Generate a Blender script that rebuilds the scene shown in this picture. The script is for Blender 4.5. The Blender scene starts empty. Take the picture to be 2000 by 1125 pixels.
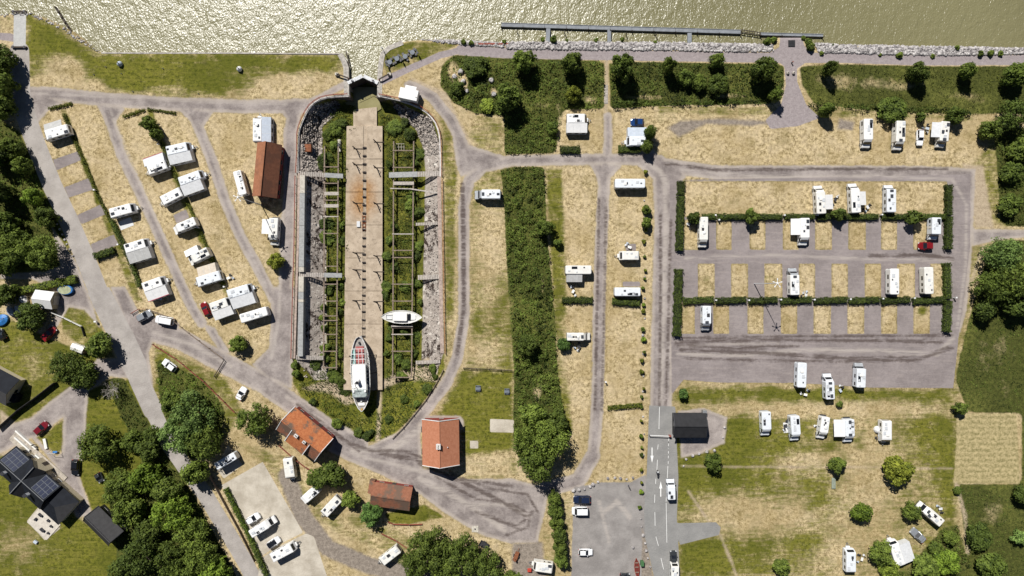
import bpy, math, random
import numpy as np
from mathutils import Vector, Matrix

# ------------------------------------------------------------------ camera, sky, sun, exposure
SC = bpy.context.scene
COL = SC.collection
H = 173.333            # drone height above the ground, metres
S = 0.13               # metres of ground per photograph pixel
SUN_EL, SUN_AZ = 50.5, 27.0     # elevation; shadows fall 27 degrees to the right of straight down

cam = bpy.data.cameras.new('camera')
cam.lens = 24.0; cam.sensor_width = 36.0
cam.clip_start = 1.0; cam.clip_end = 12000.0
camo = bpy.data.objects.new('camera', cam); COL.objects.link(camo)
camo.location = (0, 0, H); camo.rotation_euler = (0, 0, 0)
SC.camera = camo

W = bpy.data.worlds.new('World'); SC.world = W; W.use_nodes = True
wn = W.node_tree
sky = wn.nodes.new('ShaderNodeTexSky'); sky.sky_type = 'NISHITA'; sky.sun_disc = False
sun_vec = Vector((-math.sin(math.radians(SUN_AZ)) * math.cos(math.radians(SUN_EL)),
                  math.cos(math.radians(SUN_AZ)) * math.cos(math.radians(SUN_EL)),
                  math.sin(math.radians(SUN_EL))))
sky.air_density = 0.45; sky.dust_density = 0.1
sky.sun_elevation = math.radians(SUN_EL)
sky.sun_rotation = math.atan2(sun_vec.x, sun_vec.y)
bg = wn.nodes.get('Background') or wn.nodes.new('ShaderNodeBackground')
bg.inputs['Strength'].default_value = 0.05
wn.links.new(sky.outputs[0], bg.inputs['Color'])
sun = bpy.data.lights.new('sun', 'SUN'); sun.energy = 5.0; sun.angle = math.radians(0.5); sun.color = (1.0, 0.965, 0.91)
suno = bpy.data.objects.new('sun', sun); COL.objects.link(suno)
suno.location = (-60, 120, 200)
suno.rotation_euler = (-sun_vec).to_track_quat('-Z', 'Y').to_euler()

SC.view_settings.view_transform = 'Standard'; SC.view_settings.look = 'None'
SC.view_settings.exposure = 0.3; SC.view_settings.gamma = 1.0
SC.view_settings.use_curve_mapping = False
SC.render.film_transparent = False
try:
    SC.render.engine = 'CYCLES'
    SC.cycles.use_denoising = True
    SC.cycles.max_bounces = 5; SC.cycles.diffuse_bounces = 2; SC.cycles.glossy_bounces = 2
    SC.cycles.transparent_max_bounces = 4
    SC.render.filter_size = 1.0
except Exception:
    pass

def P(px, py, z=0.0):
    "point seen at photograph pixel (px, py) when it stands z metres above the ground"
    k = S * (1 - z / H)
    return Vector(((px - 1000) * k, (562.5 - py) * k, z))

# ------------------------------------------------------------------ node helpers and materials
class NT:
    def __init__(s, name):
        s.m = bpy.data.materials.new(name); s.m.use_nodes = True
        s.t = s.m.node_tree
        s.bsdf = s.t.nodes.get('Principled BSDF')
        s.out = s.t.nodes.get('Material Output')
        s._pos = None
    def n(s, t): return s.t.nodes.new(t)
    def put(s, sock, v):
        if hasattr(v, 'is_output') or isinstance(v, bpy.types.NodeSocket): s.t.links.new(v, sock)
        elif isinstance(v, (tuple, list)) and len(v) == 3 and sock.type == 'RGBA': sock.default_value = (*v, 1)
        else: sock.default_value = v
    def pos(s):
        if s._pos is None: s._pos = s.n('ShaderNodeNewGeometry').outputs['Position']
        return s._pos
    def objpos(s): return s.n('ShaderNodeTexCoord').outputs['Object']
    def scale(s, vec, v):
        d = s.n('ShaderNodeVectorMath'); d.operation = 'MULTIPLY'
        s.put(d.inputs[0], vec); d.inputs[1].default_value = v
        return d.outputs[0]
    def noise(s, scale, detail=3.0, rough=0.55, vec=None, dist=0.0):
        d = s.n('ShaderNodeTexNoise'); d.inputs['Scale'].default_value = scale
        d.inputs['Detail'].default_value = detail; d.inputs['Roughness'].default_value = rough
        d.inputs['Distortion'].default_value = dist
        s.put(d.inputs['Vector'], vec if vec is not None else s.pos())
        return d.outputs['Fac']
    def voro(s, scale, vec=None, feature='F1', out='Distance', rnd=1.0):
        d = s.n('ShaderNodeTexVoronoi'); d.feature = feature
        d.inputs['Scale'].default_value = scale; d.inputs['Randomness'].default_value = rnd
        s.put(d.inputs['Vector'], vec if vec is not None else s.pos())
        return d.outputs[out]
    def attr(s, name, out='Fac'):
        d = s.n('ShaderNodeAttribute'); d.attribute_name = name; return d.outputs[out]
    def math(s, op, a, b=0.0, c=None, clamp=False):
        d = s.n('ShaderNodeMath'); d.operation = op; d.use_clamp = clamp
        s.put(d.inputs[0], a); s.put(d.inputs[1], b)
        if c is not None: s.put(d.inputs[2], c)
        return d.outputs[0]
    def rng(s, v, a, b, c=0.0, d_=1.0, smooth=True):
        d = s.n('ShaderNodeMapRange'); d.interpolation_type = 'SMOOTHSTEP' if smooth else 'LINEAR'
        s.put(d.inputs[0], v)
        for i, x in zip((1, 2, 3, 4), (a, b, c, d_)): d.inputs[i].default_value = x
        return d.outputs[0]
    def mix(s, f, a, b, mode='MIX'):
        d = s.n('ShaderNodeMix'); d.data_type = 'RGBA'; d.blend_type = mode
        s.put(d.inputs[0], f); s.put(d.inputs[6], a); s.put(d.inputs[7], b)
        return d.outputs[2]
    def bump(s, h, strength, dist):
        d = s.n('ShaderNodeBump'); d.inputs['Strength'].default_value = strength
        d.inputs['Distance'].default_value = dist
        s.put(d.inputs['Height'], h); return d.outputs[0]
    def set(s, **kw):
        nm = {'color': 'Base Color', 'rough': 'Roughness', 'metal': 'Metallic', 'normal': 'Normal', 'spec': 'Specular IOR Level', 'ior': 'IOR', 'coat': 'Coat Weight'}
        for k, v in kw.items(): s.put(s.bsdf.inputs[nm[k]], v)
        return s.m

MATS = {}
def mat(name, col, rough=0.6, metal=0.0, var=0.15, scale=2.0, bump=0.0, spec=0.4, dirt=None):
    if name in MATS: return MATS[name]
    t = NT(name)
    a = t.noise(scale, 4.0, 0.6)
    f = t.rng(a, 0.3, 0.7)
    lo = tuple(max(0, c * (1 - var)) for c in col); hi = tuple(min(1, c * (1 + var)) for c in col)
    c = t.mix(f, lo, hi)
    if dirt:
        d = t.rng(t.noise(scale * 2.3, 5.0, 0.7), 0.52, 0.75)
        c = t.mix(d, c, dirt)
    t.set(color=c, rough=rough, metal=metal, spec=spec)
    if bump: t.set(normal=t.bump(a, bump, 0.05))
    MATS[name] = t.m
    return t.m

# ------------------------------------------------------------------ mesh helpers
class MB:
    def __init__(s): s.v = []; s.f = []; s.m = []; s.mi = 0
    def add(s, v, f):
        o = len(s.v); s.v += [tuple(p) for p in v]
        for q in f: s.f.append(tuple(i + o for i in q)); s.m.append(s.mi)
        return s
    def use(s, i): s.mi = i; return s
    def box(s, x0, x1, y0, y1, z0, z1):
        return s.add([(x0,y0,z0),(x1,y0,z0),(x1,y1,z0),(x0,y1,z0),(x0,y0,z1),(x1,y0,z1),(x1,y1,z1),(x0,y1,z1)],
                     [(3,2,1,0),(4,5,6,7),(0,1,5,4),(1,2,6,5),(2,3,7,6),(3,0,4,7)])
    def rings(s, rings, cap0=True, cap1=True):
        n = len(rings[0]); v = [p for r in rings for p in r]; f = []
        for i in range(len(rings) - 1):
            for j in range(n):
                a = i * n + j; b = i * n + (j + 1) % n
                f.append((a, b, b + n, a + n))
        if cap0: f.append(tuple(range(n - 1, -1, -1)))
        if cap1: f.append(tuple(range((len(rings) - 1) * n, len(rings) * n)))
        return s.add(v, f)
    def prism(s, poly, z0, z1):
        return s.rings([[(x, y, z0) for x, y in poly], [(x, y, z1) for x, y in poly]])
    def rbox(s, x0, x1, y0, y1, z0, z1, r=0.15, ch=0.08, seg=3, low=0.0):
        def ring(i, z):
            a0, a1, b0, b1 = x0 + i, x1 - i, y0 + i, y1 - i
            rr = max(0.01, r - i * 0.5); out = []
            for cx, cy, st in ((a1 - rr, b1 - rr, 0), (a0 + rr, b1 - rr, 90), (a0 + rr, b0 + rr, 180), (a1 - rr, b0 + rr, 270)):
                for k in range(seg + 1):
                    t = math.radians(st + 90 * k / seg); out.append((cx + rr * math.cos(t), cy + rr * math.sin(t), z))
            return out
        rs = [ring(low, z0)]
        if low: rs.append(ring(0, z0 + low * 1.5))
        rs += [ring(0, z1 - ch), ring(ch * 0.35, z1 - ch * 0.35), ring(ch, z1)]
        return s.rings(rs)
    def beam(s, p, q, w, h=None):
        p, q = Vector(p), Vector(q); h = h or w; d = (q - p)
        if d.length < 1e-6: return s
        d.normalize(); u = Vector((0, 0, 1)) if abs(d.z) < 0.95 else Vector((0, 1, 0))
        a = d.cross(u).normalized(); b = a.cross(d).normalized(); a *= w / 2; b *= h / 2
        return s.rings([[p - a - b, p + a - b, p + a + b, p - a + b], [q - a - b, q + a - b, q + a + b, q - a + b]])
    def cyl(s, p, q, r0, r1=None, n=8):
        p, q = Vector(p), Vector(q); r1 = r0 if r1 is None else r1; d = (q - p).normalized()
        u = Vector((0, 0, 1)) if abs(d.z) < 0.95 else Vector((0, 1, 0))
        a = d.cross(u).normalized(); b = d.cross(a).normalized()
        R = lambda c, r: [c + (a * math.cos(2*math.pi*k/n) + b * math.sin(2*math.pi*k/n)) * r for k in range(n)]
        return s.rings([R(p, r0), R(q, max(r1, 0.004))])
    def profile(s, pts, y0, y1, inset=0.0):
        "side profile in XZ extruded across Y; inset narrows the points above z = 1.6"
        f = lambda y, sg: [(x, y + sg * (inset * max(0, z - 1.1)), z) for x, z in pts]
        return s.rings([f(y0, 1), f(y1, -1)])
    def mesh(s, name, mats):
        me = bpy.data.meshes.new(name); me.from_pydata(s.v, [], s.f)
        for m in (mats if isinstance(mats, (list, tuple)) else [mats]): me.materials.append(m)
        if any(s.m): me.polygons.foreach_set('material_index', s.m)
        import bmesh
        b = bmesh.new(); b.from_mesh(me); bmesh.ops.recalc_face_normals(b, faces=b.faces); b.to_mesh(me); b.free()
        me.update(); return me
    def build(s, name, mats, parent=None, loc=(0,0,0), rot=0.0, smooth=False):
        me = s.mesh(name, mats)
        if smooth: me.polygons.foreach_set('use_smooth', [True] * len(me.polygons))
        return link(name, me, parent, loc, rot)

def link(name, me, parent=None, loc=(0,0,0), rot=0.0):
    o = bpy.data.objects.new(name, me); COL.objects.link(o)
    o.parent = parent; o.location = loc
    o.rotation_euler = (0, 0, rot) if not isinstance(rot, (tuple, list)) else rot
    return o
def tag(o, label, cat, group=None):
    o['label'] = label; o['category'] = cat
    if group: o['group'] = group
    return o
def thing(name, label, cat, loc=(0,0,0), rot=0.0, group=None):
    o = bpy.data.objects.new(name, None); COL.objects.link(o); o.empty_display_size = 0.3
    o.location = loc; o.rotation_euler = (0, 0, rot)
    return tag(o, label, cat, group)
def struct(o, kind='structure'): o['kind'] = kind; return o
R = math.radians
_T = ['', 'first', 'second', 'third', 'fourth', 'fifth', 'sixth', 'seventh', 'eighth', 'ninth', 'tenth', 'eleventh', 'twelfth', 'thirteenth', 'fourteenth', 'fifteenth', 'sixteenth', 'seventeenth', 'eighteenth', 'nineteenth']
def nth(k):
    if k < 20: return _T[k]
    t = {2: 'twent', 3: 'thirt', 4: 'fort'}[k // 10]
    return t + 'ieth' if k % 10 == 0 else t + 'y-' + _T[k % 10]
# ------------------------------------------------------------------ ground plan (photograph pixels at ground level)
STEP = 3.0
GX0, GX1, GY0, GY1 = -150.0, 2151.0, -105.0, 1230.0
gx = np.arange(GX0, GX1 + .1, STEP); gy = np.arange(GY0, GY1 + .1, STEP)
QX, QY = np.meshgrid(gx, gy)          # rows follow gy
FAR = 60.0
def _seg(px, py, a, b):
    ax, ay = a; bx, by = b; dx, dy = bx - ax, by - ay; L = dx*dx + dy*dy + 1e-9
    t = np.clip(((px - ax) * dx + (py - ay) * dy) / L, 0, 1)
    return np.hypot(px - ax - t * dx, py - ay - t * dy)
def _sub(xs, ys, pad):
    c0 = np.searchsorted(gx, min(xs) - pad); c1 = np.searchsorted(gx, max(xs) + pad)
    r0 = np.searchsorted(gy, min(ys) - pad); r1 = np.searchsorted(gy, max(ys) + pad)
    return slice(r0, r1), slice(c0, c1)
def sd_poly(poly, pad=FAR):
    out = np.full(QX.shape, FAR); xs, ys = zip(*poly); sl = _sub(xs, ys, pad)
    px, py = QX[sl], QY[sl]
    if px.size == 0: return out
    d = np.full(px.shape, 1e9); ins = np.zeros(px.shape, bool); n = len(poly)
    for i in range(n):
        a, b = poly[i], poly[(i + 1) % n]
        d = np.minimum(d, _seg(px, py, a, b))
        c = ((a[1] > py) != (b[1] > py)) & (px < (b[0] - a[0]) * (py - a[1]) / ((b[1] - a[1]) or 1e-9) + a[0])
        ins ^= c
    out[sl] = np.clip(np.where(ins, -d, d), -FAR * 4, FAR); return out
def sd_line(pts, w, pad=FAR):
    out = np.full(QX.shape, FAR); xs, ys = zip(*pts); sl = _sub(xs, ys, pad + w)
    px, py = QX[sl], QY[sl]
    if px.size == 0: return out
    ws = w if isinstance(w, (list, tuple)) else None
    d = np.full(px.shape, 1e9)
    for a, b in zip(pts[:-1], pts[1:]): d = np.minimum(d, _seg(px, py, a, b))
    out[sl] = np.minimum(d - w / 2, FAR); return out
def union(*l):
    r = l[0]
    for x in l[1:]: r = np.minimum(r, x)
    return r
def smooth(poly, it=1):
    poly = [(a[0] + (b[0] - a[0]) * k / 4, a[1] + (b[1] - a[1]) * k / 4) for a, b in zip(poly, poly[1:] + poly[:1]) for k in range(4)]
    for _ in range(it):
        q = []
        for i in range(len(poly)):
            a, b = poly[i], poly[(i + 1) % len(poly)]
            q += [(a[0]*.75+b[0]*.25, a[1]*.75+b[1]*.25), (a[0]*.25+b[0]*.75, a[1]*.25+b[1]*.75)]
        poly = q
    return poly

SHORE = [(-150,44),(-60,36),(0,29),(25,24),(52,24),(80,32),(110,46),(140,61),(162,78),(178,94),(195,102),(300,103),(450,103),(600,104),(667,105),
         (674,116),(679,132),(680,164),(709,151),(737,164),(738,142),(740,122),(744,104),(758,92),(785,81),(812,77),(860,78),(905,79),(960,82),
         (1000,82),(1150,82),(1300,83),(1420,85),(1506,87),(1523,72),(1566,72),(1588,84),(1650,87),(1750,89),(1850,91),(2000,94),(2160,96)]
WATER = [(-150,-105)] + SHORE + [(2160,-105)]
DOCK = [(682,188),(680,162),(709,150),(737,162),(738,188),(760,192),(788,199),(821,212),(842,229),(855,253),(859,279),(860,340),(862,480),(864,600),(866,690),
        (868,715),(853,744),(834,775),(808,806),(789,830),(767,852),(746,861),(709,861),(677,846),(646,818),(624,800),(587,769),(572,748),
        (572,709),(576,600),(580,480),(582,340),(584,261),(592,235),(607,208),(627,194),(653,189)]
DD = -4.0
kd = 1 + 4.0 / H
def dpx(p): return (1000 + (p[0] - 1000) * kd, 562.5 + (p[1] - 562.5) * kd)
FLOOR = [dpx(p) for p in [(684,172),(709,158),(738,172),(742,196),(757,201),(790,222),(812,247),(824,285),(822,400),(820,520),(818,620),(815,700),
        (800,735),(765,768),(720,788),(690,778),(655,742),(632,705),(632,600),(634,450),(632,345),(620,295),(625,240),(648,207),(684,196)]]
sdW = sd_poly(WATER); sdD = sd_poly(DOCK); sdF = sd_poly(FLOOR, 140)

L_ = sd_line; Y_ = sd_poly
street = union(L_([(38,100),(40,185),(50,225),(73,290),(102,362),(133,428),(165,500),(191,567),(220,627),(250,690),(275,750),(298,800)], 38),
               L_([(298,800),(326,862),(356,905),(400,965),(440,1032),(480,1100),(520,1180),(545,1240)], 31),
               Y_([(171,573),(213,560),(262,655),(285,705),(300,770),(275,790),(230,700)]))
camp = union(L_([(50,182),(110,184),(200,194),(330,203),(480,208),(600,207)], 27), L_([(590,207),(645,180),(682,160)], 13),
   L_([(207,215),(222,258),(236,300),(269,368),(309,456),(344,533),(367,585),(393,630)], 20), L_([(372,215),(387,248),(412,308),(440,392),(472,467),(505,525),(535,585)], 21),
   Y_([(60,170),(130,200),(95,215),(75,240),(58,235)]), Y_([(185,198),(245,210),(225,240),(205,235)]), Y_([(340,205),(420,215),(395,250),(375,240)]), Y_([(540,205),(600,205),(583,235),(572,250)]),
   L_([(578,205),(567,262),(568,340),(564,420),(561,500),(556,580),(550,640),(545,700)], 27), Y_([(528,560),(575,560),(572,700),(570,760),(520,740),(492,712),(525,680),(530,620)]),
   L_([(272,640),(350,662),(430,705),(520,752),(580,795),(640,838),(700,872)], 40), Y_([(215,560),(245,560),(272,612),(350,630),(345,670),(300,665),(290,690),(300,760),(285,740)]),
   L_([(727,880),(790,850),(832,800),(870,752),(893,700),(906,620),(906,480),(906,400),(916,352),(945,326),(1000,314),(1100,312),(1200,311),(1290,313)], 22),
   Y_([(660,850),(720,872),(770,865),(820,815),(822,870),(824,915),(900,935),(1000,935),(1050,948),(1072,962),(1050,1060),(1000,1062),(940,1045),(870,1003),(815,962),(740,925),(690,905),(640,880)]),
   L_([(1060,958),(1130,938),(1158,890)], 30), L_([(1182,325),(1178,400),(1173,500),(1170,600),(1169,700),(1166,800),(1160,880)], 24), Y_([(1150,318),(1220,318),(1190,350),(1185,380),(1170,380),(1165,345)]),
   L_([(1265,312),(1296,340),(1300,420),(1297,520),(1294,640),(1291,800)], 43), Y_([(1240,312),(1330,322),(1340,345),(1315,370),(1280,350)]),
   L_([(1290,322),(1400,337),(1600,337),(1800,338),(1870,342)], 28), L_([(1876,345),(1885,420),(1882,500),(1873,600),(1850,680)], 31), Y_([(1850,326),(1905,330),(1900,480),(1870,400)]),
   Y_([(1895,447),(2160,452),(2160,462),(2000,464),(1945,470),(1898,482)]),
   L_([(1187,228),(1188,262),(1186,308)], 17), L_([(800,168),(845,190),(882,236),(905,285),(920,318)], 22), Y_([(880,240),(905,280),(985,305),(985,318),(900,345),(893,330)]),
   Y_([(100,440),(150,515),(175,580),(195,640),(165,605),(135,600),(110,640),(98,660),(88,650),(112,610),(100,560),(60,545),(0,545),(0,535),(90,530),(118,520)]),
   Y_([(190,700),(235,700),(255,740),(215,735),(172,765),(168,830),(155,930),(180,1005),(150,1012),(108,910),(62,855),(0,885),(-60,890),(-60,850),(0,838),(62,815),(105,778),(165,735)]),
   Y_([(395,632),(420,640),(450,690),(430,690)]), Y_([(1325,803),(1375,797),(1420,815),(1415,865),(1370,885),(1330,895)]))
pads = Y_([(1308,352),(1895,340),(1895,480),(1872,660),(1862,758),(1700,757),(1560,748),(1400,747),(1335,742),(1312,770)])
front_path = union(L_([(742,161),(800,134),(860,108),(905,97)], 13), L_([(900,98),(960,102),(1000,104),(1200,108),(1400,111),(1500,113),(1650,113),(1800,118),(2000,117),(2160,119)], 20),
   Y_(smooth([(1524,70),(1566,70),(1572,92),(1592,105),(1570,125),(1557,135),(1557,160),(1575,205),(1602,230),(1560,246),(1505,252),(1495,235),(1525,205),(1535,165),(1532,130),(1500,105),(1522,92)])),
   Y_([(-60,60),(27,66),(27,82),(0,78),(-60,78)]))
tar = union(Y_([(1268,792),(1319,794),(1321,852),(1325,932),(1322,1012),(1328,1125),(1336,1240),(1300,1240),(1277,1125),(1260,1050),(1258,1000),(1263,926)]),
   Y_([(1318,1022),(1398,1020),(1408,1030),(1404,1045),(1328,1064)]))
carpark = union(Y_([(1122,952),(1175,942),(1240,942),(1252,970),(1254,1060),(1250,1240),(1112,1240),(1118,1040)]), Y_([(1235,940),(1263,926),(1262,1050),(1240,1000)]))
track = union(Y_([(1305,250),(1330,236),(1400,232),(1470,234),(1515,240),(1470,246),(1380,242),(1325,268)]), Y_([(1640,232),(1668,238),(1665,255),(1635,252)]), L_([(560,930),(592,1010),(640,1070),(720,1105),(830,1128)], 34), Y_([(1000,1060),(1060,1060),(1065,1130),(1000,1130)]), Y_([(1236,1000),(1256,1000),(1275,1125),(1262,1160),(1235,1160),(1230,1050)]))
yard = union(Y_([(432,948),(513,902),(592,1040),(546,1063),(505,1090),(470,1010)]), Y_([(548,1066),(598,1042),(613,1048),(650,1160),(500,1160),(508,1092)]), Y_([(422,915),(445,868),(474,908),(437,935)]))
ramp = Y_([(27,25),(51,25),(50,97),(26,97)])
PITCH = []
for x0, x1 in ((1336,1365),(1399,1429),(1464,1495),(1529,1560),(1592,1625),(1657,1691),(1721,1752),(1784,1817)): PITCH.append((x0, x1, 429, 488))
for x0, x1 in ((1363,1396),(1428,1461),(1493,1528),(1560,1592),(1624,1656),(1689,1721),(1752,1787),(1817,1845)): PITCH.append((x0, x1, 515, 582))
for x0, x1 in ((1331,1357),(1393,1424),(1460,1491),(1525,1557),(1589,1623),(1655,1688),(1721,1752),(1784,1816)): PITCH.append((x0, x1, 591, 652))
PITCH.append((1334, 1850, 354, 424))
def rect(a, b, c, d): return [(a, c), (b, c), (b, d), (a, d)]
sdP = [Y_(rect(*p)) for p in PITCH]
plots = union(*sdP)
# small paved pads between the dry pitches on the left
lpads = union(*[Y_(q) for q in ([(103,312),(150,296),(162,311),(110,333)],[(126,366),(175,347),(187,369),(134,386)],[(150,421),(199,398),(210,417),(159,438)],[(177,477),(222,458),(232,478),(182,495)],
   [(338,420),(363,409),(370,425),(345,437)],[(1222,476),(1242,476),(1242,490),(1222,490)],[(1216,550),(1250,550),(1250,560),(1216,560)])])
pads_sd = np.maximum(union(pads, lpads), -plots)
camp = union(camp, Y_([(820,812),(900,812),(906,822),(906,840),(822,840)]))
camp = np.maximum(camp, -Y_([(70,855),(124,815),(121,884),(112,892),(95,880)]))
camp = np.maximum(camp, -np.maximum(plots, -60)) if False else camp
camp = np.where(plots < 0, np.maximum(camp, -plots), camp)
concrete_small = union(Y_([(957,818),(1004,820),(1003,845),(957,844)]), Y_([(918,861),(934,861),(934,876),(918,876)]), Y_([(52,1018),(75,990),(118,1032),(88,1056)]), Y_([(231,430),(252,424),(263,437),(240,448)]))
roadlike = union(street, camp, pads_sd, front_path, tar, carpark, track, yard, ramp)

# how green and how wild the cover is, 0 to 1
green = np.full(QX.shape, 0.215); wild = np.zeros(QX.shape)
def paint(arr, poly, val, fe=10.0):
    d = sd_poly(poly); m = np.clip(0.5 - d / fe, 0, 1); m = m * m * (3 - 2 * m)
    arr += m * (val - arr)
def blob(arr, x, y, rx, ry, val, k=1.0):
    m = np.exp(-(((QX - x) / rx) ** 2 + ((QY - y) / ry) ** 2)) * k
    arr += m * (val - arr)
for poly, v, fe in (
    ([(50,20),(110,50),(190,104),(668,106),(668,135),(640,150),(520,148),(500,165),(440,188),(240,182),(170,150),(150,120),(60,150),(50,100)], .78, 40),
    ([(740,90),(812,80),(905,82),(850,108),(755,148)], .62, 12), ([(-60,30),(27,28),(27,60),(-60,60)], .45, 20),
    ([(862,230),(885,260),(892,330),(888,620),(868,640),(866,330)], .6, 14), ([(866,640),(888,640),(880,720),(862,760)], .45, 10),
    ([(925,335),(985,322),(1000,500),(1003,720),(915,720),(918,400)], .64, 30), ([(905,718),(1003,722),(1005,930),(905,930),(900,830),(850,815)], .76, 30), ([(905,890),(1000,880),(1000,935),(905,935)], .3, 24),
    ([(1064,330),(1098,330),(1104,480),(1110,720),(1118,840),(1095,860),(1080,600)], .66, 14),
    ([(1318,765),(1340,752),(1870,760),(1875,1130),(1325,1130),(1325,890)], .55, 34),
    ([(0,610),(95,660),(200,700),(165,735),(60,815),(0,838),(-60,838),(-60,610)], .68, 10), ([(120,600),(180,600),(225,700),(195,700),(120,650)], .62, 10),
    ([(-60,885),(0,885),(65,900),(110,960),(150,1012),(250,1060),(260,1130),(-60,1130)], .84, 14), ([(70,855),(125,820),(122,880),(110,890)], .7, 8), ([(168,760),(260,740),(340,920),(260,1060),(185,1010),(155,930)], .85, 10),
    ([(300,670),(440,735),(475,800),(440,860),(330,860),(300,770)], .58, 14), ([(455,860),(560,890),(640,1000),(720,1010),(840,1060),(800,1100),(700,1060),(600,1010),(560,960)], .48, 18), ([(752,1002),(830,985),(868,1010),(800,1024),(758,1022)], .75, 6),
    ([(1050,960),(1115,950),(1115,1130),(1060,1130)], .4, 14), ([(930,222),(988,226),(988,305),(940,300),(915,262)], .5, 16), ([(1900,320),(1955,250),(2160,250),(2160,445),(1935,440)], .55, 20), ([(1860,480),(1920,480),(1890,640),(1870,760),(1862,740)], .45, 10),
    ([(640,760),(570,740),(590,780),(640,830),(709,862),(750,862),(800,820),(855,745),(830,740),(760,790),(700,800)], .8, 10),
    ([(1285,205),(1900,215),(1900,235),(1285,222)], .5, 10), ([(115,210),(130,215),(280,590),(262,590)], .62, 8), ([(285,212),(298,215),(372,395),(465,610),(455,612),(355,400)], .62, 8),
    ([(0,230),(40,255),(130,440),(140,540),(0,545)], .7, 14), ([(1330,352),(1850,352),(1850,424),(1330,424)], .2, 12)):
    paint(green, poly, v, fe)
for b in ((1345,930,30,120,.85),(1470,1080,50,30,.7),(1540,870,30,30,.7),(1620,880,24,20,.75),(1680,870,16,20,.7),(1780,900,40,20,.6),(1720,1010,30,40,.62),(1600,980,24,50,.75),(1760,1050,50,30,.5),(1830,840,30,60,.75),(1340,1000,24,20,.8),(1400,940,90,50,.8),(1380,1090,60,40,.85),(1600,772,260,12,.8),(1800,835,60,30,.72),(1580,1050,40,30,.8),(1850,900,16,120,.75),(1450,850,60,60,.82),(1650,1080,60,40,.3),(1500,1010,140,30,.28),(1700,940,60,120,.3),(1600,900,80,20,.3),(1600,800,300,16,.25),(1420,1000,70,40,.3),
          (400,130,220,25,.72),(120,130,40,22,.2),(600,165,100,22,.14),(330,175,40,10,.5),(470,70,20,20,.6),(960,480,40,120,.2),(985,620,20,90,.62),(940,690,40,30,.3),(40,1060,70,60,.5),(60,720,40,30,.6),(80,775,60,20,.7),
          (1110,690,20,60,.25),(1290,235,60,12,.4),(1640,405,20,12,.4),(1100,250,30,40,.3),(1340,600,8,40,.45),(1800,605,12,12,.75),(1500,545,20,10,.5),(1380,550,12,25,.45),(1610,470,14,16,.35),(1540,255,30,12,.2)):
    blob(green, *b)
paint(green, DOCK, .78, 6)
WILD = {
 'a': smooth([(862,130),(885,105),(925,104),(1180,118),(1181,212),(1100,215),(1085,300),(985,302),(985,225),(930,222),(880,197),(860,165)]),
 'b': smooth([(1190,120),(1533,125),(1530,170),(1500,203),(1300,206),(1192,212)]),
 'c': smooth([(1562,130),(1620,124),(2160,130),(2160,215),(1880,225),(1700,216),(1590,205),(1565,165)]),
 'd': smooth([(977,325),(1063,325),(1068,450),(1084,620),(1090,740),(1112,860),(1060,900),(1002,860),(1004,720),(990,520),(985,400)]),
 'e': smooth([(1942,250),(2160,250),(2160,450),(1955,440)]),
 'f': smooth([(1885,650),(1935,470),(2160,465),(2160,810),(1890,806),(1866,740)]),
 'g': smooth([(1868,945),(1995,945),(1995,800),(2160,800),(2160,1235),(1870,1235),(1890,1080)]),
 'h': smooth([(-150,100),(10,100),(28,200),(10,240),(45,262),(128,460),(118,525),(-150,530)]),
 'i': smooth([(306,700),(400,740),(440,800),(430,880),(370,900),(312,810)]),
 'j': smooth([(205,745),(238,732),(300,840),(345,905),(465,1130),(500,1235),(240,1235),(225,1040),(205,940),(262,925),(278,900),(245,830)]),
 'k': smooth([(1890,1080),(1870,1020),(1840,1030),(1770,1110),(1700,1130),(1700,1200),(1900,1235)]),
}
for k, p in WILD.items(): paint(wild, p, {'c': .78, 'i': .75, 'k': .6, 'h': .6, 'g': .8, 'f': .85}.get(k, .95), 14)
for b in ((1260,190,60,9,.4),(1420,188,70,9,.45),(1150,195,24,14,.35),(1060,205,30,12,.45),(1092,250,8,50,.3),(905,165,8,16,.2),(1030,360,16,30,.6),(1000,600,10,60,.5),(1060,560,10,50,.55),(1925,700,40,60,.55),(1970,760,40,40,.6),(1940,1000,40,40,.5),(1960,680,30,30,.5),(885,140,14,30,.2),(905,160,10,20,.1),(965,180,12,14,.3),(1640,160,60,20,.4),(1750,165,80,18,.45),(1890,190,60,20,.5),(1050,770,14,30,.35)): blob(wild, *b)
wild *= (np.clip(0.5 + roadlike / 6, 0, 1))
wild = np.where(sdF < 6, np.maximum(wild, .42), wild)
field = Y_([(1868,808),(1985,808),(1992,944),(1862,944),(1868,870)])       # mown hay field
rubble = union(np.maximum(Y_([(585,260),(592,235),(607,208),(653,189),(658,200),(640,225),(620,240),(622,340),(583,340)]), -Y_([(0,0),(1,0),(1,1)])),
    Y_([(762,192),(842,229),(859,279),(866,690),(850,740),(820,715),(822,600),(826,400),(828,330),(822,280),(808,245),(770,215)]),
    Y_([(583,340),(628,340),(630,700),(636,745),(610,745),(574,700),(580,480)]))
rubble = np.maximum(rubble, sdD)
dirt = union(Y_([(800,150),(870,180),(930,300),(980,305),(985,330),(930,330),(860,220)]), Y_([(0,800),(60,850),(20,890),(0,890)]), Y_([(660,700),(745,745),(835,700),(860,745),(790,745),(740,765),(690,760)]),
             L_([(1185,118),(1185,145),(1183,228)], 6), Y_([(590,760),(640,742),(690,790),(670,795),(640,770)]), L_([(735,770),(738,860)], 8), Y_([(1880,320),(1920,325),(1940,445),(1905,445)]), L_([(1345,960),(1385,1020),(1405,1042),(1430,1100),(1440,1130)], 3.5), L_([(1330,910),(1440,912),(1640,912),(1860,915)], 2.0), L_([(1868,945),(1885,1010),(1890,1080)], 6), L_([(1868,640),(1920,480)], 5))
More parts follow.
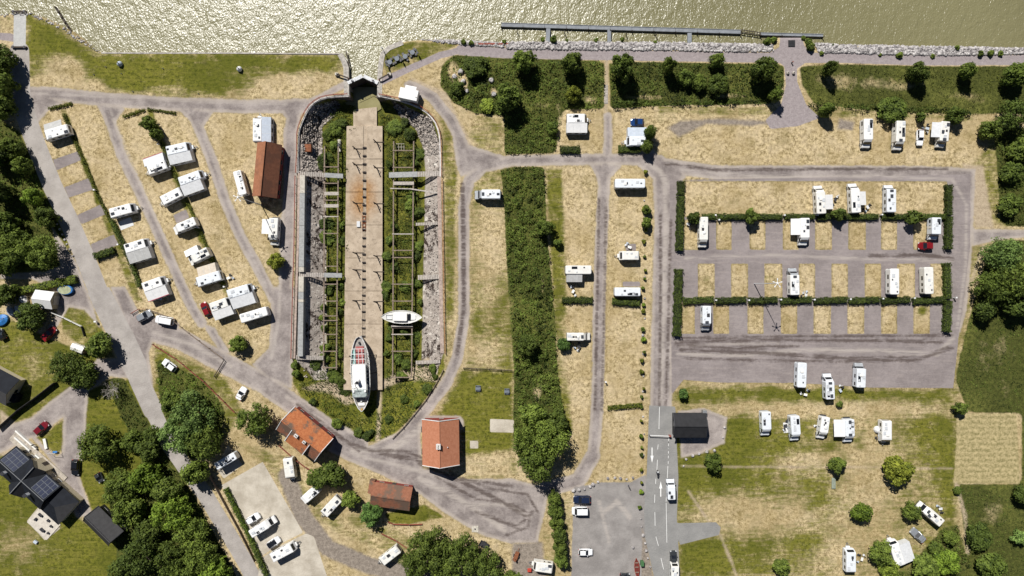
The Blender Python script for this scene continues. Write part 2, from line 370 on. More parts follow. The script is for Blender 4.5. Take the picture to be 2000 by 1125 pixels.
stain = union(L_([(850,930),(930,975),(1000,985),(1035,1005),(1030,1030),(990,1045)], 3), L_([(880,925),(960,955),(1030,965),(1050,1000)], 3), L_([(1340,700),(1480,704),(1640,706),(1790,704),(1860,680)], 3), L_([(1330,660),(1600,657),(1860,655)], 3), L_([(740,880),(790,880),(850,905)], 4), L_([(1330,668),(1500,664),(1700,665),(1840,668)], 5), L_([(1330,684),(1500,690),(1650,700),(1800,700),(1850,680)], 6), L_([(1320,672),(1420,680),(1560,676)], 5), L_([(1290,420),(1290,600),(1288,790)], 4), L_([(1310,430),(1306,600),(1301,790)], 3),
   L_([(820,905),(900,940),(980,980),(1030,1010)], 6), L_([(900,935),(1000,950)], 4), L_([(690,870),(760,890),(830,900)], 6), L_([(930,1000),(1010,1030),(1040,1000)], 5), L_([(580,790),(700,880)], 5), L_([(1700,500),(1800,498),(1860,505)], 5), L_([(903,360),(905,480),(906,600),(893,690)], 6), L_([(1300,320),(1400,332),(1600,330),(1850,330)], 4),
   L_([(1170,390),(1166,600),(1162,800)], 3), L_([(1184,390),(1180,600),(1175,800)], 3))

pale = union(L_([(820,935),(880,965),(930,995),(985,1035)], 12), L_([(1325,692),(1450,694),(1560,684),(1700,684),(1830,692),(1862,660)], 8), L_([(1330,676),(1420,672),(1520,671)], 4), L_([(1298,345),(1300,430),(1296,600),(1291,785)], 9), L_([(1265,318),(1290,335),(1300,360)], 10), L_([(690,880),(770,875),(830,830)], 14), L_([(700,890),(800,915),(870,935)], 8), L_([(920,985),(990,985),(1035,1010)], 8), L_([(560,775),(660,845)], 8), L_([(300,650),(380,675),(450,715)], 8),
   L_([(550,420),(548,520),(545,620),(530,700)], 6), L_([(1330,332),(1500,345),(1700,344),(1860,350),(1888,400),(1886,520),(1870,640)], 5), L_([(1340,505),(1500,498),(1700,506),(1860,508)], 5), L_([(1180,1000),(1205,980),(1230,1010)], 10), L_([(1170,980),(1190,1060)], 6), L_([(215,215),(250,300),(330,485)], 4), L_([(400,270),(460,430),(520,560)], 4), L_([(60,182),(200,188),(400,200),(560,203)], 4))
rs = np.random.RandomState(4)
def lowfreq(n, seed):
    r = np.random.RandomState(seed).rand(n, int(n * 1.7) + 2)
    yy = np.linspace(0, n - 1.001, QX.shape[0]); xx = np.linspace(0, int(n * 1.7) + .99, QX.shape[1])
    y0 = yy.astype(int); x0 = xx.astype(int); fy = (yy - y0)[:, None]; fx = (xx - x0)[None, :]
    fy = fy * fy * (3 - 2 * fy); fx = fx * fx * (3 - 2 * fx)
    g = lambda a, b: r[np.minimum(a, n - 1)][:, np.minimum(b, r.shape[1] - 1)]
    return (g(y0, x0) * (1-fy) * (1-fx) + g(y0+1, x0) * fy * (1-fx) + g(y0, x0+1) * (1-fy) * fx + g(y0+1, x0+1) * fy * fx)
# heights
z = np.zeros(QX.shape)
z -= np.clip(-(roadlike) / 8, 0, 1) * 0.04
z += (lowfreq(120, 8) - .5) * 0.10 * np.clip(roadlike / 20, 0, 1) * np.clip(sdD / 10, 0, 1)
wb = np.clip((2.0 - sdW) / 10.0, 0, 1)
z = z * (1 - wb) - 3.2 * wb
ti = np.clip(-sdD / np.maximum(-sdD + np.maximum(sdF, 0), 1e-3), 0, 1)
ti = np.where(sdF <= 0, 1.0, ti)
dz = DD * ti + (lowfreq(200, 3) - .5) * 0.25 * ti
z = np.where(sdD < 0, dz, z)
def zat(px, py):
    c = int(round((px - GX0) / STEP)); r = int(round((py - GY0) / STEP))
    return float(z[min(max(r, 0), z.shape[0]-1), min(max(c, 0), z.shape[1]-1)])

# region of every cell
rgn = np.zeros(QX.shape, int)
ORDER = [('street', street), ('camp_road', camp), ('waterfront_path', front_path), ('main_road', tar), ('car_park', carpark), ('gravel_track', track), ('concrete_yard', yard), ('boat_ramp', ramp), ('parking_pitches', pads_sd)]
NAMES = ['ground'] + [n for n, _ in ORDER] + ['hay_field', 'dock_basin', 'river_bed'] + ['grass_pitch'] * len(PITCH)
for i, (n, d) in enumerate(ORDER): rgn[d < 0] = i + 1
k = len(ORDER) + 1
rgn[field < 0] = k; rgn[sdD < 0] = k + 1; rgn[(sdW < -4) & (sdD >= 0)] = k + 2
for i, d in enumerate(sdP): rgn[(d < 0)] = k + 3 + i

# ------------------------------------------------------------------ ground material
def ground_material():
    t = NT('ground_cover')
    nf = t.noise(1.15, 5, 0.72); nm = t.noise(0.30, 5, 0.65); nl = t.noise(0.06, 4, 0.6); nx = t.noise(3.6, 2, 0.7)
    streak = t.noise(1.0, 4, 0.6, vec=t.scale(t.pos(), (0.22, 1.6, 1.0)))
    fine = t.math('ADD', t.math('MULTIPLY', nf, 0.65), t.math('MULTIPLY', nx, 0.35))
    straw = t.mix(t.rng(fine, 0.38, 0.61), (0.160, 0.119, 0.053), (0.57, 0.458, 0.268))
    straw = t.mix(t.rng(nm, 0.40, 0.62), straw, t.mix(0.5, straw, (0.52, 0.42, 0.275)))
    straw = t.mix(t.math('MULTIPLY', t.rng(nl, 0.44, 0.62), 0.75), straw, t.mix(0.6, straw, (0.27, 0.20, 0.085)))
    straw = t.mix(t.math('MULTIPLY', t.rng(t.noise(0.17, 4, 0.65), 0.52, 0.68), 0.7), straw, t.mix(0.6, straw, (0.15, 0.118, 0.04)))
    tuft = t.rng(t.noise(0.85, 5, 0.75), 0.58, 0.70)
    straw = t.mix(t.math('MULTIPLY', tuft, 0.6), straw, (0.13, 0.11, 0.035))
    grass = t.mix(t.rng(fine, 0.34, 0.64), (0.028, 0.036, 0.004), (0.170, 0.168, 0.022))
    grass = t.mix(t.math('MULTIPLY', t.rng(streak, 0.42, 0.62), 0.45), grass, (0.195, 0.175, 0.04))
    grass = t.mix(t.math('MULTIPLY', t.rng(nl, 0.4, 0.6), 0.5), grass, (0.058, 0.070, 0.008))
    g = t.math('ADD', t.attr('green'), t.math('MULTIPLY', t.math('SUBTRACT', t.math('ADD', t.math('MULTIPLY', nm, 0.6), t.math('MULTIPLY', streak, 0.4)), 0.5), 1.5))
    c = t.mix(t.rng(g, 0.28, 0.72), straw, grass)
    wl = t.mix(t.rng(fine, 0.3, 0.7), (0.020, 0.026, 0.006), (0.095, 0.102, 0.024))
    wl = t.mix(t.rng(nl, 0.45, 0.6), wl, t.mix(t.rng(fine, .35, .65), (0.035, 0.042, 0.009), (0.14, 0.145, 0.035)))
    c = t.mix(t.rng(t.math('ADD', t.attr('wild'), t.math('MULTIPLY', t.math('SUBTRACT', nm, 0.5), 0.7)), 0.3, 0.6), c, wl)
    w1 = t.math('MULTIPLY', t.math('SUBTRACT', nf, 0.5), 7.0)
    w2 = t.math('MULTIPLY', t.math('SUBTRACT', nm, 0.5), 9.0)
    wob = t.math('ADD', w1, w2)
    def layer(c, name, col, soft=1.6, amp=0.5):
        d = t.math('ADD', t.attr(name), t.math('MULTIPLY', wob, amp))
        return t.mix(t.rng(d, -soft, soft, 1.0, 0.0), c, col)
    for nm_, lo_, k_ in (('pads', 5.0, .75), ('camp', 6.0, .4), ('tar', 5.0, .5)):
        e_ = t.math('MULTIPLY', t.rng(t.math('ADD', t.attr(nm_), t.math('MULTIPLY', wob, 0.6)), 0.0, lo_, k_, 0.0), t.rng(nm, .35, .6))
        c = t.mix(e_, c, t.mix(t.rng(fine, .35, .65), (0.07, 0.055, 0.014), (0.26, 0.215, 0.075)))
    # hay rows
    hay = t.math('SINE', t.math('MULTIPLY', t.math('ADD', t.n_y(), t.math('MULTIPLY', nm, 2.2)), 4.6))
    hay = t.mix(t.rng(t.math('ADD', t.math('MULTIPLY', hay, 0.035), fine), 0.34, 0.64), (0.17, 0.15, 0.062), (0.43, 0.352, 0.19))
    c = layer(c, 'field', hay, 1.5, 0.3)
    # broken stone slopes of the dock
    vd = t.voro(1.5); vc = t.voro(1.5, out='Color')
    st = t.mix(t.rng(vd, 0.1, 0.62), t.mix(t.rng(t.math('MULTIPLY', vc, 1.0), 0.2, 0.9), (0.16, 0.14, 0.125), (0.42, 0.375, 0.33)), (0.045, 0.036, 0.03))
    dk = t.rng(t.noise(0.5, 5, 0.7), 0.52, 0.66)
    smoothc = t.mix(t.rng(fine, 0.3, 0.7), (0.25, 0.215, 0.185), (0.40, 0.355, 0.315))
    st = t.mix(t.rng(t.n_y(), 36.0, 37.5), smoothc, st)
    fl = t.math('MULTIPLY', t.rng(t.noise(0.9, 5, 0.75), 0.53, 0.62), t.rng(t.noise(0.2, 3, 0.6), .42, .55))
    st = t.mix(fl, st, (0.60, 0.56, 0.50))
    dk = t.math('MULTIPLY', t.rng(t.noise(0.75, 5, 0.75, vec=t.scale(t.pos(), (1, .8, 1))), 0.47, 0.56), t.rng(t.noise(0.13, 3, 0.55), .46, .54))
    st = t.mix(dk, st, (0.035, 0.024, 0.02))
    c = layer(c, 'rubble', st, 1.5, 0.4)
    earth = t.mix(t.rng(fine, 0.3, 0.7), (0.25, 0.195, 0.13), (0.47, 0.385, 0.275))
    c = layer(c, 'dirt', earth, 4.0, 0.9)
    tone = t.rng(t.noise(0.22, 5, 0.62), 0.32, 0.7)
    grv = t.mix(tone, (0.165, 0.141, 0.135), (0.36, 0.318, 0.297))
    grv = t.mix(t.rng(fine, 0.3, 0.72), t.mix(0.28, grv, (0.08, 0.066, 0.062)), t.mix(0.25, grv, (0.42, 0.37, 0.34)))
    trk = t.mix(t.rng(t.math('ADD', t.attr('camp'), t.math('MULTIPLY', wob, 0.35)), -9.0, -2.5), grv, t.mix(0.5, grv, (0.43, 0.375, 0.32)))
    c = layer(c, 'camp', trk, 2.4, 0.75)
    pad = t.mix(t.rng(t.noise(0.15, 5, 0.6), 0.3, 0.7), (0.185, 0.160, 0.158), (0.265, 0.232, 0.228))
    pad = t.mix(t.rng(fine, 0.3, 0.72), t.mix(0.2, pad, (0.08, 0.066, 0.062)), t.mix(0.16, pad, (0.42, 0.37, 0.34)))
    pad = t.mix(t.math('MULTIPLY', t.rng(streak, 0.48, 0.7), 0.35), pad, (0.33, 0.285, 0.265))
    c = layer(c, 'pads', pad, 0.9, 0.28)
    brn = t.mix(t.rng(fine, 0.3, 0.7), (0.13, 0.108, 0.088), (0.31, 0.265, 0.22))
    c = layer(c, 'track', brn, 4.0, 0.9)
    vio = t.mix(t.rng(fine, 0.3, 0.7), (0.215, 0.185, 0.187), (0.33, 0.29, 0.29))
    c = layer(c, 'front', vio, 1.0, 0.3)
    cp = t.mix(tone, (0.215, 0.20, 0.19), (0.31, 0.29, 0.275)); cp = t.mix(t.rng(fine, 0.3, 0.7), t.mix(0.2, cp, (0.1, 0.09, 0.085)), cp)
    c = layer(c, 'carpark', cp, 1.6, 0.5)
    asp = t.mix(t.rng(t.noise(0.3, 5, 0.6), 0.3, 0.7), (0.29, 0.265, 0.245), (0.385, 0.355, 0.33)); asp = t.mix(t.rng(nx, 0.35, 0.7), t.mix(0.12, asp, (0.1, 0.09, 0.085)), asp)
    asp = t.mix(t.math('MULTIPLY', t.rng(nl, .5, .6), .25), asp, (0.42, 0.385, 0.35))
    c = layer(c, 'street', asp, 0.8, 0.2)
    tr = t.mix(t.rng(t.noise(0.3, 4, 0.6), 0.3, 0.7), (0.215, 0.212, 0.205), (0.265, 0.26, 0.25))
    tr = t.mix(t.rng(nx, 0.35, 0.7), t.mix(0.12, tr, (0.08, 0.08, 0.08)), tr)
    c = layer(c, 'tar', tr, 0.6, 0.1)
    con = t.mix(t.rng(t.noise(0.25, 6, 0.66), 0.3, 0.7), (0.35, 0.31, 0.25), (0.52, 0.475, 0.40)); con = t.mix(t.rng(nx, 0.3, 0.6), t.mix(0.1, con, (0.15, 0.13, 0.1)), con)
    c = layer(c, 'yard', con, 0.6, 0.1)
    rp = t.mix(t.rng(fine, 0.3, 0.7), (0.36, 0.36, 0.35), (0.47, 0.47, 0.455)); c = layer(c, 'ramp', rp, 0.6, 0.1)
    sm = t.math('MULTIPLY', t.rng(t.math('ADD', t.attr('stain'), t.math('MULTIPLY', wob, 0.9)), -1.5, 3.5, 1.0, 0.0), 0.8)
    pl = t.math('MULTIPLY', t.rng(t.math('ADD', t.attr('pale'), t.math('MULTIPLY', wob, 0.8)), -4.0, 3.5, 1.0, 0.0), 0.6)
    c = t.mix(t.math('MULTIPLY', pl, t.rng(streak, 0.3, 0.55)), c, (0.42, 0.375, 0.335))
    c = t.mix(t.math('MULTIPLY', sm, t.rng(streak, 0.30, 0.55)), c, (0.070, 0.052, 0.046))
    hgt = t.math('ADD', t.math('MULTIPLY', nf, 0.6), t.math('MULTIPLY', nx, 0.4))
    t.set(color=c, rough=0.95, spec=0.12, normal=t.bump(hgt, 0.55, 0.25))
    return t.m
def _ny(s):
    d = s.n('ShaderNodeSeparateXYZ'); s.put(d.inputs[0], s.pos()); return d.outputs[1]
NT.n_y = _ny
GM = ground_material()

ATTR = dict(green=green, wild=wild, field=field, rubble=rubble, dirt=dirt, camp=camp, pads=pads_sd, track=track, front=front_path, carpark=carpark, street=street, tar=tar, yard=union(yard, concrete_small), ramp=ramp, stain=stain, pale=pale)
WX = (QX - 1000) * S; WY = (562.5 - QY) * S
def grid_object(name, cells):
    "ground piece made of the grid cells that belong to it, with the cover attributes on its vertices"
    rr, cc = np.nonzero(cells); nc = QX.shape[1]
    a = rr * nc + cc
    quads = np.stack([a, a + nc, a + nc + 1, a + 1], 1)
    ids, inv = np.unique(quads, return_inverse=True); quads = inv.reshape(quads.shape)
    co = np.stack([WX.ravel()[ids], WY.ravel()[ids], z.ravel()[ids]], 1).astype(np.float32)
    me = bpy.data.meshes.new(name)
    me.vertices.add(len(co)); me.vertices.foreach_set('co', co.ravel())
    me.loops.add(quads.size); me.loops.foreach_set('vertex_index', quads.ravel().astype(np.int32))
    me.polygons.add(len(quads)); me.polygons.foreach_set('loop_start', np.arange(0, quads.size, 4, dtype=np.int32))
    me.polygons.foreach_set('loop_total', np.full(len(quads), 4, np.int32))
    me.polygons.foreach_set('use_smooth', np.ones(len(quads), bool))
    me.update(calc_edges=True)
    for k, arr in ATTR.items():
        at = me.attributes.new(k, 'FLOAT', 'POINT'); at.data.foreach_set('value', arr.ravel()[ids].astype(np.float32))
    me.materials.append(GM)
    return struct(link(name, me))
cell = rgn[:-1, :-1]
for i, nme in enumerate(NAMES):
    m = cell == i
    if m.any(): grid_object(nme, m)

# land and water beyond the frame
far = MB()
x0, x1 = (GX0 - 1000) * S, (gx[-1] - 1000) * S; ys = (562.5 - gy[-1]) * S; yl, yr = (562.5 - 44) * S, (562.5 - 96) * S
for q in ([(-6000, ys), (-6000, yl), (x0, yl), (x0, ys)], [(x1, ys), (x1, yr), (6000, yr), (6000, ys)], [(-6000, -6000), (-6000, ys), (6000, ys), (6000, -6000)]):
    far.add([(x, y, -0.02) for x, y in q], [(0, 3, 2, 1)])
fo = struct(far.build('countryside', mat('far_fields', (0.12, 0.12, 0.04), 0.95, 0, 0.5, 0.02)))

def water_material():
    t = NT('river_water')
    p = t.pos()
    murk = t.mix(t.rng(t.noise(0.02, 3, 0.5), 0.3, 0.7), (0.165, 0.153, 0.074), (0.19, 0.176, 0.088))
    big = t.noise(0.5, 1, 0.5, vec=t.scale(p, (1.2, 0.8, 1)), dist=0.5)
    sml = t.noise(2.3, 2, 0.55, vec=t.scale(p, (1.3, 0.85, 1)), dist=0.3)
    h = t.math('ADD', t.math('MULTIPLY', big, 0.6), t.math('MULTIPLY', sml, 0.42))
    t.set(color=murk, rough=0.29, spec=1.0, ior=1.4, normal=t.bump(h, 1.0, 0.31))
    return t.m
WM = water_material()
pts = [P(x, y + (7 if not (676 < x < 741) else 0.5), -1.2) for x, y in SHORE]
me = bpy.data.meshes.new('river')
ring = [(-6000, pts[0].y, -1.2)] + [tuple(p) for p in pts] + [(6000, pts[-1].y, -1.2), (6000, 6000, -1.2), (-6000, 6000, -1.2)]
me.from_pydata(ring, [], [tuple(range(len(ring) - 1, -1, -1))]); me.materials.append(WM); me.update()
struct(link('river', me))
# ------------------------------------------------------------------ shared paints
WHITE = mat('white_paint', (0.69, 0.69, 0.68), 0.45, 0, 0.05, 1.5, dirt=(0.60, 0.60, 0.58))
OFFW = mat('off_white_plastic', (0.72, 0.71, 0.67), 0.5, 0, 0.06, 1.2)
GREYC = mat('grey_canvas', (0.40, 0.40, 0.39), 0.8, 0, 0.10, 1.6)
LGREY = mat('light_grey_canvas', (0.56, 0.57, 0.58), 0.75, 0, 0.08, 1.6)
BEIGE = mat('beige_canvas', (0.50, 0.44, 0.36), 0.85, 0, 0.10, 1.6)
BLUEG = mat('blue_grey_canvas', (0.42, 0.47, 0.54), 0.75, 0, 0.08, 1.6)
GLASS = mat('dark_glass', (0.012, 0.014, 0.018), 0.08, 0, 0.2, 1.0, spec=0.6)
SMOKE = mat('smoked_acrylic', (0.05, 0.055, 0.065), 0.2, 0, 0.2, 1.0)
RUBBER = mat('black_rubber', (0.02, 0.02, 0.02), 0.85, 0, 0.2)
STEEL = mat('galvanised_steel', (0.34, 0.35, 0.36), 0.45, 0.6, 0.12)
DARKM = mat('dark_metal', (0.045, 0.045, 0.05), 0.5, 0.3, 0.2)
RED = mat('red_paint', (0.33, 0.02, 0.018), 0.35, 0, 0.08)
CONC = mat('pale_concrete', (0.46, 0.43, 0.37), 0.9, 0, 0.16, 1.4, 0.3, dirt=(0.24, 0.215, 0.18))
GCONC = mat('grey_concrete', (0.30, 0.305, 0.30), 0.9, 0, 0.16, 1.8, 0.3, dirt=(0.16, 0.16, 0.155))
STONE = mat('quay_stone', (0.36, 0.335, 0.30), 0.9, 0, 0.30, 1.6, 0.5, dirt=(0.20, 0.18, 0.15))
TIMB = mat('weathered_timber', (0.20, 0.155, 0.12), 0.9, 0, 0.28, 2.5, 0.4)
PTIMB = mat('bleached_timber', (0.37, 0.335, 0.30), 0.9, 0, 0.22, 2.5, 0.3)
DTIMB = mat('tarred_timber', (0.055, 0.043, 0.035), 0.9, 0, 0.3, 2.5)
RTIMB = mat('red_ochre_timber', (0.23, 0.06, 0.04), 0.85, 0, 0.25, 2.5)
RUST = mat('rusty_iron', (0.20, 0.075, 0.035), 0.9, 0.1, 0.4, 3.0, 0.3)

# ------------------------------------------------------------------ dry dock
WSTILL = NT('dock_water'); WSTILL.set(color=WSTILL.mix(WSTILL.rng(WSTILL.noise(0.4, 3), .3, .7), (0.22, 0.20, 0.095), (0.27, 0.245, 0.125)), rough=0.12, spec=0.4)
mb = MB(); mb.add([P(x, y, -3.72) for x, y in ((684,170),(736,170),(739,190),(745,212),(733,220),(698,219),(690,206),(676,204),(672,196),(684,190))], [tuple(range(9, -1, -1))])
struct(mb.build('dock_water', WSTILL.m))

def slip_material():
    t = NT('slipway_concrete'); p = t.pos()
    base = t.mix(t.rng(t.noise(0.5, 5, 0.65), 0.3, 0.7), (0.33, 0.265, 0.195), (0.46, 0.38, 0.29))
    base = t.mix(t.rng(t.noise(1.1, 5, 0.75), 0.5, 0.72), base, (0.25, 0.20, 0.15))
    v = t.n('ShaderNodeVectorMath'); v.operation = 'SUBTRACT'; t.put(v.inputs[0], p); v.inputs[1].default_value = P(708, 386, -3.1)
    l = t.n('ShaderNodeVectorMath'); l.operation = 'LENGTH'; t.put(l.inputs[0], t.scale(v.outputs[0], (1.0, 0.62, 0)))
    f = t.rng(t.math('ADD', l.outputs['Value'], t.math('MULTIPLY', t.math('SUBTRACT', t.noise(0.8, 4, 0.6), 0.5), 3.0)), 0.6, 5.2, 0.9, 0.0)
    t.set(color=t.mix(f, base, t.mix(t.rng(t.noise(1.6, 3), .35, .65), (0.24, 0.11, 0.03), (0.36, 0.19, 0.065))), rough=0.92, spec=0.15)
    return t.m
SLIP = slip_material()
slip = struct(MB().add([P(x, y, zz) for zz in (-4.3, -3.25) for x, y in ((677,246),(747,246),(747,762),(671,762))],
     [(0,1,5,4),(1,2,6,5),(2,3,7,6),(3,0,4,7),(4,5,6,7)]).build('slipway', SLIP))
rnd = random.Random(3)
def lx(y): return 677 - 6 * (y - 246) / 516
ys_ = [246 + k * 64.5 for k in range(9)]
for a, b in zip(ys_[:-1], ys_[1:]):
    for s0, s1 in ((0, .47), (.56, 1)):
        zt = -3.1 + rnd.uniform(-.02, .02)
        f = lambda y, s, zz: P(lx(y) + (747 - lx(y)) * s, y, zz)
        m_ = MB().rings([[f(a+.5, s0, zz), f(a+.5, s1, zz), f(b-.5, s1, zz), f(b-.5, s0, zz)] for zz in (-3.3, zt)])
        m_.build('slab', SLIP, slip)
m_ = MB().rings([[P(x, y, zz) for x, y in ((690,214),(736,209),(736,247.5),(690,247.5))] for zz in (-4.2, -3.5)])
m_.build('sill_slab', SLIP, slip)
m_ = MB().rings([[P(x, y, zz) for x, y in ((709,290),(716,290),(715,700),(708,700))] for zz in (-3.5, -3.2)])
m_.build('keel_channel', mat('stained_concrete', (0.29, 0.235, 0.175), 0.9, 0, 0.3, 1.5), slip)
kb = None
for i, y in enumerate([y for y in range(288, 660, 16)]):
    L = P(712 - (y - 288) * .006, y, -3.1); L.z = -3.2
    m_ = MB().box(-.48, .48, -.16, .16, 0, .42)
    m_.use(1).box(-.40, .40, -.13, .13, .42, .52)
    o = m_.build('keel_block', [PTIMB, DTIMB], None, L, rnd.uniform(-.05, .05))
    tag(o, 'timber keel block on the tan slipway, %s from the dock gate' % nth(i + 1), 'keel block', 'keel blocks on the slipway')
m_ = MB()
tr = thing('keel_trolley', 'rusty red trolley frame on the slipway below the rust stain', 'trolley', P(711, 436, -3.0), 0)
tr.location.z = -3.2
m_.box(-.45, -.30, -2.0, 2.0, .02, .3).box(.30, .45, -2.0, 2.0, .02, .3); m_.build('side_beam', RUST, tr)
for yy in (-1.8, -.9, 0, .9, 1.8): MB().box(-.3, .3, yy - .1, yy + .1, .06, .26).build('cross_member', RUST, tr)
tag(MB().rbox(-.45, .45, -.75, .75, 0, .35, .06, .05).build('steel_hatch', LGREY, None, (P(700.5, 438, -3.1).x, P(700.5, 438, -3.1).y, -3.1)), 'pale grey steel box lying on the slipway beside the rusty trolley', 'box')

def guide_post(px, py, right, k=1):
    L = P(px, py, -3.1); L.z = -3.12
    t = thing('bilge_prop', 'dark timber prop, %s from the gate on the %s edge of the slipway' % (nth(k), 'right' if right else 'left'), 'prop', L, 0, 'props along the slipway')
    hgt = 3.2
    MB().cyl((0, 0, 0), (-.35, .3, hgt), .16, .14, 6).build('post', DTIMB, t)
    MB().beam((-.9, .35, .12), (1.9, .30, .12), .13).build('tie_bar', DTIMB, t)
    MB().beam((-.1, .12, hgt * .6), (.9, -.9, .05), .11).build('stay', DTIMB, t)
for k, y in enumerate((281, 312, 387, 484, 517, 577)): guide_post(697, y + 12, 0, k + 1)
for k, y in enumerate((268, 318, 388, 490, 521, 579)): guide_post(737, y + 12, 1, k + 1)

def frame(name, label, xa, xb, ya, yb, cross, wide=()):
    t = thing(name, label, 'timber frame', (P(xa, ya, -2.2).x, P(ya, yb, -2.2).y * 0 + P(xa, ya, -2.2).y, 0))
    o0 = Vector(t.location)
    def bm(p, q, w, nm, m, h=.22): MB().beam(Vector(p) - o0, Vector(q) - o0, w, h).build(nm, m, t)
    for x, sh in ((xa, -2), (xb, -4)): bm(P(x, ya, -2.2), P(x + sh * (yb - ya) / 440, yb, -2.2), .30, 'rail', TIMB)
    for y in cross:
        big = y in wide
        sh = -3 * (y - ya) / 440
        bm(P(xa + sh - (2 if not big else 0), y, -2.0), P(xb + sh + 1, y, -2.0), .85 if big else .26, 'crossbeam', PTIMB if (big or rnd.random() < .35) else TIMB, .14)
    k = ya
    while k < yb:
        for x, sh in ((xa, -2), (xb, -4)):
            q = P(x + sh * (k - ya) / 440, k, -2.2); bm(q, (q.x, q.y, -4.1), .22, 'post', DTIMB)
        k += 33
    return t
frame('cradle_staging', 'long weathered timber staging with cross beams left of the slipway', 634, 661, 286, 722, (326, 358, 378, 391, 402, 423, 456, 520, 555, 588, 617, 626, 653, 686, 718), (378, 402))
frame('cradle_staging', 'long weathered timber staging with cross beams right of the slipway', 769, 808, 276, 738, (294, 327, 358, 457, 489, 503, 555, 588, 640, 653, 686, 737), (358,))

def walkway(label, a, b, z0, z1, plank=True, w=1.1, m=PTIMB, solid=0.0):
    p, q = P(*a, z0), P(*b, z1); t = thing('dock_walkway', label, 'walkway', (p.x, p.y, 0)); o0 = Vector((p.x, p.y, 0)); p -= o0; q -= o0
    d = (q - p); n = max(3, int(d.length * (1 - solid) / .42)); u = Vector((-d.y, d.x, 0)).normalized()
    MB().beam(p + u * w * .4 - Vector((0,0,.12)), q + u * w * .4 - Vector((0,0,.12)), .14, .2).build('bearer', TIMB, t)
    MB().beam(p - u * w * .4 - Vector((0,0,.12)), q - u * w * .4 - Vector((0,0,.12)), .14, .2).build('bearer', TIMB, t)
    s_ = p + d * (1 - solid)
    for k in range(n):
        c0 = p + (s_ - p) * ((k + .12) / n); c1 = p + (s_ - p) * ((k + .88) / n)
        MB().rings([[c0 - u * w / 2, c1 - u * w / 2, c1 + u * w / 2, c0 + u * w / 2], [x + Vector((0,0,.07)) for x in (c0 - u * w / 2, c1 - u * w / 2, c1 + u * w / 2, c0 + u * w / 2)]]).build('plank', m, t)
    if solid: MB().beam(s_ + Vector((0,0,.05)), q + Vector((0,0,.05)), w * 1.05, .16).build('landing_board', GCONC, t)
    for c in (q, p + d * .55): MB().beam(c, (c.x, c.y, -4.1), .2).build('post', DTIMB, t)
walkway('upper planked walkway from the left dock wall to the timber frame', (586,339), (670,344), -.1, -1.7, solid=.42)
walkway('middle planked walkway from the left dock wall to the timber frame', (584,536), (668,538), -.1, -1.7, solid=.42)
walkway('lower planked walkway at the foot of the long grey duct', (578,698), (632,699), -.1, -1.9)
walkway('wide pale walkway from the right dock wall to the right timber frame', (859,339), (760,342), -.1, -1.7, w=1.3, solid=.56)
walkway('short pale walkway against the right dock wall above the white boat', (864,540), (816,542), -.1, -1.8, w=1.2, m=PTIMB)
walkway('lowest plank walkway against the right dock wall near the bend', (860,706), (812,708), -.1, -1.9, w=.9)
walkway('narrow gangway with a dark shadow against the right dock wall', (861,436), (812,438), -.1, -1.2, w=.7, m=PTIMB)
o = MB().beam(P(762,368,-1.6), P(806,369,-1.6), .25).beam(P(802,369,-1.5), P(861,378,-.1), .3).build('timber_boom', PTIMB); tag(o, 'long pale angled boom resting on the right timber frame and dock wall', 'boom')
# duct on the left wall
du = thing('concrete_duct', 'long raised grey duct along the left wall of the dry dock', 'duct', P(589, 520, 0)); o0 = Vector(du.location)
for y0, y1, m_ in ((342,377,CONC),(377.5,440,GCONC),(440.5,521,GCONC),(521.5,531,CONC),(540,570,CONC),(570.5,584,GCONC),(584.5,590,CONC),(590.5,696,GCONC)):
    sh = lambda y: -4.2 * (y - 342) / 354
    q = [P(x + sh(y), y, .5) - o0 for x, y in ((585.5,y0),(595.5,y0),(595.5,y1),(585.5,y1))]
    MB().rings([[(v.x, v.y, -1.6) for v in q], [(v.x, v.y, .5) for v in q]]).build('duct_section', m_, du)
# coping and railings
def ribbon(name, pts, w0, w1, z0, z1, m, parent=None):
    n = len(pts); P2 = [Vector((p.x, p.y, 0)) for p in pts]; ringl, ringr = [], []
    for i in range(n):
        d = (P2[min(i+1, n-1)] - P2[max(i-1, 0)]).normalized(); u = Vector((-d.y, d.x, 0))
        ringl.append(P2[i] + u * w0); ringr.append(P2[i] + u * w1)
    rs_ = []
    for a, b in zip(ringl, ringr): rs_.append([(a.x, a.y, z0), (b.x, b.y, z0), (b.x, b.y, z1), (a.x, a.y, z1)])
    return MB().rings(rs_).build(name, m, parent)
LEFTC = [(582,338),(583,300),(584,261),(587,248),(592,235),(599,220),(607,208),(616,200),(627,194),(640,190.5),(653,189),(681,188)]
RIGHTC = [(739,188),(760,192),(774,195),(788,199),(805,205),(821,212),(833,220),(842,229),(850,240),(855,253),(858,266),(859,279),(860,310),(860,345)]
RIGHTD = [(860,345),(862,480),(864,600),(866,690)]
LEFTD = [(582,338),(580,480),(576,600),(573,700)]
tag(ribbon('dock_coping', [P(*p) for p in LEFTC], -.15, .2, -1.2, .12, mat('pale_coping', (0.50,0.475,0.45), .8, 0, .2, 1.5)), 'pale curved coping on the upper left edge of the dry dock', 'coping')
tag(ribbon('dock_coping', [P(*p) for p in RIGHTC], -.15, .2, -1.2, .12, MATS['pale_coping']), 'pale curved coping on the upper right edge of the dry dock', 'coping')
tag(ribbon('dock_edge', [P(*p) for p in RIGHTD], -.75, .15, -1.0, .10, mat('reddish_edge', (0.34,0.27,0.23), .9, 0, .25, 1.5)), 'straight worn concrete edge along the right side of the dry dock', 'coping')
tag(ribbon('dock_edge', [P(*p) for p in LEFTD], -.05, .5, -1.0, .10, MATS['reddish_edge']), 'straight worn concrete edge left of the long grey duct', 'coping')
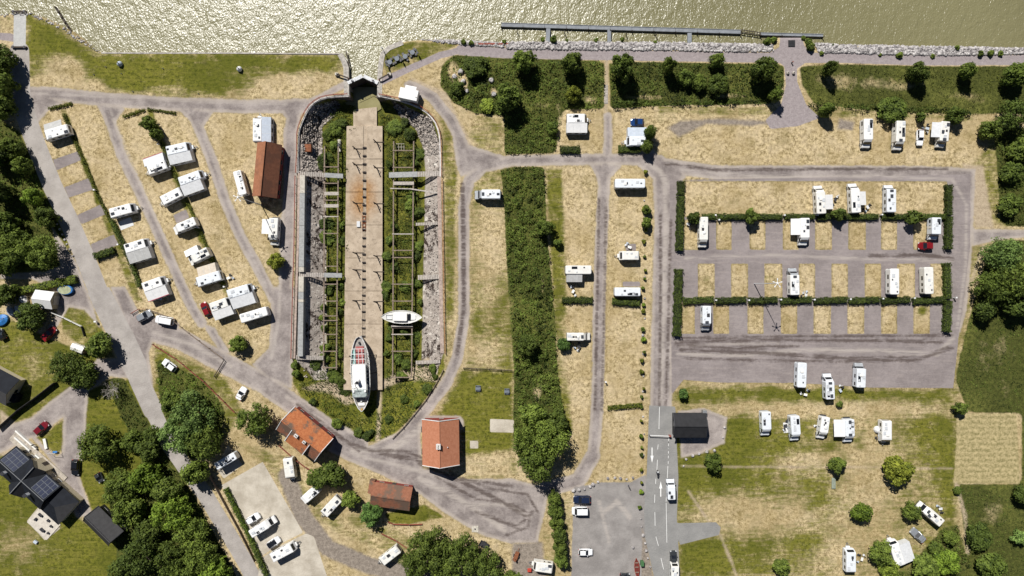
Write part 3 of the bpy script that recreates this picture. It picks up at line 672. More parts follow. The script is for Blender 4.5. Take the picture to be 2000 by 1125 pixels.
POSTM = MB().cyl((0,0,0), (0,0,1.05), .05, .05, 5).mesh('post', RTIMB)
def railing(label, pts, step=1.9, m=RTIMB, name='dock_railing', cat='railing', h=1.0, post=POSTM, r=.045):
    q = [P(*p) for p in pts]; t = thing(name, label, cat, (q[0].x, q[0].y, 0.0)); o0 = Vector(t.location)
    mbr = MB(); n = 0; acc = 0.0
    for a, b in zip(q[:-1], q[1:]):
        for hh in (h * .55, h): mbr.beam(a - o0 + Vector((0,0,hh)), b - o0 + Vector((0,0,hh)), r * 2, r * 2)
        L = (b - a).length; s_ = acc
        while s_ < L:
            c = a + (b - a) * (s_ / L) - o0; link('post', post, t, c); s_ += step
        acc = s_ - L
    mbr.build('rail', m, t); return t
off = lambda pts, dx, dy=0: [(x + dx, y + dy) for x, y in pts]
railing('red railing round the upper left curve of the dry dock', [(579,338),(581,300),(581.5,261),(584.5,247),(590,233),(597,218.5),(605.5,206),(615,198),(626,191.5),(640,188),(653,186),(680,185)])
railing('red railing round the upper right curve of the dry dock', [(741,185),(761,189),(775,192),(790,196),(807,202),(823,209.5),(835,217.5),(844.5,227),(853,239),(858,252),(861,266),(862,279),(863,345)])
railing('red railing down the straight right side of the dry dock', [(864,350),(866,480),(868,600),(870,690)], 2.6)
railing('red railing beside the gravel lane left of the dry dock', [(578,344),(576,480),(572.5,600),(570,700)], 2.2)
# lock gates and chamber walls
def wall_strip(name, pts, w0, w1, z0, z1, m): return struct(ribbon(name, [P(*p) for p in pts], w0, w1, z0, z1, m))
wall_strip('lock_wall', [(679.5,187),(679,164),(678.5,132),(673,116),(666,104.5)], -.35, 1.0, -4.4, .10, STONE)
wall_strip('lock_wall', [(739.5,187),(739.5,164),(740,142),(742,122),(746,104),(759,92),(786,81)], -.9, .35, -4.4, .10, STONE)
wall_strip('lock_wall', [(653,189.5),(684,189.5)], -.1, .5, -4.4, .06, mat('shaded_stone', (0.10,0.085,0.075), .9, 0, .3, 1.5))  # wall ends beside the chamber: shadow painted in as a darker stone colour
wall_strip('lock_wall', [(735,189.5),(764,191.5)], -.1, .5, -4.4, .06, MATS['shaded_stone'])
wall_strip('quay_edge', [(198,103.5),(300,104),(450,104),(600,105),(664,105)], -.15, .2, -2.6, .08, STONE)
def gate(a, b, label):
    p, q = P(*a, .3), P(*b, .3); t = thing('lock_gate', label, 'lock gate', (p.x, p.y, 0)); o0 = Vector((p.x, p.y, 0)); p -= o0; q -= o0
    p.z = q.z = 0; d = (q - p); u = Vector((-d.y, d.x, 0)).normalized() * (1 if d.x > 0 else -1)
    MB().beam(p + Vector((0,0,-1.9)), q + Vector((0,0,-1.9)), .35, 4.2).build('leaf', DTIMB, t)
    MB().beam(p + u * .3 + Vector((0,0,.32)), q + u * .3 + Vector((0,0,.32)), .9, .1).build('footway', LGREY, t)
    for k in (.15, .5, .85): MB().cyl(p + d * k - u * .1 + Vector((0,0,.3)), p + d * k - u * .1 + Vector((0,0,1.3)), .04).build('post', LGREY, t)
    MB().beam(p - u * .1 + Vector((0,0,1.3)), q - u * .1 + Vector((0,0,1.3)), .06).build('handrail', LGREY, t)
    MB().rbox(d.x*.3-.25, d.x*.3+.25, d.y*.3-.1, d.y*.3+.4, .38, .9, .05, .05).build('gear_box', DARKM, t)
gate((680,164), (708.6,150.5), 'left leaf of the closed dock gate with grey footway'); gate((737,164), (709.4,150.5), 'right leaf of the closed dock gate with grey footway')
def bbeam(a, b, label):
    p, q = P(*a, .9), P(*b, .9); t = thing('balance_beam', label, 'beam', (p.x, p.y, 0)); o0 = Vector((p.x, p.y, 0))
    MB().beam(p - o0, q - o0, .28).build('beam', DTIMB, t); MB().cyl((0,0,.05), (0,0,.85), .16).build('pivot', RTIMB, t)
    e = q - o0; MB().rbox(e.x-.45, e.x+.45, e.y-.35, e.y+.35, .05, .8, .1, .1).build('counterweight', CONC, t)
bbeam((679,152), (657,144), 'dark balance beam left of the dock gate'); bbeam((740,155), (760,144), 'dark balance beam right of the dock gate')
tag(MB().beam(P(676,100,-.3), P(682,128,-.3), .25).beam(P(682,128,-.3), P(679,140,-.3), .2).build('fender_beam', DTIMB), 'dark timber fender along the left wall of the dock mouth', 'fender')
tag(MB().rbox(-1.1,1.1,-1.0,1.0,0,.9,.1,.1).build('rusty_tank', RUST, None, (P(598,288,-.6).x, P(598,288,-.6).y, zat(598,288)-.1)), 'rusty orange tank on the upper left dock slope', 'tank')
tag(MB().rbox(-.4,.4,-1.6,1.6,0,.8,.1,.1).use(1).rbox(-.3,.3,-.5,.5,.8,1.1,.1,.05).build('winch_box', [CONC, DARKM], None, (P(662,284,-3.2).x, P(662,284,-3.2).y, -4.1)), 'small pale grey winch box among the bushes at the top of the dock', 'winch')
gl = thing('glazed_frame', 'white window frame lying in the weeds right of the slipway', 'frame', P(781,287,-3.4)); gl.location.z = -3.6
MB().box(-1.1,-1.0,-.9,.9,0,.1).box(1.0,1.1,-.9,.9,0,.1).box(-1,1,-.9,-.8,0,.1).box(-1,1,.8,.9,0,.1).build('frame', PTIMB, gl)
for x in (-.35,.35): MB().box(x-.04,x+.04,-.8,.8,.01,.09).build('glazing_bar', PTIMB, gl)
MB().box(-1,1,-.04,.04,.015,.085).build('glazing_bar', PTIMB, gl)

# ------------------------------------------------------------------ boats standing in the dock
def hull(mb, st, mi_side=0):
    "st: list of (x, half breadth at deck, half breadth at keel, deck z, keel z)"
    rings = []
    for x, bd, bk, zd, zk in st:
        zm = zk + (zd - zk) * .45; bm = bd * .62 + bk * .38
        rings.append([(x, -bd, zd), (x, -bd * .97, zd - .25), (x, -bm, zm), (x, -bk, zk), (x, bk, zk), (x, bm, zm), (x, bd * .97, zd - .25), (x, bd, zd)])
    n = 8; v = [p for r in rings for p in r]; f = []
    for i in range(len(rings) - 1):
        for j in range(7): f.append((i*n+j, i*n+j+1, (i+1)*n+j+1, (i+1)*n+j))
    f.append(tuple(range(n))); f.append(tuple(range((len(rings)-1)*n + n - 1, (len(rings)-1)*n - 1, -1)))
    return mb.add(v, f)
def deck(mb, st, dz, inset):
    v = [(x, s * max(.02, bd - inset), zd + dz) for x, bd, _, zd, _ in st for s in (-1, 1)]
    return mb.add(v, [(2*i, 2*i+1, 2*i+3, 2*i+2) for i in range(len(st) - 1)])
def bulwark(mb, st, h, th):
    for s in (-1, 1):
        mb.rings([[(x, s * bd, zd - .02), (x, s * bd, zd + h), (x, s * max(.01, bd - th), zd + h), (x, s * max(.01, bd - th), zd - .02)] for x, bd, _, zd, _ in st])
    return mb
HULLP = mat('faded_blue_white_hull', (0.52, 0.56, 0.60), .45, 0, .2, .7, dirt=(0.36, 0.37, 0.38))
DECKG = mat('grey_deck', (0.30, 0.28, 0.26), .8, 0, .25, 1.2); DECKR = mat('red_deck', (0.30, 0.09, 0.085), .7, 0, .22, 1.0)
TURQ = mat('turquoise_side', (0.18, 0.36, 0.34), .6, 0, .2); ROOFW = mat('worn_white_roof', (0.72, 0.72, 0.70), .6, 0, .10, .8, dirt=(0.58, 0.57, 0.53))
c = P(704.5, 731, 0)
sh = thing('passenger_ship', 'long white passenger ship with a red foredeck on the slipway', 'ship', (c.x, c.y, -2.6), R(92.0))
st = [(-9.4,.10,.05,1.0,-.1),(-8.6,.85,.1,.9,-.3),(-7.2,1.55,.2,.8,-.4),(-5.2,2.15,.45,.75,-.45),(-2.5,2.4,.7,.7,-.45),(0,2.42,.8,.7,-.45),(3,2.40,.7,.75,-.45),(5.5,2.15,.5,.85,-.4),(7.3,1.65,.3,1.0,-.3),(8.4,1.25,.15,1.1,-.15),(9.1,.85,.08,1.15,0),(9.4,.45,.06,1.18,.05),(9.55,.08,.04,1.2,.1)]
st = [(x, a, b, zd + 1.7, zk) for x, a, b, zd, zk in st]
hull(MB(), st).build('hull', HULLP, sh, smooth=False)
deck(MB(), st, -.05, .06).build('deck', DECKG, sh)
bulwark(MB(), st, .55, .14).build('bulwark', WHITE, sh)
MB().rbox(-5.4, 2.6, -1.75, 1.75, 2.4, 4.6, .35, .15).build('superstructure', ROOFW, sh)
MB().rbox(-5.75, -2.2, -1.9, 1.9, 2.4, 4.35, .3, .12).build('aft_house', ROOFW, sh)
for k in range(7):
    for s in (-1, 1): MB().box(-4.6 + k * 1.0, -4.0 + k * 1.0, s * 1.90 - .03, s * 1.90 + .03, 3.2, 3.8).build('window', GLASS, sh)
MB().box(2.7, 7.1, -1.0, 1.0, 2.5, 2.85).build('red_deck', DECKR, sh)
MB().box(2.7, 6.6, 1.15, 1.75, 2.5, 2.8).build('turquoise_bench', TURQ, sh)
for x in (2.75, 4.0, 5.3, 6.6):
    w = 1.85 if x < 6 else 1.45
    MB().beam((x, -w, 4.3), (x, w, 4.3), .12).beam((x, -w, 2.5), (x, -w, 4.3), .1).beam((x, w, 2.5), (x, w, 4.3), .1).build('awning_hoop', WHITE, sh)
for y in (-1.0, 0, 1.0): MB().beam((2.7, y, 4.4), (6.7, y * .85, 4.4), .10).build('awning_rail', WHITE, sh)
MB().cyl((8.0, 0, 2.6), (8.0, 0, 3.3), .35, .25).build('windlass', DARKM, sh)
MB().rbox(-5.6, -3.5, -1.85, 1.85, 4.4, 4.75, .5, .2).build('wheelhouse_roof', mat('greenish_canvas', (0.30,0.34,0.33), .8, 0, .3, 1.0), sh)
MB().cyl((-1.3, .2, 4.6), (-1.7, .2, 6.1), .5, .42, 12).use(1).cyl((-1.70, .2, 6.1), (-1.72, .2, 6.2), .44, .36, 12).build('funnel', [WHITE, DARKM], sh, smooth=False)
MB().cyl((-3.0, .7, 4.6), (-3.0, .7, 7.2), .07, .04).beam((-3.0, .0, 6.2), (-3.0, 1.4, 6.2), .07).build('mast', DARKM, sh)
MB().beam((-2.8, .9, 4.75), (-1.9, 1.1, 4.75), .09).beam((-1.9, 1.1, 4.75), (-1.5, -.4, 4.75), .09).build('boom', DARKM, sh)
for y in (-1.5, 1.4): MB().rbox(-4.3, -3.7, y - .25, y + .25, 4.75, 5.1, .1, .08).build('life_raft', ROOFW, sh)
MB().rbox(-8.0, -7.2, -.85, .85, 2.45, 2.85, .2, .12).build('hatch', OFFW, sh)
MB().rbox(-7.0, -6.4, -.2, .2, 2.45, 3.1, .1, .1).build('bollard', OFFW, sh)
MB().cyl((-8.9, 0, 2.6), (-8.9, 0, 2.95), .3, .25).build('stern_light', mat('ochre', (0.5,0.3,0.06), .6), sh)
for k in range(9):
    for s in (-1, 1): MB().cyl((-4 + k * 1.1, s * 2.30, 2.4), (-4 + k * 1.1, s * 2.30, 3.5), .03, .03, 5).build('stanchion', WHITE, sh)
for x in (-6, -2, 2, 6): MB().box(x - .3, x + .3, -.5, .5, -.62, -.3).build('cradle_block', DTIMB, sh)
for x in (-4.5, 0, 4.5):
    for s in (-1, 1): MB().beam((x, s * 3.6, -.6), (x, s * 2.28, 1.9), .16).build('shore', DTIMB, sh)
c = P(785.5, 619, -.8)
b2 = thing('motor_cruiser', 'white double-ended boat propped across the right timber frame', 'boat', (c.x, c.y, -2.05), R(-1))
st = [(-5.2,.06,.04,2.0,1.3),(-4.6,.62,.06,1.85,.7),(-3.6,1.12,.12,1.7,.35),(-2,1.55,.2,1.6,.2),(0,1.70,.25,1.55,.15),(2,1.58,.2,1.6,.2),(3.6,1.05,.12,1.75,.4),(4.6,.5,.06,1.95,.8),(5.2,.05,.03,2.1,1.4)]
hull(MB(), st).build('hull', WHITE, b2); deck(MB(), st, -.06, .05).build('deck', mat('pale_deck', (0.55,0.55,0.53), .7, 0, .12), b2); bulwark(MB(), st, .12, .12).build('gunwale', OFFW, b2)
MB().rbox(-2.2, 1.4, -1.05, 1.05, 1.5, 2.25, .3, .14).build('cabin', OFFW, b2)
MB().rbox(1.4, 2.4, -.85, .85, 1.5, 1.95, .35, .2).build('windscreen', GLASS, b2); MB().rbox(1.9, 3.6, -.75, .75, 1.55, 1.86, .4, .12).build('fore_cabin', WHITE, b2)
MB().box(-4.0, -2.5, -.62, -.5, 1.6, 1.95).box(-4.0, -2.5, .5, .62, 1.6, 1.95).box(-4.1, -4.0, -.62, .62, 1.6, 1.95).build('cockpit_coaming', OFFW, b2); MB().box(-3.9, -2.5, -.48, .48, 1.56, 1.70).build('cockpit_seat', LGREY, b2)
for x in (-2.5, 2.5):
    for s in (-1, 1): MB().beam((x, s * 1.0, -2.05), (x, s * .75, .8), .18).build('prop', DTIMB, b2)
MB().beam((-4, 0, .1), (4, 0, .1), .3, .24).build('keel_beam', TIMB, b2)
tag(MB().beam(P(764,637,-1.6), P(806,637,-1.6), .3).build('loose_beam', PTIMB), 'pale loose beam lying just below the white boat in the dock', 'beam')
# ------------------------------------------------------------------ motorhomes, caravans, cars
WHEEL = MB().cyl((0,-.11,0), (0,.11,0), .33, .33, 14).mesh('wheel', RUBBER)
RIM = MB().cyl((0,-.125,0), (0,.125,0), .19, .19, 8).mesh('rim', STEEL)
def wheels(t, xs, w, r=.33):
    for x in xs:
        for s in (-1, 1):
            a = link('wheel', WHEEL, t, (x, s * (w / 2 - .13), r)); a.scale = (r / .33, 1, r / .33); link('rim', RIM, a)
VW = [WHITE, mat('creamy_white_coachwork', (0.66, 0.65, 0.61), .42, 0, .06, 1.2, dirt=(.55,.54,.5)), mat('cool_white_coachwork', (0.62, 0.65, 0.68), .42, 0, .05), mat('silver_coachwork', (0.42, 0.44, 0.46), .35, .3, .08)]
HATCH = [SMOKE, mat('milky_hatch', (0.48, 0.50, 0.52), .25, 0, .08), DARKM]
def roof_kit(t, x0, x1, w, zt, rd, solar=.3):
    "hatches, vents, rails and solar panels that stand on a roof"
    n = rd.choice((3, 4, 4, 5)); L = x1 - x0
    for k in range(n):
        x = x0 + L * (k + .5) / n + rd.uniform(-.25, .25); y = rd.choice((-.42, -.2, 0, .25, .45)) * w * .6
        s = rd.choice((.2, .28, .36, .45)); MB().rbox(x - s, x + s, y - s * .8, y + s * .8, zt - .02, zt + .10, .05, .04).build('roof_hatch', HATCH[k % 3 if rd.random() < .6 else 1], t)
    if rd.random() < solar:
        x = x0 + L * rd.uniform(.25, .65); MB().box(x - .7, x + .7, w * .10, w * .38, zt + .02, zt + .07).build('solar_panel', GLASS, t)
    MB().cyl((x0 + L * .5, -w * .3, zt - .02), (x0 + L * .5, -w * .3, zt + .14), .10, .07).build('roof_vent', OFFW, t)
    if rd.random() < .4: MB().rbox(x0 + L * .72, x0 + L * .72 + .7, -w * .12, w * .2, zt - .02, zt + .2, .1, .08).build('air_conditioner', OFFW, t)
def side_bits(t, x0, x1, w, rd, zb=1.35, zt=2.0):
    for s in (-1, 1):
        x = x0 + .5
        while x < x1 - .9:
            l = rd.uniform(.6, 1.1); MB().box(x, x + l, s * w / 2 - .02, s * w / 2 + .02, zb, zt).build('window', GLASS, t); x += l + rd.uniform(.6, 1.1)
    MB().box(x0 + (x1 - x0) * .55, x0 + (x1 - x0) * .55 + .65, -w / 2 - .03, -w / 2 + .01, .6, 2.2).build('door', OFFW, t)
def awning(t, L, w, side, fr, depth, kind, m, trim=None):
    a, b = fr[0] * L - L / 2, fr[1] * L - L / 2; y0 = side * w / 2; y1 = side * (w / 2 + depth); zi, zo = 2.45, 2.02
    ys = sorted((y0, y1)); zz = (zi, zo) if y0 < y1 else (zo, zi)
    aw = MB().rings([[(a, ys[0], zz[0] - .04), (b, ys[0], zz[0] - .04), (b, ys[1], zz[1] - .04), (a, ys[1], zz[1] - .04)], [(a, ys[0], zz[0]), (b, ys[0], zz[0]), (b, ys[1], zz[1]), (a, ys[1], zz[1])]]).build('awning', m, t)
    if kind == 'tent':
        q = MB()
        q.box(a + .03, b - .03, min(y1, y1 - side * .05), max(y1, y1 - side * .05), .02, zo - .03)
        for x in (a + .02, b - .06): q.rings([[(x, y0, .02), (x, y1, .02), (x, y1, zo - .05), (x, y0, zi - .05)], [(x + .04, y0, .02), (x + .04, y1, .02), (x + .04, y1, zo - .05), (x + .04, y0, zi - .05)]])
        q.build('awning_wall', LGREY, aw)
        for k in range(3):
            xx = a + (b - a) * (k + .25) / 3; MB().box(xx, xx + (b - a) * .18, y1 - .03 * side - .03, y1 + .03 * side + .03, .7, 1.6).build('awning_window', SMOKE, aw)
        for k in range(1, 3):
            xx = a + (b - a) * k / 3; MB().beam((xx, y0, zi + .005), (xx, y1, zo + .005), .05, .03).build('awning_pole', LGREY, aw)
    else:
        for x in (a + .1, b - .1): MB().cyl((x, y1 - side * .08, 0), (x, y1 - side * .08, zo), .03, .03, 5).build('awning_pole', STEEL, aw)
    if trim:
        MB().beam((a, y1, zo + .01), (b, y1, zo + .01), .14, .08).build('awning_trim', trim, aw)
NSEW = {'N': (0, 1), 'S': (0, -1), 'E': (1, 0), 'W': (-1, 0)}
def side_of(ang, d):
    dx, dy = NSEW[d]; lx_, ly_ = -math.sin(R(ang)), math.cos(R(ang))
    return 1 if dx * lx_ + dy * ly_ > 0 else -1
def motorhome(px, py, L, w, ang, label, style='semi', ci=0, aw=None, seed=0, group=None):
    rd = random.Random(seed + int(px) * 7 + int(py)); L *= S; w *= S * .88; w = min(max(w, 1.95), 2.3); hz = 2.75 if style != 'van' else 2.5
    c = P(px, py, hz); t = thing('motorhome', label, 'motorhome', (c.x, c.y, 0), R(ang), group); m = VW[ci or (int(px + py) % 3)]
    if style == 'aclass':
        MB().rbox(-L/2, L/2, -w/2, w/2, .35, hz, .35, .16, 4, .1).build('body', m, t)
        MB().rings([[(L/2 + .015, -w*.42, 1.25), (L/2 + .015, w*.42, 1.25), (L/2 - .02, w*.42, 2.25), (L/2 - .02, -w*.42, 2.25)], [(L/2 - .2, -w*.42, 1.25), (L/2 - .2, w*.42, 1.25), (L/2 - .25, w*.42, 2.3), (L/2 - .25, -w*.42, 2.3)]]).build('windscreen', GLASS, t)
        xr = L/2 - .3
    else:
        nose = 1.05; cabx = L/2 - (1.75 if style == 'semi' else 1.5)
        if style == 'alcove': xb = L/2 - 1.25
        else: xb = cabx
        cw = w * .92 if style != 'van' else w
        MB().rbox(-L/2, xb, -w/2, w/2, .40, hz, .22, .16, 4, .08).build('body', m, t)
        zc = hz - .12 if style != 'alcove' else 2.0
        prof = [(xb - .5, .4), (xb - .5, zc), (xb + .05, zc), (xb + .45 if style != 'alcove' else xb + .1, min(zc, 2.3)), (L/2 - .80, 1.30), (L/2 - .12, 1.05), (L/2, .8), (L/2, .42)]
        cm = VW[3] if rd.random() < .18 else m
        cab = MB().profile(prof, -cw/2, cw/2, .10).build('cab', cm, t)
        xa, za = (xb + .45, 2.3) if style != 'alcove' else (xb + .1, 2.0); xc, zc2 = L/2 - .80, 1.30
        a0 = .10; ya, yc = cw/2 - .1 * max(0, za - 1.1) - .12, cw/2 - .14
        f = lambda k: (xa + (xc - xa) * k + .02, za + (zc2 - za) * k + .02)
        (x1, z1), (x2, z2) = f(.06), f(.94); ym = lambda k: ya + (yc - ya) * k
        MB().rings([[(x1, -ym(.06), z1 - .05), (x2, -ym(.94), z2 - .05), (x2, ym(.94), z2 - .05), (x1, ym(.06), z1 - .05)], [(x1, -ym(.06), z1), (x2, -ym(.94), z2), (x2, ym(.94), z2), (x1, ym(.06), z1)]]).build('windscreen', GLASS, cab)
        for s in (-1, 1):
            MB().rings([[(xa - .35, s*(cw/2 - .05), 1.35), (xc + .05, s*(cw/2 - .03), 1.28), (xa + .1, s*(cw/2 - .10), 1.95), (xa - .35, s*(cw/2 - .10), 1.95)], [(xa - .35, s*(cw/2 + .01), 1.35), (xc + .05, s*(cw/2 + .015), 1.28), (xa + .1, s*(cw/2 - .065), 1.95), (xa - .35, s*(cw/2 - .065), 1.95)]]).build('side_window', GLASS, cab)
            MB().rbox(L/2 - .95, L/2 - .80, s*(cw/2 + .12) - .12, s*(cw/2 + .12) + .12, 1.25, 1.6, .04, .03).build('mirror', DARKM, cab)
            MB().rbox(L/2 - .22, L/2 + .005, s*cw*.34 - .18, s*cw*.34 + .18, .72, .96, .05, .04).build('headlight', LGREY, cab)
        MB().box(L/2 - .02, L/2 + .06, -cw*.45, cw*.45, .38, .62).build('bumper', DARKM, cab)
        xr = xb - .1
        if style != 'van' and rd.random() < .55: MB().rbox(xb - .75, xb - .1, -.45, .45, hz - .02, hz + .08, .1, .04).build('skylight', SMOKE, t)
    roof_kit(t, -L/2 + .3, xr - .9, w, hz, rd, .45); side_bits(t, -L/2, xr - .4, w, rd)
    wheels(t, (-L/2 + 1.5, L/2 - 1.05), w * .96)
    if rd.random() < .35: MB().box(-L/2 - .35, -L/2 - .05, -w*.36, w*.36, .75, 1.0).build('bicycle_rack', DARKM, t)
    MB().box(-L/2 - .06, -L/2 + .02, -w*.46, w*.46, .42, .65).build('rear_bumper', DARKM, t)
    if aw: awning(t, L, w, side_of(ang, aw[0]), aw[1], aw[2] * S, aw[3], aw[4], aw[5] if len(aw) > 5 else None)
    return t
def caravan(px, py, L, w, ang, label, ci=0, aw=None, seed=0, bar=True):
    rd = random.Random(seed + int(px) * 5 + int(py) * 3); L *= S; w *= S * .93; w = min(max(w, 1.95), 2.4); hz = 2.58
    c = P(px, py, hz); t = thing('caravan', label, 'caravan', (c.x, c.y, 0), R(ang)); m = VW[ci or (int(px * 3 + py) % 3)]
    f = .5
    pr = [(-L/2 + .08, .45), (-L/2, 1.2), (-L/2 + .1, 2.3), (-L/2 + .32, hz - .04), (-L/2 + .6, hz), (L/2 - 1.0, hz), (L/2 - .65, hz - .08), (L/2 - .22, 1.75), (L/2, 1.1), (L/2 - .05, .45)]
    def ring(y, i): 
        return [(x * (1 - i * .012), y, min(zz, hz - i * .07 if zz > 2 else zz)) for x, zz in pr]
    MB().rings([ring(-w/2, 1.6), ring(-w/2 + .05, .6), ring(-w/2 + .16, 0), ring(w/2 - .16, 0), ring(w/2 - .05, .6), ring(w/2, 1.6)]).build('body', m, t)
    MB().rings([[(L/2 - .60, -w*.36, hz - .20), (L/2 - .26, -w*.36, 1.76), (L/2 - .26, w*.36, 1.76), (L/2 - .60, w*.36, hz - .20)], [(L/2 - .52, -w*.36, hz - .14), (L/2 - .17, -w*.36, 1.80), (L/2 - .17, w*.36, 1.80), (L/2 - .52, w*.36, hz - .14)]]).build('front_window', GLASS, t)
    MB().box(-L/2 - .02, -L/2 + .12, -w*.36, w*.36, 1.35, 1.95).build('rear_window', GLASS, t)
    roof_kit(t, -L/2 + .4, L/2 - 1.1, w, hz, rd, .12); side_bits(t, -L/2 + .2, L/2 - .6, w, rd, 1.3, 1.95)
    wheels(t, (-.25,) if L < 6.2 else (-.5, .32), w * .98)
    MB().beam((L/2 - .3, -.7, .45), (L/2 + 1.15, 0, .45), .09).beam((L/2 - .3, .7, .45), (L/2 + 1.15, 0, .45), .09).build('drawbar', STEEL, t)
    MB().rbox(L/2 - .1, L/2 + .38, -.5, .5, .45, .95, .12, .08).build('gas_locker', m, t)
    MB().cyl((L/2 + .95, .12, 0), (L/2 + .95, .12, .75), .05).build('jockey_wheel', DARKM, t)
    if aw: awning(t, L, w, side_of(ang, aw[0]), aw[1], aw[2] * S, aw[3], aw[4], aw[5] if len(aw) > 5 else None)
    return t
PAINT = {n: mat(n + '_car_paint', c, .22, mtl, .05, 1.0, spec=.5) for n, c, mtl in (('white', (.74,.75,.76), 0), ('red', (.19,.010,.014), .1), ('dark_red', (.16,.012,.02), .1), ('blue', (.012,.045,.16), .2), ('navy', (.015,.025,.06), .2), ('black', (.012,.014,.018), .2), ('silver', (.36,.38,.40), .45), ('dark_grey', (.05,.055,.06), .3))}
def car(px, py, L, w, ang, paint, label, kind='hatch', glassroof=False):
    L *= S; w = min(w * S, 2.0) if kind != 'van' else w * S; w = max(w, 1.65); zr = 1.46 if kind != 'van' else 1.9
    c = P(px, py, 1.2); t = thing('car' if kind != 'van' else 'van', label, 'car' if kind != 'van' else 'van', (c.x, c.y, 0), R(ang)); m = PAINT[paint]
    zs = .92 if kind != 'van' else 1.05
    def plan(i, z, fx=0., rx=0.):
        h = L / 2; b = w / 2 - i
        return [(h - fx, -b * .55, z), (h - fx, b * .55, z), (h - .22 - fx, b * .86, z), (h * .55, b, z), (-h * .6, b, z), (-h + .18 + rx, b * .9, z), (-h + rx, b * .6, z), (-h + rx, -b * .6, z), (-h + .18 + rx, -b * .9, z), (-h * .6, -b, z), (h * .55, -b, z), (h - .22 - fx, -b * .86, z)]
    MB().rings([plan(.08, .22, .1, .08), plan(0, .45), plan(0, .68, .02, .02), plan(.07, zs - .06, .10, .06), plan(.16, zs, .30, .15)]).build('body', m, t)
    xf, xr = (L * .20, -L * .47) if kind in ('hatch', 'van') else ((L * .14, -L * .34) if kind == 'saloon' else (L * .2, -L * .48))
    if kind == 'van': xf = L * .33
    tf, tr = (xf - .75, xr + .35) if kind != 'van' else (xf - .6, xr + .12)
    b0, b1 = w / 2 - .12, w / 2 - .30
    cab = MB().rings([[(xr, -b0, zs - .03), (xf, -b0 * .93, zs - .03), (xf, b0 * .93, zs - .03), (xr, b0, zs - .03)], [(tr, -b1, zr - .04), (tf, -b1, zr - .04), (tf, b1, zr - .04), (tr, b1, zr - .04)]]).build('glasshouse', GLASS, t)
    MB().rbox(tr - .03, tf + .03, -b1 - .02, b1 + .02, zr - .07, zr + .01, .18, .05).build('roof', GLASS if glassroof else m, t)
    for s in (-1, 1):
        for x, x2 in ((xf, tf), (xr, tr), ((xf + xr) / 2 - .1, (tf + tr) / 2)):
            MB().beam((x, s * b0 * .97, zs - .02), (x2, s * (b1 + .01), zr - .05), .07).build('pillar', m, t)
        MB().rbox(xf - .32, xf - .14, s * (w/2 + .04) - .10, s * (w/2 + .04) + .10, zs - .02, zs + .14, .04, .03).build('mirror', m, t)
        MB().rbox(L/2 - .34, L/2 - .05, s * w * .34 - .2, s * w * .34 + .2, .60, .78, .05, .04).build('headlight', LGREY, t)
        MB().rbox(-L/2 + .01, -L/2 + .16, s * w * .37 - .14, s * w * .37 + .14, .62, .82, .04, .03).build('tail_light', RED, t)
    wheels(t, (L * .31, -L * .30), w, .31)
    return t
LB = mat('white_canvas', (0.64, 0.64, 0.635), .7, 0, .06, 1.5)
PINK = mat('crimson_trim', (0.35, 0.05, 0.08), .6)
A_ = (0.02, 0.98)
# --- caravans and motorhomes on the western pitches
caravan(108,258,50,23,197,'white caravan with a grey frame awning, nearest the street corner', aw=('N',(.2,.9),13,'canopy',GREYC))
caravan(304,327,42,19,200,'white caravan with a red-trimmed grey awning on its uphill side', aw=('N',A_,16,'tent',LGREY,PINK))
caravan(346,290,46,19,13,'white caravan and grey awning, topmost of the second hedge row', aw=('S',A_,18,'tent',LGREY))
caravan(371,347,48,18,20,'white caravan with a dark front window and grey awning beside the hedge', aw=('S',(.0,.85),20,'tent',LGREY))
caravan(332,384,46,20,207,'single white caravan without awning between the two lanes', )
caravan(236,411,48,20,15,'single white caravan with a pale floor mat beside it')
motorhome(357,441,50,19,203,'white motorhome beside a small grey paved pad')
caravan(264,480,46,19,17,'white caravan with grey awning and chairs at its hitch end', aw=('S',A_,21,'tent',GREYC))
motorhome(385,501,46,20,207,'white motorhome with a short ribbed white awning on its uphill side', aw=('N',(.35,.95),13,'tent',LB))
caravan(405,545,52,20,197,'long white caravan with a beige awning on its uphill side', aw=('N',(.1,.8),18,'tent',BEIGE))
caravan(298,555,44,21,20,'white caravan and white awning edged in crimson', aw=('S',A_,19,'tent',LB,PINK))
caravan(466,569,48,19,17,'white caravan and grey awning at the lower end of the hedge', aw=('S',(.05,1),21,'tent',LGREY))
caravan(428,595,40,19,20,'white caravan with white awning next to the red car', aw=('S',A_,17,'tent',LB), bar=False)
motorhome(495,615,54,20,17,'white motorhome lowest in the western camp by the dock lane', 'aclass')
caravan(502,252,50,18,90,'white caravan with a blue-grey awning above the red barn', aw=('E',A_,17,'tent',BLUEG))
motorhome(468,357,48,18,-75,'white motorhome standing just left of the red barn', 'aclass')
motorhome(533,452,52,20,-93,'white motorhome with a white side awning below the red barn', aw=('W',(.05,.6),15,'canopy',LB))
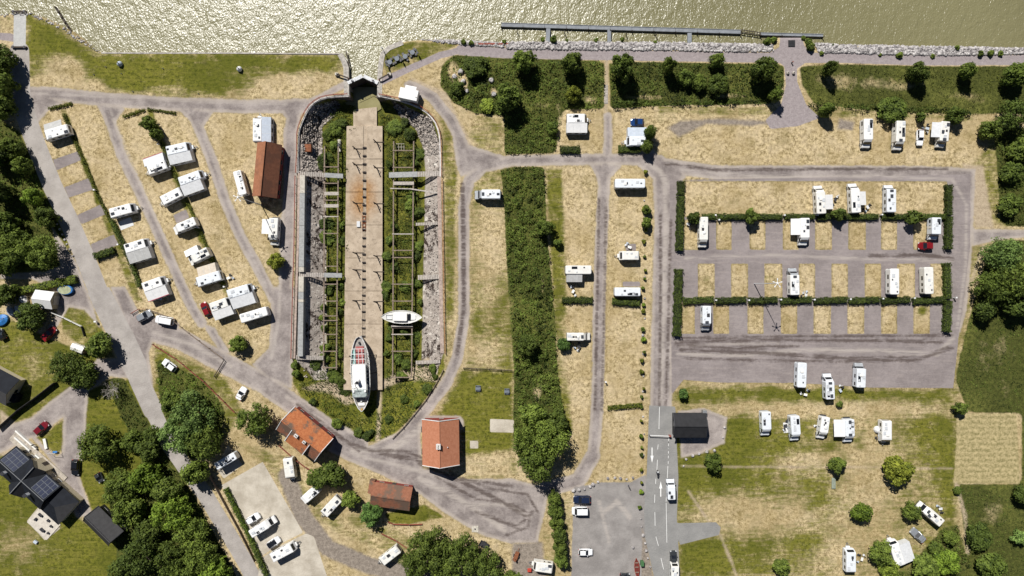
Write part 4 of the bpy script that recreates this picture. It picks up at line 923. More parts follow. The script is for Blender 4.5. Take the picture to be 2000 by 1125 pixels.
# --- around the middle
box = thing('sales_trailer', 'large white box trailer with a raised serving hatch beside the dock gate', 'trailer', P(798,184,2.6) * 1, R(-12)); box.location.z = 0
MB().rbox(-2.35,2.35,-1.35,1.35,.4,2.75,.12,.1).build('body', WHITE, box); MB().box(-1.3,1.5,1.36,2.3,2.0,2.08).build('serving_hatch', WHITE, box); MB().box(-1.3,1.5,1.35,1.38,1.0,2.0).build('counter_window', GLASS, box)
wheels(box, (-.4,.4), 2.6); MB().beam((2.3,0,.5),(3.4,0,.5),.1).build('drawbar', STEEL, box); MB().rbox(1.9,2.1,-.5,-.3,2.75,2.95,.05,.05).build('roof_vent', DARKM, box)
caravan(1127,231,40,19,0,'white caravan with a pale awning on the pitch by the meadow', aw=('S',(0,1),18,'tent',LB), bar=False)
caravan(1244,275,38,19,180,'white caravan with a blue-grey awning under the leaning tree', aw=('N',(0,.95),18,'tent',BLUEG))
motorhome(952,379,50,21,180,'lone white motorhome inside the bend of the loop lane')
motorhome(1231,358,58,21,180,'long white motorhome at the top of the shrub row', 'aclass')
caravan(1230,499,38,18,180,'small white caravan with a table on a grey mat beside it')
motorhome(1130,527,50,19,0,'white motorhome with a short grey awning on its south side', 'aclass', aw=('S',(.05,.65),15,'tent',GREYC))
motorhome(1226,570,50,19,180,'white round-fronted motorhome above a short hedge', 'aclass')
motorhome(1131,658,46,17,0,'white camper van with a dark cab beside a grey-green bush', 'semi')
# --- eastern pitches
motorhome(1697,259,54,21,-90,'white motorhome farthest left on the lawn below the rough meadow')
motorhome(1760,263,54,21,-92,'white motorhome with a heap of camping gear on its left side')
motorhome(1846,261,48,19,-95,'white motorhome with a grey side awning below the bushes', 'alcove', aw=('W',(.05,.65),15,'canopy',LGREY))
motorhome(1604,389,56,20,93,'white motorhome with a stepped white side tent on the long lawn', aw=('E',(.15,.65),16,'tent',LB))
motorhome(1672,386,58,20,93,'white motorhome with a small square awning near the hedge tree', aw=('E',(.25,.7),13,'canopy',LB))
motorhome(1742,387,54,21,90,'white motorhome alone at the east end of the long lawn', 'alcove')
motorhome(1375,453,58,19,-90,'long white motorhome at the west end of the upper pitch row')
motorhome(1573,452,52,20,-90,'white motorhome with a big white awning in the upper pitch row', aw=('W',(0.02,.62),17,'canopy',LB))
motorhome(1830,446,42,20,-91,'short white motorhome behind the red car in the corner pitch', 'alcove')
motorhome(1553,550,52,20,91,'white motorhome next to the lamp mast in the middle pitch row')
motorhome(1748,550,50,20,90,'left one of the two white motorhomes at the east end of the middle row', 'aclass')
motorhome(1815,548,52,20,91,'right one of the two white motorhomes at the east end of the middle row', 'aclass', 1)
motorhome(1381,622,48,19,-90,'only white motorhome in the lower pitch row')
motorhome(1567,733,48,20,88,'leftmost of three white motorhomes on the gravel edge', 'aclass')
motorhome(1622,756,48,19,92,'middle of three white motorhomes, standing half on the grass')
motorhome(1683,734,46,20,88,'rightmost of three white motorhomes on the gravel edge', 'alcove')
motorhome(1498,829,48,20,-88,'leftmost white motorhome in the row on the green lawn')
motorhome(1555,838,50,20,-86,'white motorhome with a small square mat on its left, on the green lawn', )
motorhome(1611,837,44,18,-98,'narrow tilted white motorhome with chairs on its left', )
motorhome(1661,843,46,20,-88,'white motorhome with a large white awning on the green lawn', aw=('W',(.0,.72),20,'canopy',LB))
caravan(1733,843,42,20,-90,'white caravan with a small round tent at its side', )
motorhome(1821,1006,52,19,139,'white motorhome parked diagonally beside a round tree at the lawn corner')
caravan(1663,1097,44,21,90,'white caravan at the bottom edge of the big lawn', )
caravan(1753,1083,50,20,108,'white caravan with a wide pale awning among the bushes', aw=('E',(.05,.8),22,'tent',LGREY))
motorhome(1312,958,37,16,91,'white camper van driving north on the marked road', 'van')
# --- south west yard
motorhome(440,901,44,17,210,'old silver-white bus camper on a concrete apron under the big tree', 'aclass', 2)
caravan(564,916,42,21,-82,'white caravan with a smooth roof on the grass beside the yard')
motorhome(603,969,42,19,221,'white motorhome half under the dark spreading tree', 'alcove')
caravan(645,991,46,19,227,'white caravan facing the yard below the dark spreading tree')
caravan(760,1087,46,18,218,'white caravan alone near the bottom thicket')
motorhome(511,1031,52,18,31,'white motorhome on the big concrete yard', 'semi')
caravan(551,1080,50,19,28,'white caravan across the joint of the two concrete yards')
caravan(1061,1109,38,20,172,'white caravan beside the dense hedge at the bottom edge', 1)
tow = caravan(1319,1117,30,16,90,'white caravan being towed at the bottom of the marked road')
# --- cars and vans
car(280,617,32,16,27,'silver','silver estate car at the junction beside the brown fence')
car(320,626,36,16,170,'white','white van parked at the junction beside the silver estate car','van')
car(400,604,29,14,115,'red','bright red car beside the white caravan in the western camp')
car(329,714,30,14,143,'white','white car parked on the rough verge below the junction','hatch')
car(470,769,27,14,60,'white','white car on the gravel near the wooden fence','saloon')
car(93,652,33,15,45,'red','red car on the garden drive by the white tent garage','saloon')
car(78,837,31,15,42,'dark_red','dark red car on the drive of the solar-roofed house')
car(145,914,31,17,-92,'black','black car on the paved drive beside the solar-roofed house')
car(192,934,20,13,-60,'dark_grey','small dark car half under the trees','hatch')
car(493,1014,29,14,32,'white','white car beside the motorhome on the concrete yard')
car(533,1061,29,14,34,'white','white car with a black roof on the concrete yard','hatch',True)
car(1245,238,26,15,180,'blue','bright blue car near the waterfront thicket','hatch')
car(1799,268,32,13,-92,'white','white car between the motorhomes below the rough meadow')
car(1810,480,29,15,180,'red','red car crosswise in the corner pitch by the hedge')
car(1795,1047,34,15,137,'silver','silver car with a long bonnet on the lawn corner','saloon')
car(1137,977,34,16,180,'navy','dark blue car in the car park','hatch')
car(1133,999,32,16,180,'white','white van in the car park below the dark blue car','van')
car(1144,1080,28,13,0,'white','white car alone in the lower car park','hatch')
car(1221,1128,20,13,0,'dark_grey','dark car cut by the bottom edge of the picture')
car(1316,1091,28,13,90,'dark_grey','dark car towing a caravan on the marked road')
car(0,654,22,14,120,'black','black car at the left edge of the garden')
# small wooden trailer, cart, motorcycle, skip
c = P(151,681,1.8); t = thing('horse_trailer', 'old white trailer box with a wooden end on the garden lawn', 'trailer', (c.x, c.y, 0), R(-20))
MB().rings([[(-1.7,-.85,.4),(-1.7,.85,.4),(-1.7,.85,1.7),(-1.7,0,2.05),(-1.7,-.85,1.7)],[(1.5,-.85,.4),(1.5,.85,.4),(1.5,.85,1.7),(1.5,0,2.05),(1.5,-.85,1.7)]]).build('body', OFFW, t); MB().box(1.5,1.62,-.85,.85,.4,1.75).build('end_board', TIMB, t); MB().beam((1.5,0,.45),(2.6,0,.45),.1).build('drawbar', STEEL, t); wheels(t, (0,), 1.8)
MB().box(-.6,-.2,-.3,.1,1.92,2.02).build('roof_vent', DARKM, t)
c = P(1284,925); t = thing('motorcycle', 'motorcycle with rider riding up the marked road', 'motorcycle', (c.x, c.y, 0), R(92))
for x in (-.7,.7): MB().cyl((x,-.08,.31),(x,.08,.31),.31,.31,14).build('wheel', RUBBER, t)
MB().rbox(-.75,.45,-.16,.16,.5,.85,.1,.08).build('body', DARKM, t); MB().beam((.55,-.36,1.0),(.55,.36,1.0),.06).build('handlebar', DARKM, t); MB().beam((.7,0,.31),(.5,0,1.0),.08).build('fork', STEEL, t); MB().rbox(.45,.75,-.2,.2,.75,1.1,.08,.08).build('fairing', LGREY, t)
def person(px, py, ang, top, legs, label, seat=False, z0=0.0):
    "one continuous figure grown along a skeleton; clothes are materials on it"
    c = P(px, py, .9); me = bpy.data.meshes.new('body')
    if seat: J = [(0,0,.92),(.02,0,1.15),(.10,0,1.36),(.13,0,1.46),(.17,0,1.62),(.02,.11,.90),(.38,.17,.80),(.26,.19,.42),(.36,.19,.34),(.02,-.11,.90),(.38,-.17,.80),(.26,-.19,.42),(.36,-.19,.34),(.08,.19,1.36),(.22,.27,1.15),(.48,.32,1.05),(.08,-.19,1.36),(.22,-.27,1.15),(.48,-.32,1.05)]
    else: J = [(0,0,.96),(0,0,1.2),(0,0,1.42),(0,0,1.5),(.02,0,1.66),(0,.10,.92),(.06,.11,.50),(.02,.11,.09),(.16,.12,.05),(0,-.10,.92),(-.05,-.11,.50),(-.12,-.11,.09),(.02,-.12,.05),(0,.20,1.40),(.02,.25,1.12),(.14,.25,.90),(0,-.20,1.40),(.0,-.25,1.12),(.12,-.25,.90)]
    Rd = [.15,.15,.14,.065,.105,.10,.075,.05,.045,.10,.075,.05,.045,.065,.05,.035,.065,.05,.035]
    E = [(0,1),(1,2),(2,3),(3,4),(0,5),(5,6),(6,7),(7,8),(0,9),(9,10),(10,11),(11,12),(2,13),(13,14),(14,15),(2,16),(16,17),(17,18)]
    me.from_pydata(J, E, [])
    o = link('person', me, None, (c.x, c.y, z0), R(ang)); tag(o, label, 'person')
    sk = o.modifiers.new('skin', 'SKIN'); sb = o.modifiers.new('sub', 'SUBSURF'); sb.levels = sb.render_levels = 1
    for v, r in zip(me.skin_vertices[0].data, Rd): v.radius = (r, r)
    me.skin_vertices[0].data[0].use_root = True
    t = NT('clothes'); cz = t.n('ShaderNodeSeparateXYZ'); t.put(cz.inputs[0], t.objpos()); zz = cz.outputs[2]
    cc = t.mix(t.rng(zz, .94, .96), legs, top); cc = t.mix(t.rng(zz, 1.50, 1.52), cc, (.35,.22,.16)); cc = t.mix(t.rng(zz, 1.70, 1.71), cc, (.05,.035,.025))
    t.set(color=cc, rough=.8); me.materials.append(t.m)
    hair = MB().rbox(J[4][0]-.12, J[4][0]+.09, -.1, .1, J[4][2]+.0, J[4][2]+.13, .09, .06).build('hair' if not seat else 'helmet', DARKM if seat else mat('brown_hair', (.05,.035,.02), .8), o)
    return o
person(1284,925.5,92,(.03,.03,.035),(.03,.035,.05),'rider in dark clothing seated on the motorcycle', True)
person(1228,950,200,(.05,.05,.06),(.04,.05,.09),'person in dark clothes walking across the car park')
person(1095,944,20,(.06,.05,.05),(.03,.03,.04),'person in dark clothes on the lane by the big tree')
person(65,869,-40,(.05,.05,.06),(.03,.03,.04),'person in dark clothes on the drive near the dark red car')
c = P(1244,1108,.8); t = thing('open_boat', 'rust-red open boat lying beside the car park verge', 'boat', (c.x, c.y, 0), R(93))
st = [(-2.2,.30,.2,.7,.1),(-1.2,.58,.35,.65,.02),(0,.64,.4,.65,.0),(1.2,.52,.3,.7,.02),(2.2,.06,.03,.85,.35)]
hull(MB(), st).build('hull', mat('rust_red_paint', (.28,.045,.02), .6, 0, .25), t); bulwark(MB(), st, .12, .1).build('gunwale', MATS['rust_red_paint'], t); deck(MB(), st, -.02, .09).build('bottom_boards', mat('dark_red_boards', (.12,.02,.015), .8), t)
for x in (-1.3,0,1.1): MB().box(x-.12,x+.12,-.45,.45,.68,.74).build('thwart', TIMB, t)
# ------------------------------------------------------------------ houses and sheds
def tile_material(name, c0, c1, moss=None, amt=.5, ridge=2.6):
    t = NT(name); p = t.objpos()
    w = t.n('ShaderNodeTexWave'); w.bands_direction = 'Y'; w.inputs['Scale'].default_value = ridge; w.inputs['Distortion'].default_value = .3; t.put(w.inputs['Vector'], p)
    row = t.n('ShaderNodeTexWave'); row.bands_direction = 'X'; row.inputs['Scale'].default_value = ridge * .7; t.put(row.inputs['Vector'], p)
    c = t.mix(t.rng(t.noise(1.6, 5, .7, p), .3, .7), c0, c1)
    c = t.mix(t.math('MULTIPLY', t.math('MULTIPLY', w.outputs['Fac'], .5), row.outputs['Fac']), c, tuple(x * .55 for x in c0))
    if moss: c = t.mix(t.math('MULTIPLY', t.rng(t.noise(.24, 4, .6, p), .45, .55), amt), c, moss)
    t.set(color=c, rough=.9, spec=.2, normal=t.bump(w.outputs['Fac'], .3, .05)); MATS[name] = t.m; return t.m
TORANGE = tile_material('orange_clay_tiles', (.38,.15,.082), (.47,.205,.12))
TOLD = tile_material('mossy_clay_tiles', (.33,.105,.042), (.47,.18,.075), (.105,.088,.07), .9)
TRED = tile_material('dark_red_tiles', (.20,.083,.048), (.29,.125,.075), (.11,.085,.065), .8)
TSHADE = tile_material('shaded_red_tiles', (.15,.062,.037), (.22,.092,.053), (.10,.05,.035), .5)  # barn slope away from the sun: shade put into a darker tile colour
TLIT = tile_material('sunlit_red_tiles', (.26,.108,.056), (.36,.155,.085), (.17,.08,.05), .4)  # same barn tiles, sunlight on the left slope put into a paler colour
BLACKR = mat('black_felt_roof', (.016,.016,.018), .8, 0, .25, 1.0); SLATE = mat('anthracite_roof', (.011,.013,.018), .75, 0, .2, .8, spec=.15); LSLATE = mat('grey_felt_roof', (.05,.049,.051), .9, 0, .12, 1.2)
WALLR = mat('falu_red_boards', (.20,.035,.025), .9, 0, .15, 2); WALLC = mat('cream_render', (.48,.42,.30), .9, 0, .08); WALLB = mat('black_boards', (.02,.02,.022), .8, 0, .2, 2)
def gable(name, label, cat, px, py, ang, L, w, he, hr, roof, wall, over=.35, chim=(), vents=(), verge=WHITE, doors=True, zc=None):
    "gabled house, ridge along local X; (px, py) is the centre of the roof"
    L *= S; w *= S; k = 1 - (he + hr) / 2 / H; c = P(px, py, (he + hr) / 2); L *= k; w *= k
    t = thing(name, label, cat, (c.x, c.y, 0), R(ang)); a, b = L/2 - over, w/2 - over
    def zr(y): return hr - (hr - he) * abs(y) / (w / 2)
    zw = zr(b) - .12
    MB().rings([[(-a,-b,-.05),(-a,b,-.05),(-a,b,zw),(-a,0,hr-.15),(-a,-b,zw)],[(a,-b,-.05),(a,b,-.05),(a,b,zw),(a,0,hr-.15),(a,-b,zw)]]).build('wall', wall, t)
    rl = roof if isinstance(roof, (list, tuple)) else (roof, roof)
    slopes = []
    for s, m in ((1, rl[0]), (-1, rl[1])):
        slopes.append(MB().rings([[(-L/2,0,hr),(L/2,0,hr),(L/2,s*w/2,he),(-L/2,s*w/2,he)],[(-L/2,0,hr-.16),(L/2,0,hr-.16),(L/2,s*w/2,he-.16),(-L/2,s*w/2,he-.16)]]).build('roof_slope', m, t))
    MB().beam((-L/2,0,hr+.03),(L/2,0,hr+.03),.26,.14).build('ridge_cap', rl[0], t)
    for x in (-L/2, L/2):
        for s in (-1, 1):
            if verge: MB().beam((x,0,hr+.02),(x,s*w/2,he+.02),.14,.22).build('verge_board', verge, t)
    for x, y, sz, h in chim:
        ch = MB().box(x-sz,x+sz,y-sz*.8,y+sz*.8,zr(y)-.6,hr+h).build('chimney', mat('limewashed_brick', (.55,.52,.48), .9, 0, .15, 2), t)
        MB().box(x-sz*1.15,x+sz*1.15,y-sz*.95,y+sz*.95,hr+h-.16,hr+h-.04).build('chimney_cap', LGREY, ch)
        for q in (-.4,.4): MB().cyl((x+q*sz,y,hr+h-.02),(x+q*sz,y,hr+h+.12),.13,.11).build('flue', DARKM, ch)
    for x, y in vents: MB().cyl((x,y,zr(y)-.1),(x,y,zr(y)+.35),.12,.12).build('vent_pipe', LGREY, t)
    n = max(2, int(L / 2.6))
    for s in (-1, 1):
        for i in range(n):
            x = -a + 2*a*(i+.5)/n
            if doors and i == n // 2 and s == 1:
                d = MB().box(x-.5,x+.5,s*b-.03,s*b+.04,0,2.05).build('door', DTIMB, t); MB().cyl((x+.35,s*(b+.04)-.0,1.0),(x+.35,s*(b+.10),1.0),.03).build('handle', STEEL, d)
            else:
                d = MB().box(x-.5,x+.5,s*b-.03,s*b+.035,1.0,min(2.1, zw-.1)).build('window', GLASS, t)
                MB().box(x-.58,x+.58,s*b-.02,s*b+.05,.92,1.0).build('sill', WHITE, d)
    for s in (-1, 1):
        d = MB().box(s*a-.03,s*a+.035,-.5,.5,1.0,min(2.1,zw-.1)).build('window', GLASS, t); MB().box(s*a-.02,s*a+.05,-.58,.58,.92,1.0).build('sill', WHITE, d)
        if hr > 5: MB().box(s*a-.03,s*a+.035,-.4,.4,3.3,4.3).build('gable_window', GLASS, t)
    return t
h3 = gable('cottage','bright orange tiled cottage with a white chimney below the lawn','house',859.5,866,90.8,91,73,3.6,6.6,(TORANGE,TORANGE),WALLR,.4,[(-.35,.2,.58,.7)],[(-.9,-1.9)])
for dx in (2.6,-3.0):
    MB().rbox(dx-.7,dx+.7,4.6,5.15,0,1.1,.1,.1).build('window_box', DARKM, h3)
h1 = gable('barn','long red-brown tiled barn on the western camp','barn',517.5,331,84.5,106,49,3.0,6.0,(TLIT,TSHADE),WALLR,.3,verge=None)
h2 = gable('old_house','angled old house with patched orange tiles and two chimneys','house',591.5,850,-39.3,98,58,3.5,6.4,(TOLD,TRED),WALLR,.35,[(-1.0,-.55,.42,.5),(1.5,-.55,.36,.4)])
MB().rings([[(-2.7,-.3,6.36),(2.9,-.3,6.36),(2.9,-4.15,4.15),(-2.7,-4.15,4.15)],[(-2.7,-.3,6.1),(2.9,-.3,6.1),(2.9,-4.15,3.3),(-2.7,-4.15,3.3)]]).build('raised_roof', TOLD, h2)
for x in (-2.7,2.9): MB().beam((x,-.3,6.40),(x,-4.2,4.18),.18,.2).build('verge_board', WHITE, h2)
h4 = gable('small_house','small dark red tiled house with a lean-to near the turning circle','house',763.5,971.5,-8.2,78,47,2.7,4.3,(TRED,TRED),WALLR,.3,verge=None)
MB().rings([[(-6.1,-.2,2.2),(-4.8,-.2,3.0),(-4.8,3.0,2.6),(-6.1,3.0,1.9)],[(-6.1,-.2,0),(-4.8,-.2,0),(-4.8,3.0,0),(-6.1,3.0,0)]]).build('lean_to', TRED, h4)
h5 = gable('reception_hut','black roofed reception hut beside the road barrier','hut',1348.5,832,0,64,48,2.9,4.3,BLACKR,WALLB,.4,verge=DARKM)
BS = thing('bicycle_stand','row of steel bicycle hoops below the black hut','bicycle stand',h5.location)
for dx in (-.4,.1,.6,1.1): MB().beam((dx,-4.0,.02),(dx,-4.0,.7),.05).beam((dx,-4.0,.7),(dx,-3.2,.7),.05).beam((dx,-3.2,.7),(dx,-3.2,.02),.05).build('hoop', STEEL, BS)
MB().rbox(3.7,4.7,2.7,3.5,0,1.6,.05,.08).build('service_box', STEEL, h5)
h7 = gable('garden_shed','felt roofed black shed beside the wood','shed',196,1031,-45,70,42,2.6,5.2,(LSLATE,BLACKR),WALLB,.25,verge=DARKM)  # light painted into the felt: sunlit slope grey, shaded slope black
# white tent garage
c = P(84,585,2.6); t = thing('tent_garage','white tent garage at the head of the garden drive','tent',(c.x,c.y,0),R(-7))
for nm, q, m in (('roof_panel',[(-2.4,2.2,2.3),(2.4,2.2,2.3),(2.4,0,3.5),(-2.4,0,3.5)],LB),('roof_panel',[(-2.4,-2.2,2.3),(2.4,-2.2,2.3),(2.4,0,3.5),(-2.4,0,3.5)],LB)):
    MB().rings([q, [(x,y,zz-.06) for x,y,zz in q]]).build(nm, m, t)
MB().rings([[(-2.3,-2.1,0),(-2.3,2.1,0),(-2.3,2.1,2.3),(-2.3,0,3.4),(-2.3,-2.1,2.3)],[(2.3,-2.1,0),(2.3,2.1,0),(2.3,2.1,2.3),(2.3,0,3.4),(2.3,-2.1,2.3)]]).build('wall', mat('tan_canvas', (.40,.33,.22), .85), t)
MB().box(2.28,2.36,-1.1,1.1,0,2.1).build('door_flap', BEIGE, t)
# villa with solar panels
c = P(52,935,4.0); v = thing('villa','black roofed villa with two arrays of blue solar panels','house',(c.x,c.y,0),R(-42)); 
def vl(px, py, zz):
    q = P(px, py, zz) - Vector((c.x, c.y, 0)); a = R(42); return Vector((q.x*math.cos(a)-q.y*math.sin(a), q.x*math.sin(a)+q.y*math.cos(a), zz))
SOLAR = mat('blue_solar_cell', (.006,.012,.04), .3, .1, .15, 2.0, spec=.6)
mat('roof_flashing', (.16,.165,.17), .5)
MB().rings([[(-7.2,-3.3,-.05),(-7.2,3.3,-.05),(-7.2,3.3,3.6),(-7.2,0,5.6),(-7.2,-3.3,3.6)],[(7.0,-3.3,-.05),(7.0,3.3,-.05),(7.0,3.3,3.6),(7.0,0,5.6),(7.0,-3.3,3.6)]]).build('wall', WALLC, v)
# main roof: long slopes; cross wings carry the panels
def slab(pts, m, nm='roof_slope', th=.14, par=None):
    return MB().rings([pts, [(p[0], p[1], p[2]-th) for p in pts]]).build(nm, m, par or v)
slab([(-7.6,0.02,5.9),(7.4,0.02,5.9),(7.4,-3.9,3.4),(-7.6,-3.9,3.4)], SLATE)
slab([(-7.6,-0.02,5.9),(7.4,-0.02,5.9),(7.4,3.9,3.4),(-7.6,3.9,3.4)], SLATE)
for x0, x1 in ((-7.2,-2.4),(2.4,7.0)):
    pass
MB().beam((-7.6,0,5.94),(7.4,0,5.94),.16,.10).build('ridge_cap', MATS['roof_flashing'], v)
# raised central cross gable towards the garden and the drive
slab([(-2.3,-4.4,3.8),(0,-4.4,5.75),(0,4.4,5.75),(-2.3,4.4,3.8)], SLATE, 'cross_roof')
slab([(2.3,-4.4,3.8),(0,-4.4,5.75),(0,4.4,5.75),(2.3,4.4,3.8)], BLACKR, 'cross_roof')
MB().beam((0,-4.4,5.79),(0,4.4,5.79),.16,.10).build('ridge_cap', MATS['roof_flashing'], v)
MB().rings([[(-2.0,-4.1,0),(2.0,-4.1,0),(2.0,-4.1,3.9),(0,-4.1,5.5),(-2.0,-4.1,3.9)],[(-2.0,4.1,0),(2.0,4.1,0),(2.0,4.1,3.9),(0,4.1,5.5),(-2.0,4.1,3.9)]]).build('cross_wall', WALLC, v)
for s in (-1,1):
    for (xa, xb) in ((-7.2,-2.9),(2.9,7.0)):
        for r_ in range(3):
            for cc_ in range(4):
                if s < 0 and r_ != 1 and False: continue
                u0 = xa + (xb-xa)*cc_/4 + .09; u1 = xa + (xb-xa)*(cc_+1)/4 - .09
                y0 = .35 + r_*1.1; y1 = y0 + .94
                if s < 0: continue
                f = lambda y: 5.9 - 2.5*y/3.9 + .09
                q = [(u0,s*y0,f(y0)),(u1,s*y0,f(y0)),(u1,s*y1,f(y1)),(u0,s*y1,f(y1))]
                p_ = MB().rings([q,[(x,y,zz-.05) for x,y,zz in q]]).build('solar_panel', SOLAR, v)
for (xa, xb) in ((-7.2,-2.9),(2.9,7.0)):
    f = lambda y: 5.9 - 2.5*y/3.9 + .035
    q = [(xa-.05,.25,f(.25)),(xb+.05,.25,f(.25)),(xb+.05,3.68,f(3.68)),(xa-.05,3.68,f(3.68))]
    MB().rings([q,[(x,y,zz-.03) for x,y,zz in q]]).build('panel_frame', mat('panel_frame_grey', (.07,.08,.10), .6), v)
for x, y in ((-4.5,-1.6),(3.2,-1.9)):
    ch = MB().box(x-.35,x+.35,y-.35,y+.35,4.2,6.3).build('chimney', LGREY, v); MB().box(x-.42,x+.42,y-.42,y+.42,6.3,6.4).build('chimney_cap', DARKM, ch)
# hipped extension
e0, e1, f0, f1, ze, zz_ = 7.5, 13.2, -4.2, 3.6, 2.7, 4.6
MB().box(7.05, e1-.3, f0+.3, f1-.3, 0, ze).build('extension_wall', WALLC, v)
xm = 10.0; ym = -.3
for q, m in (([(e0-.4,f0,ze),(e1,f0,ze),(xm,ym,zz_),(e0-.4,ym,zz_)],SLATE),([(e1,f0,ze),(e1,f1,ze),(xm,ym,zz_)],LSLATE),([(e0-.4,f1,ze),(e1,f1,ze),(xm,ym,zz_),(e0-.4,ym,zz_)],SLATE)):
    MB().rings([q,[(x,y,w_-.12) for x,y,w_ in q]]).build('hip_roof', m, v)
for x, y in ((-5.5,3.33),(-3.6,3.33),(3.5,3.33),(5.5,3.33)):
    w_ = MB().box(x-.5,x+.5,y-.04,y+.04,1.0,2.3).build('window', GLASS, v); MB().box(x-.6,x+.6,y-.03,y+.08,.9,1.0).build('sill', WHITE, v)
MB().box(-.5,.5,4.08,4.16,.02,2.1).build('door', DTIMB, v)
# terrace walls and planters on the drive side
ter = thing('terrace','stone terrace with planters and walls in front of the villa','terrace',P(62,912),R(-42))
MB().box(-9,8.5,1.4,4.2,.0,.16).build('paving', mat('terrace_paving', (.36,.32,.27), .9, 0, .25, 1.5), ter)
for x0,x1,y0 in ((-9,-2,4.3),(-8,-3,2.9),(-1.2,3.5,3.1),(4,8,2.0),(-3,2,2.2)): MB().box(x0,x1,y0,y0+.35,.0,.75).build('low_wall', OFFW, ter)
pat = thing('patio','pale garden patio with dark furniture behind the villa','patio',P(86,1022),R(-42))
MB().box(-3.4,3.4,-2.6,2.6,.0,.14).build('paving', mat('patio_slabs', (.50,.46,.40), .9, 0, .15, 1.5), pat)
FK = 0
for x,y,a,b in ((-2,1.2,1.1,.6),(.4,1.5,.6,.6),(1.9,.9,.6,.5),(.9,-1.3,1.2,.7),(2.5,-.9,.5,.5),(-2.2,-.4,.5,.8)):
    FK += 1
    tag(MB().rbox(-a/2,a/2,-b/2,b/2,.35,.46,.08,.05).box(-a/2+.05,-a/2+.12,-b/2+.05,b/2-.05,0,.36).box(a/2-.12,a/2-.05,-b/2+.05,b/2-.05,0,.36).build('garden_table' , DARKM, None, Vector(pat.location)+Matrix.Rotation(R(-42),3,'Z')@Vector((x,y,.14)), R(-42)), ['long black table at the left corner of the garden patio','black stool by the villa wall on the garden patio','black table nearest the shed on the garden patio','large black lounger at the front of the garden patio','small black stool at the right corner of the garden patio','narrow black bench at the left edge of the garden patio'][FK-1], 'furniture', 'patio furniture')
# house cut by the left edge
c = P(2,752,3.4); n8 = thing('neighbour_house','dark roofed cream house cut by the left edge of the picture','house',(c.x-1.2,c.y,0),R(-28))
MB().rings([[(-5,-3.2,0),(-5,3.2,0),(-5,3.2,3),(-5,0,5),(-5,-3.2,3)],[(4,-3.2,0),(4,3.2,0),(4,3.2,3),(4,0,5),(4,-3.2,3)]]).build('wall', WALLC, n8)
for s in (-1,1): slab([(-5.3,0,5.2),(4.3,0,5.2),(4.3,s*3.7,2.9),(-5.3,s*3.7,2.9)], SLATE if s > 0 else LSLATE, 'roof_slope', .14, n8)
MB().box(3.98,4.05,-.5,.5,1,2).build('window', GLASS, n8); MB().box(4.0,5.2,-2.6,-.6,0,2.2).build('porch', SLATE, n8)
# ------------------------------------------------------------------ vegetation
def leaf_material(name, lo, hi, patch=0.0):
    t = NT(name); oi = t.n('ShaderNodeObjectInfo')
    f = t.rng(t.math('ADD', t.math('MULTIPLY', t.noise(.8, 3, .6), .55), t.math('MULTIPLY', t.noise(4.0, 2, .6), .45)), .34, .66)
    c = t.mix(f, lo, hi)
    if patch:
        c = t.mix(t.math('MULTIPLY', t.rng(t.noise(.11, 4, .65), .45, .62), patch), c, t.mix(f, (.050,.075,.012), (.20,.25,.05)))
        c = t.mix(t.math('MULTIPLY', t.rng(t.noise(.16, 4, .65, t.scale(t.pos(), (1,1.6,1))), .50, .62), patch), c, t.mix(f, (.008,.014,.003), (.05,.066,.015)))
        c = t.mix(t.math('MULTIPLY', t.rng(t.noise(.45, 5, .7), .64, .72), patch * .8), c, t.mix(f, (.09,.10,.03), (.38,.40,.20)))
    c = t.mix(1.0, c, oi.outputs['Color'], 'MULTIPLY')
    hv = t.n('ShaderNodeHueSaturation'); t.put(hv.inputs['Value'], t.rng(oi.outputs['Random'], 0, 1, .72, 1.3, False)); t.put(hv.inputs['Color'], c)
    c = hv.outputs[0]
    t.set(color=c, rough=.7, spec=.22)
    tr = t.n('ShaderNodeBsdfTranslucent'); t.put(tr.inputs['Color'], c); mx = t.n('ShaderNodeMixShader'); mx.inputs[0].default_value = .3
    t.t.links.new(t.bsdf.outputs[0], mx.inputs[1]); t.t.links.new(tr.outputs[0], mx.inputs[2]); t.t.links.new(mx.outputs[0], t.out.inputs['Surface'])
    return t.m
LEAF = leaf_material('tree_leaves', (.036,.057,.011), (.235,.29,.055))
BARK = mat('bark', (.085,.065,.05), .95, 0, .3, 3, .5)
def leaf_mesh(name, cen, nor, size, rs, m=None, asp=.62):
    "cloud of small four-cornered leaves: centres, facing directions and sizes"
    n = len(cen); nor = nor / np.linalg.norm(nor, axis=1, keepdims=True)
    a = rs.normal(size=(n, 3)); u = np.cross(nor, a); u /= np.linalg.norm(u, axis=1, keepdims=True) + 1e-9; v = np.cross(nor, u)
    s = size[:, None]; bend = nor * s * .18
    V = np.stack([cen - u * s, cen + v * s * asp + bend, cen + u * s, cen - v * s * asp + bend], 1).reshape(-1, 3).astype(np.float32)
    me = bpy.data.meshes.new(name); me.vertices.add(n * 4); me.vertices.foreach_set('co', V.ravel())
    me.loops.add(n * 4); me.loops.foreach_set('vertex_index', np.arange(n * 4, dtype=np.int32))
    me.polygons.add(n); me.polygons.foreach_set('loop_start', np.arange(0, n * 4, 4, dtype=np.int32)); me.polygons.foreach_set('loop_total', np.full(n, 4, np.int32))
    me.update(calc_edges=True); me.materials.append(m or LEAF); return me
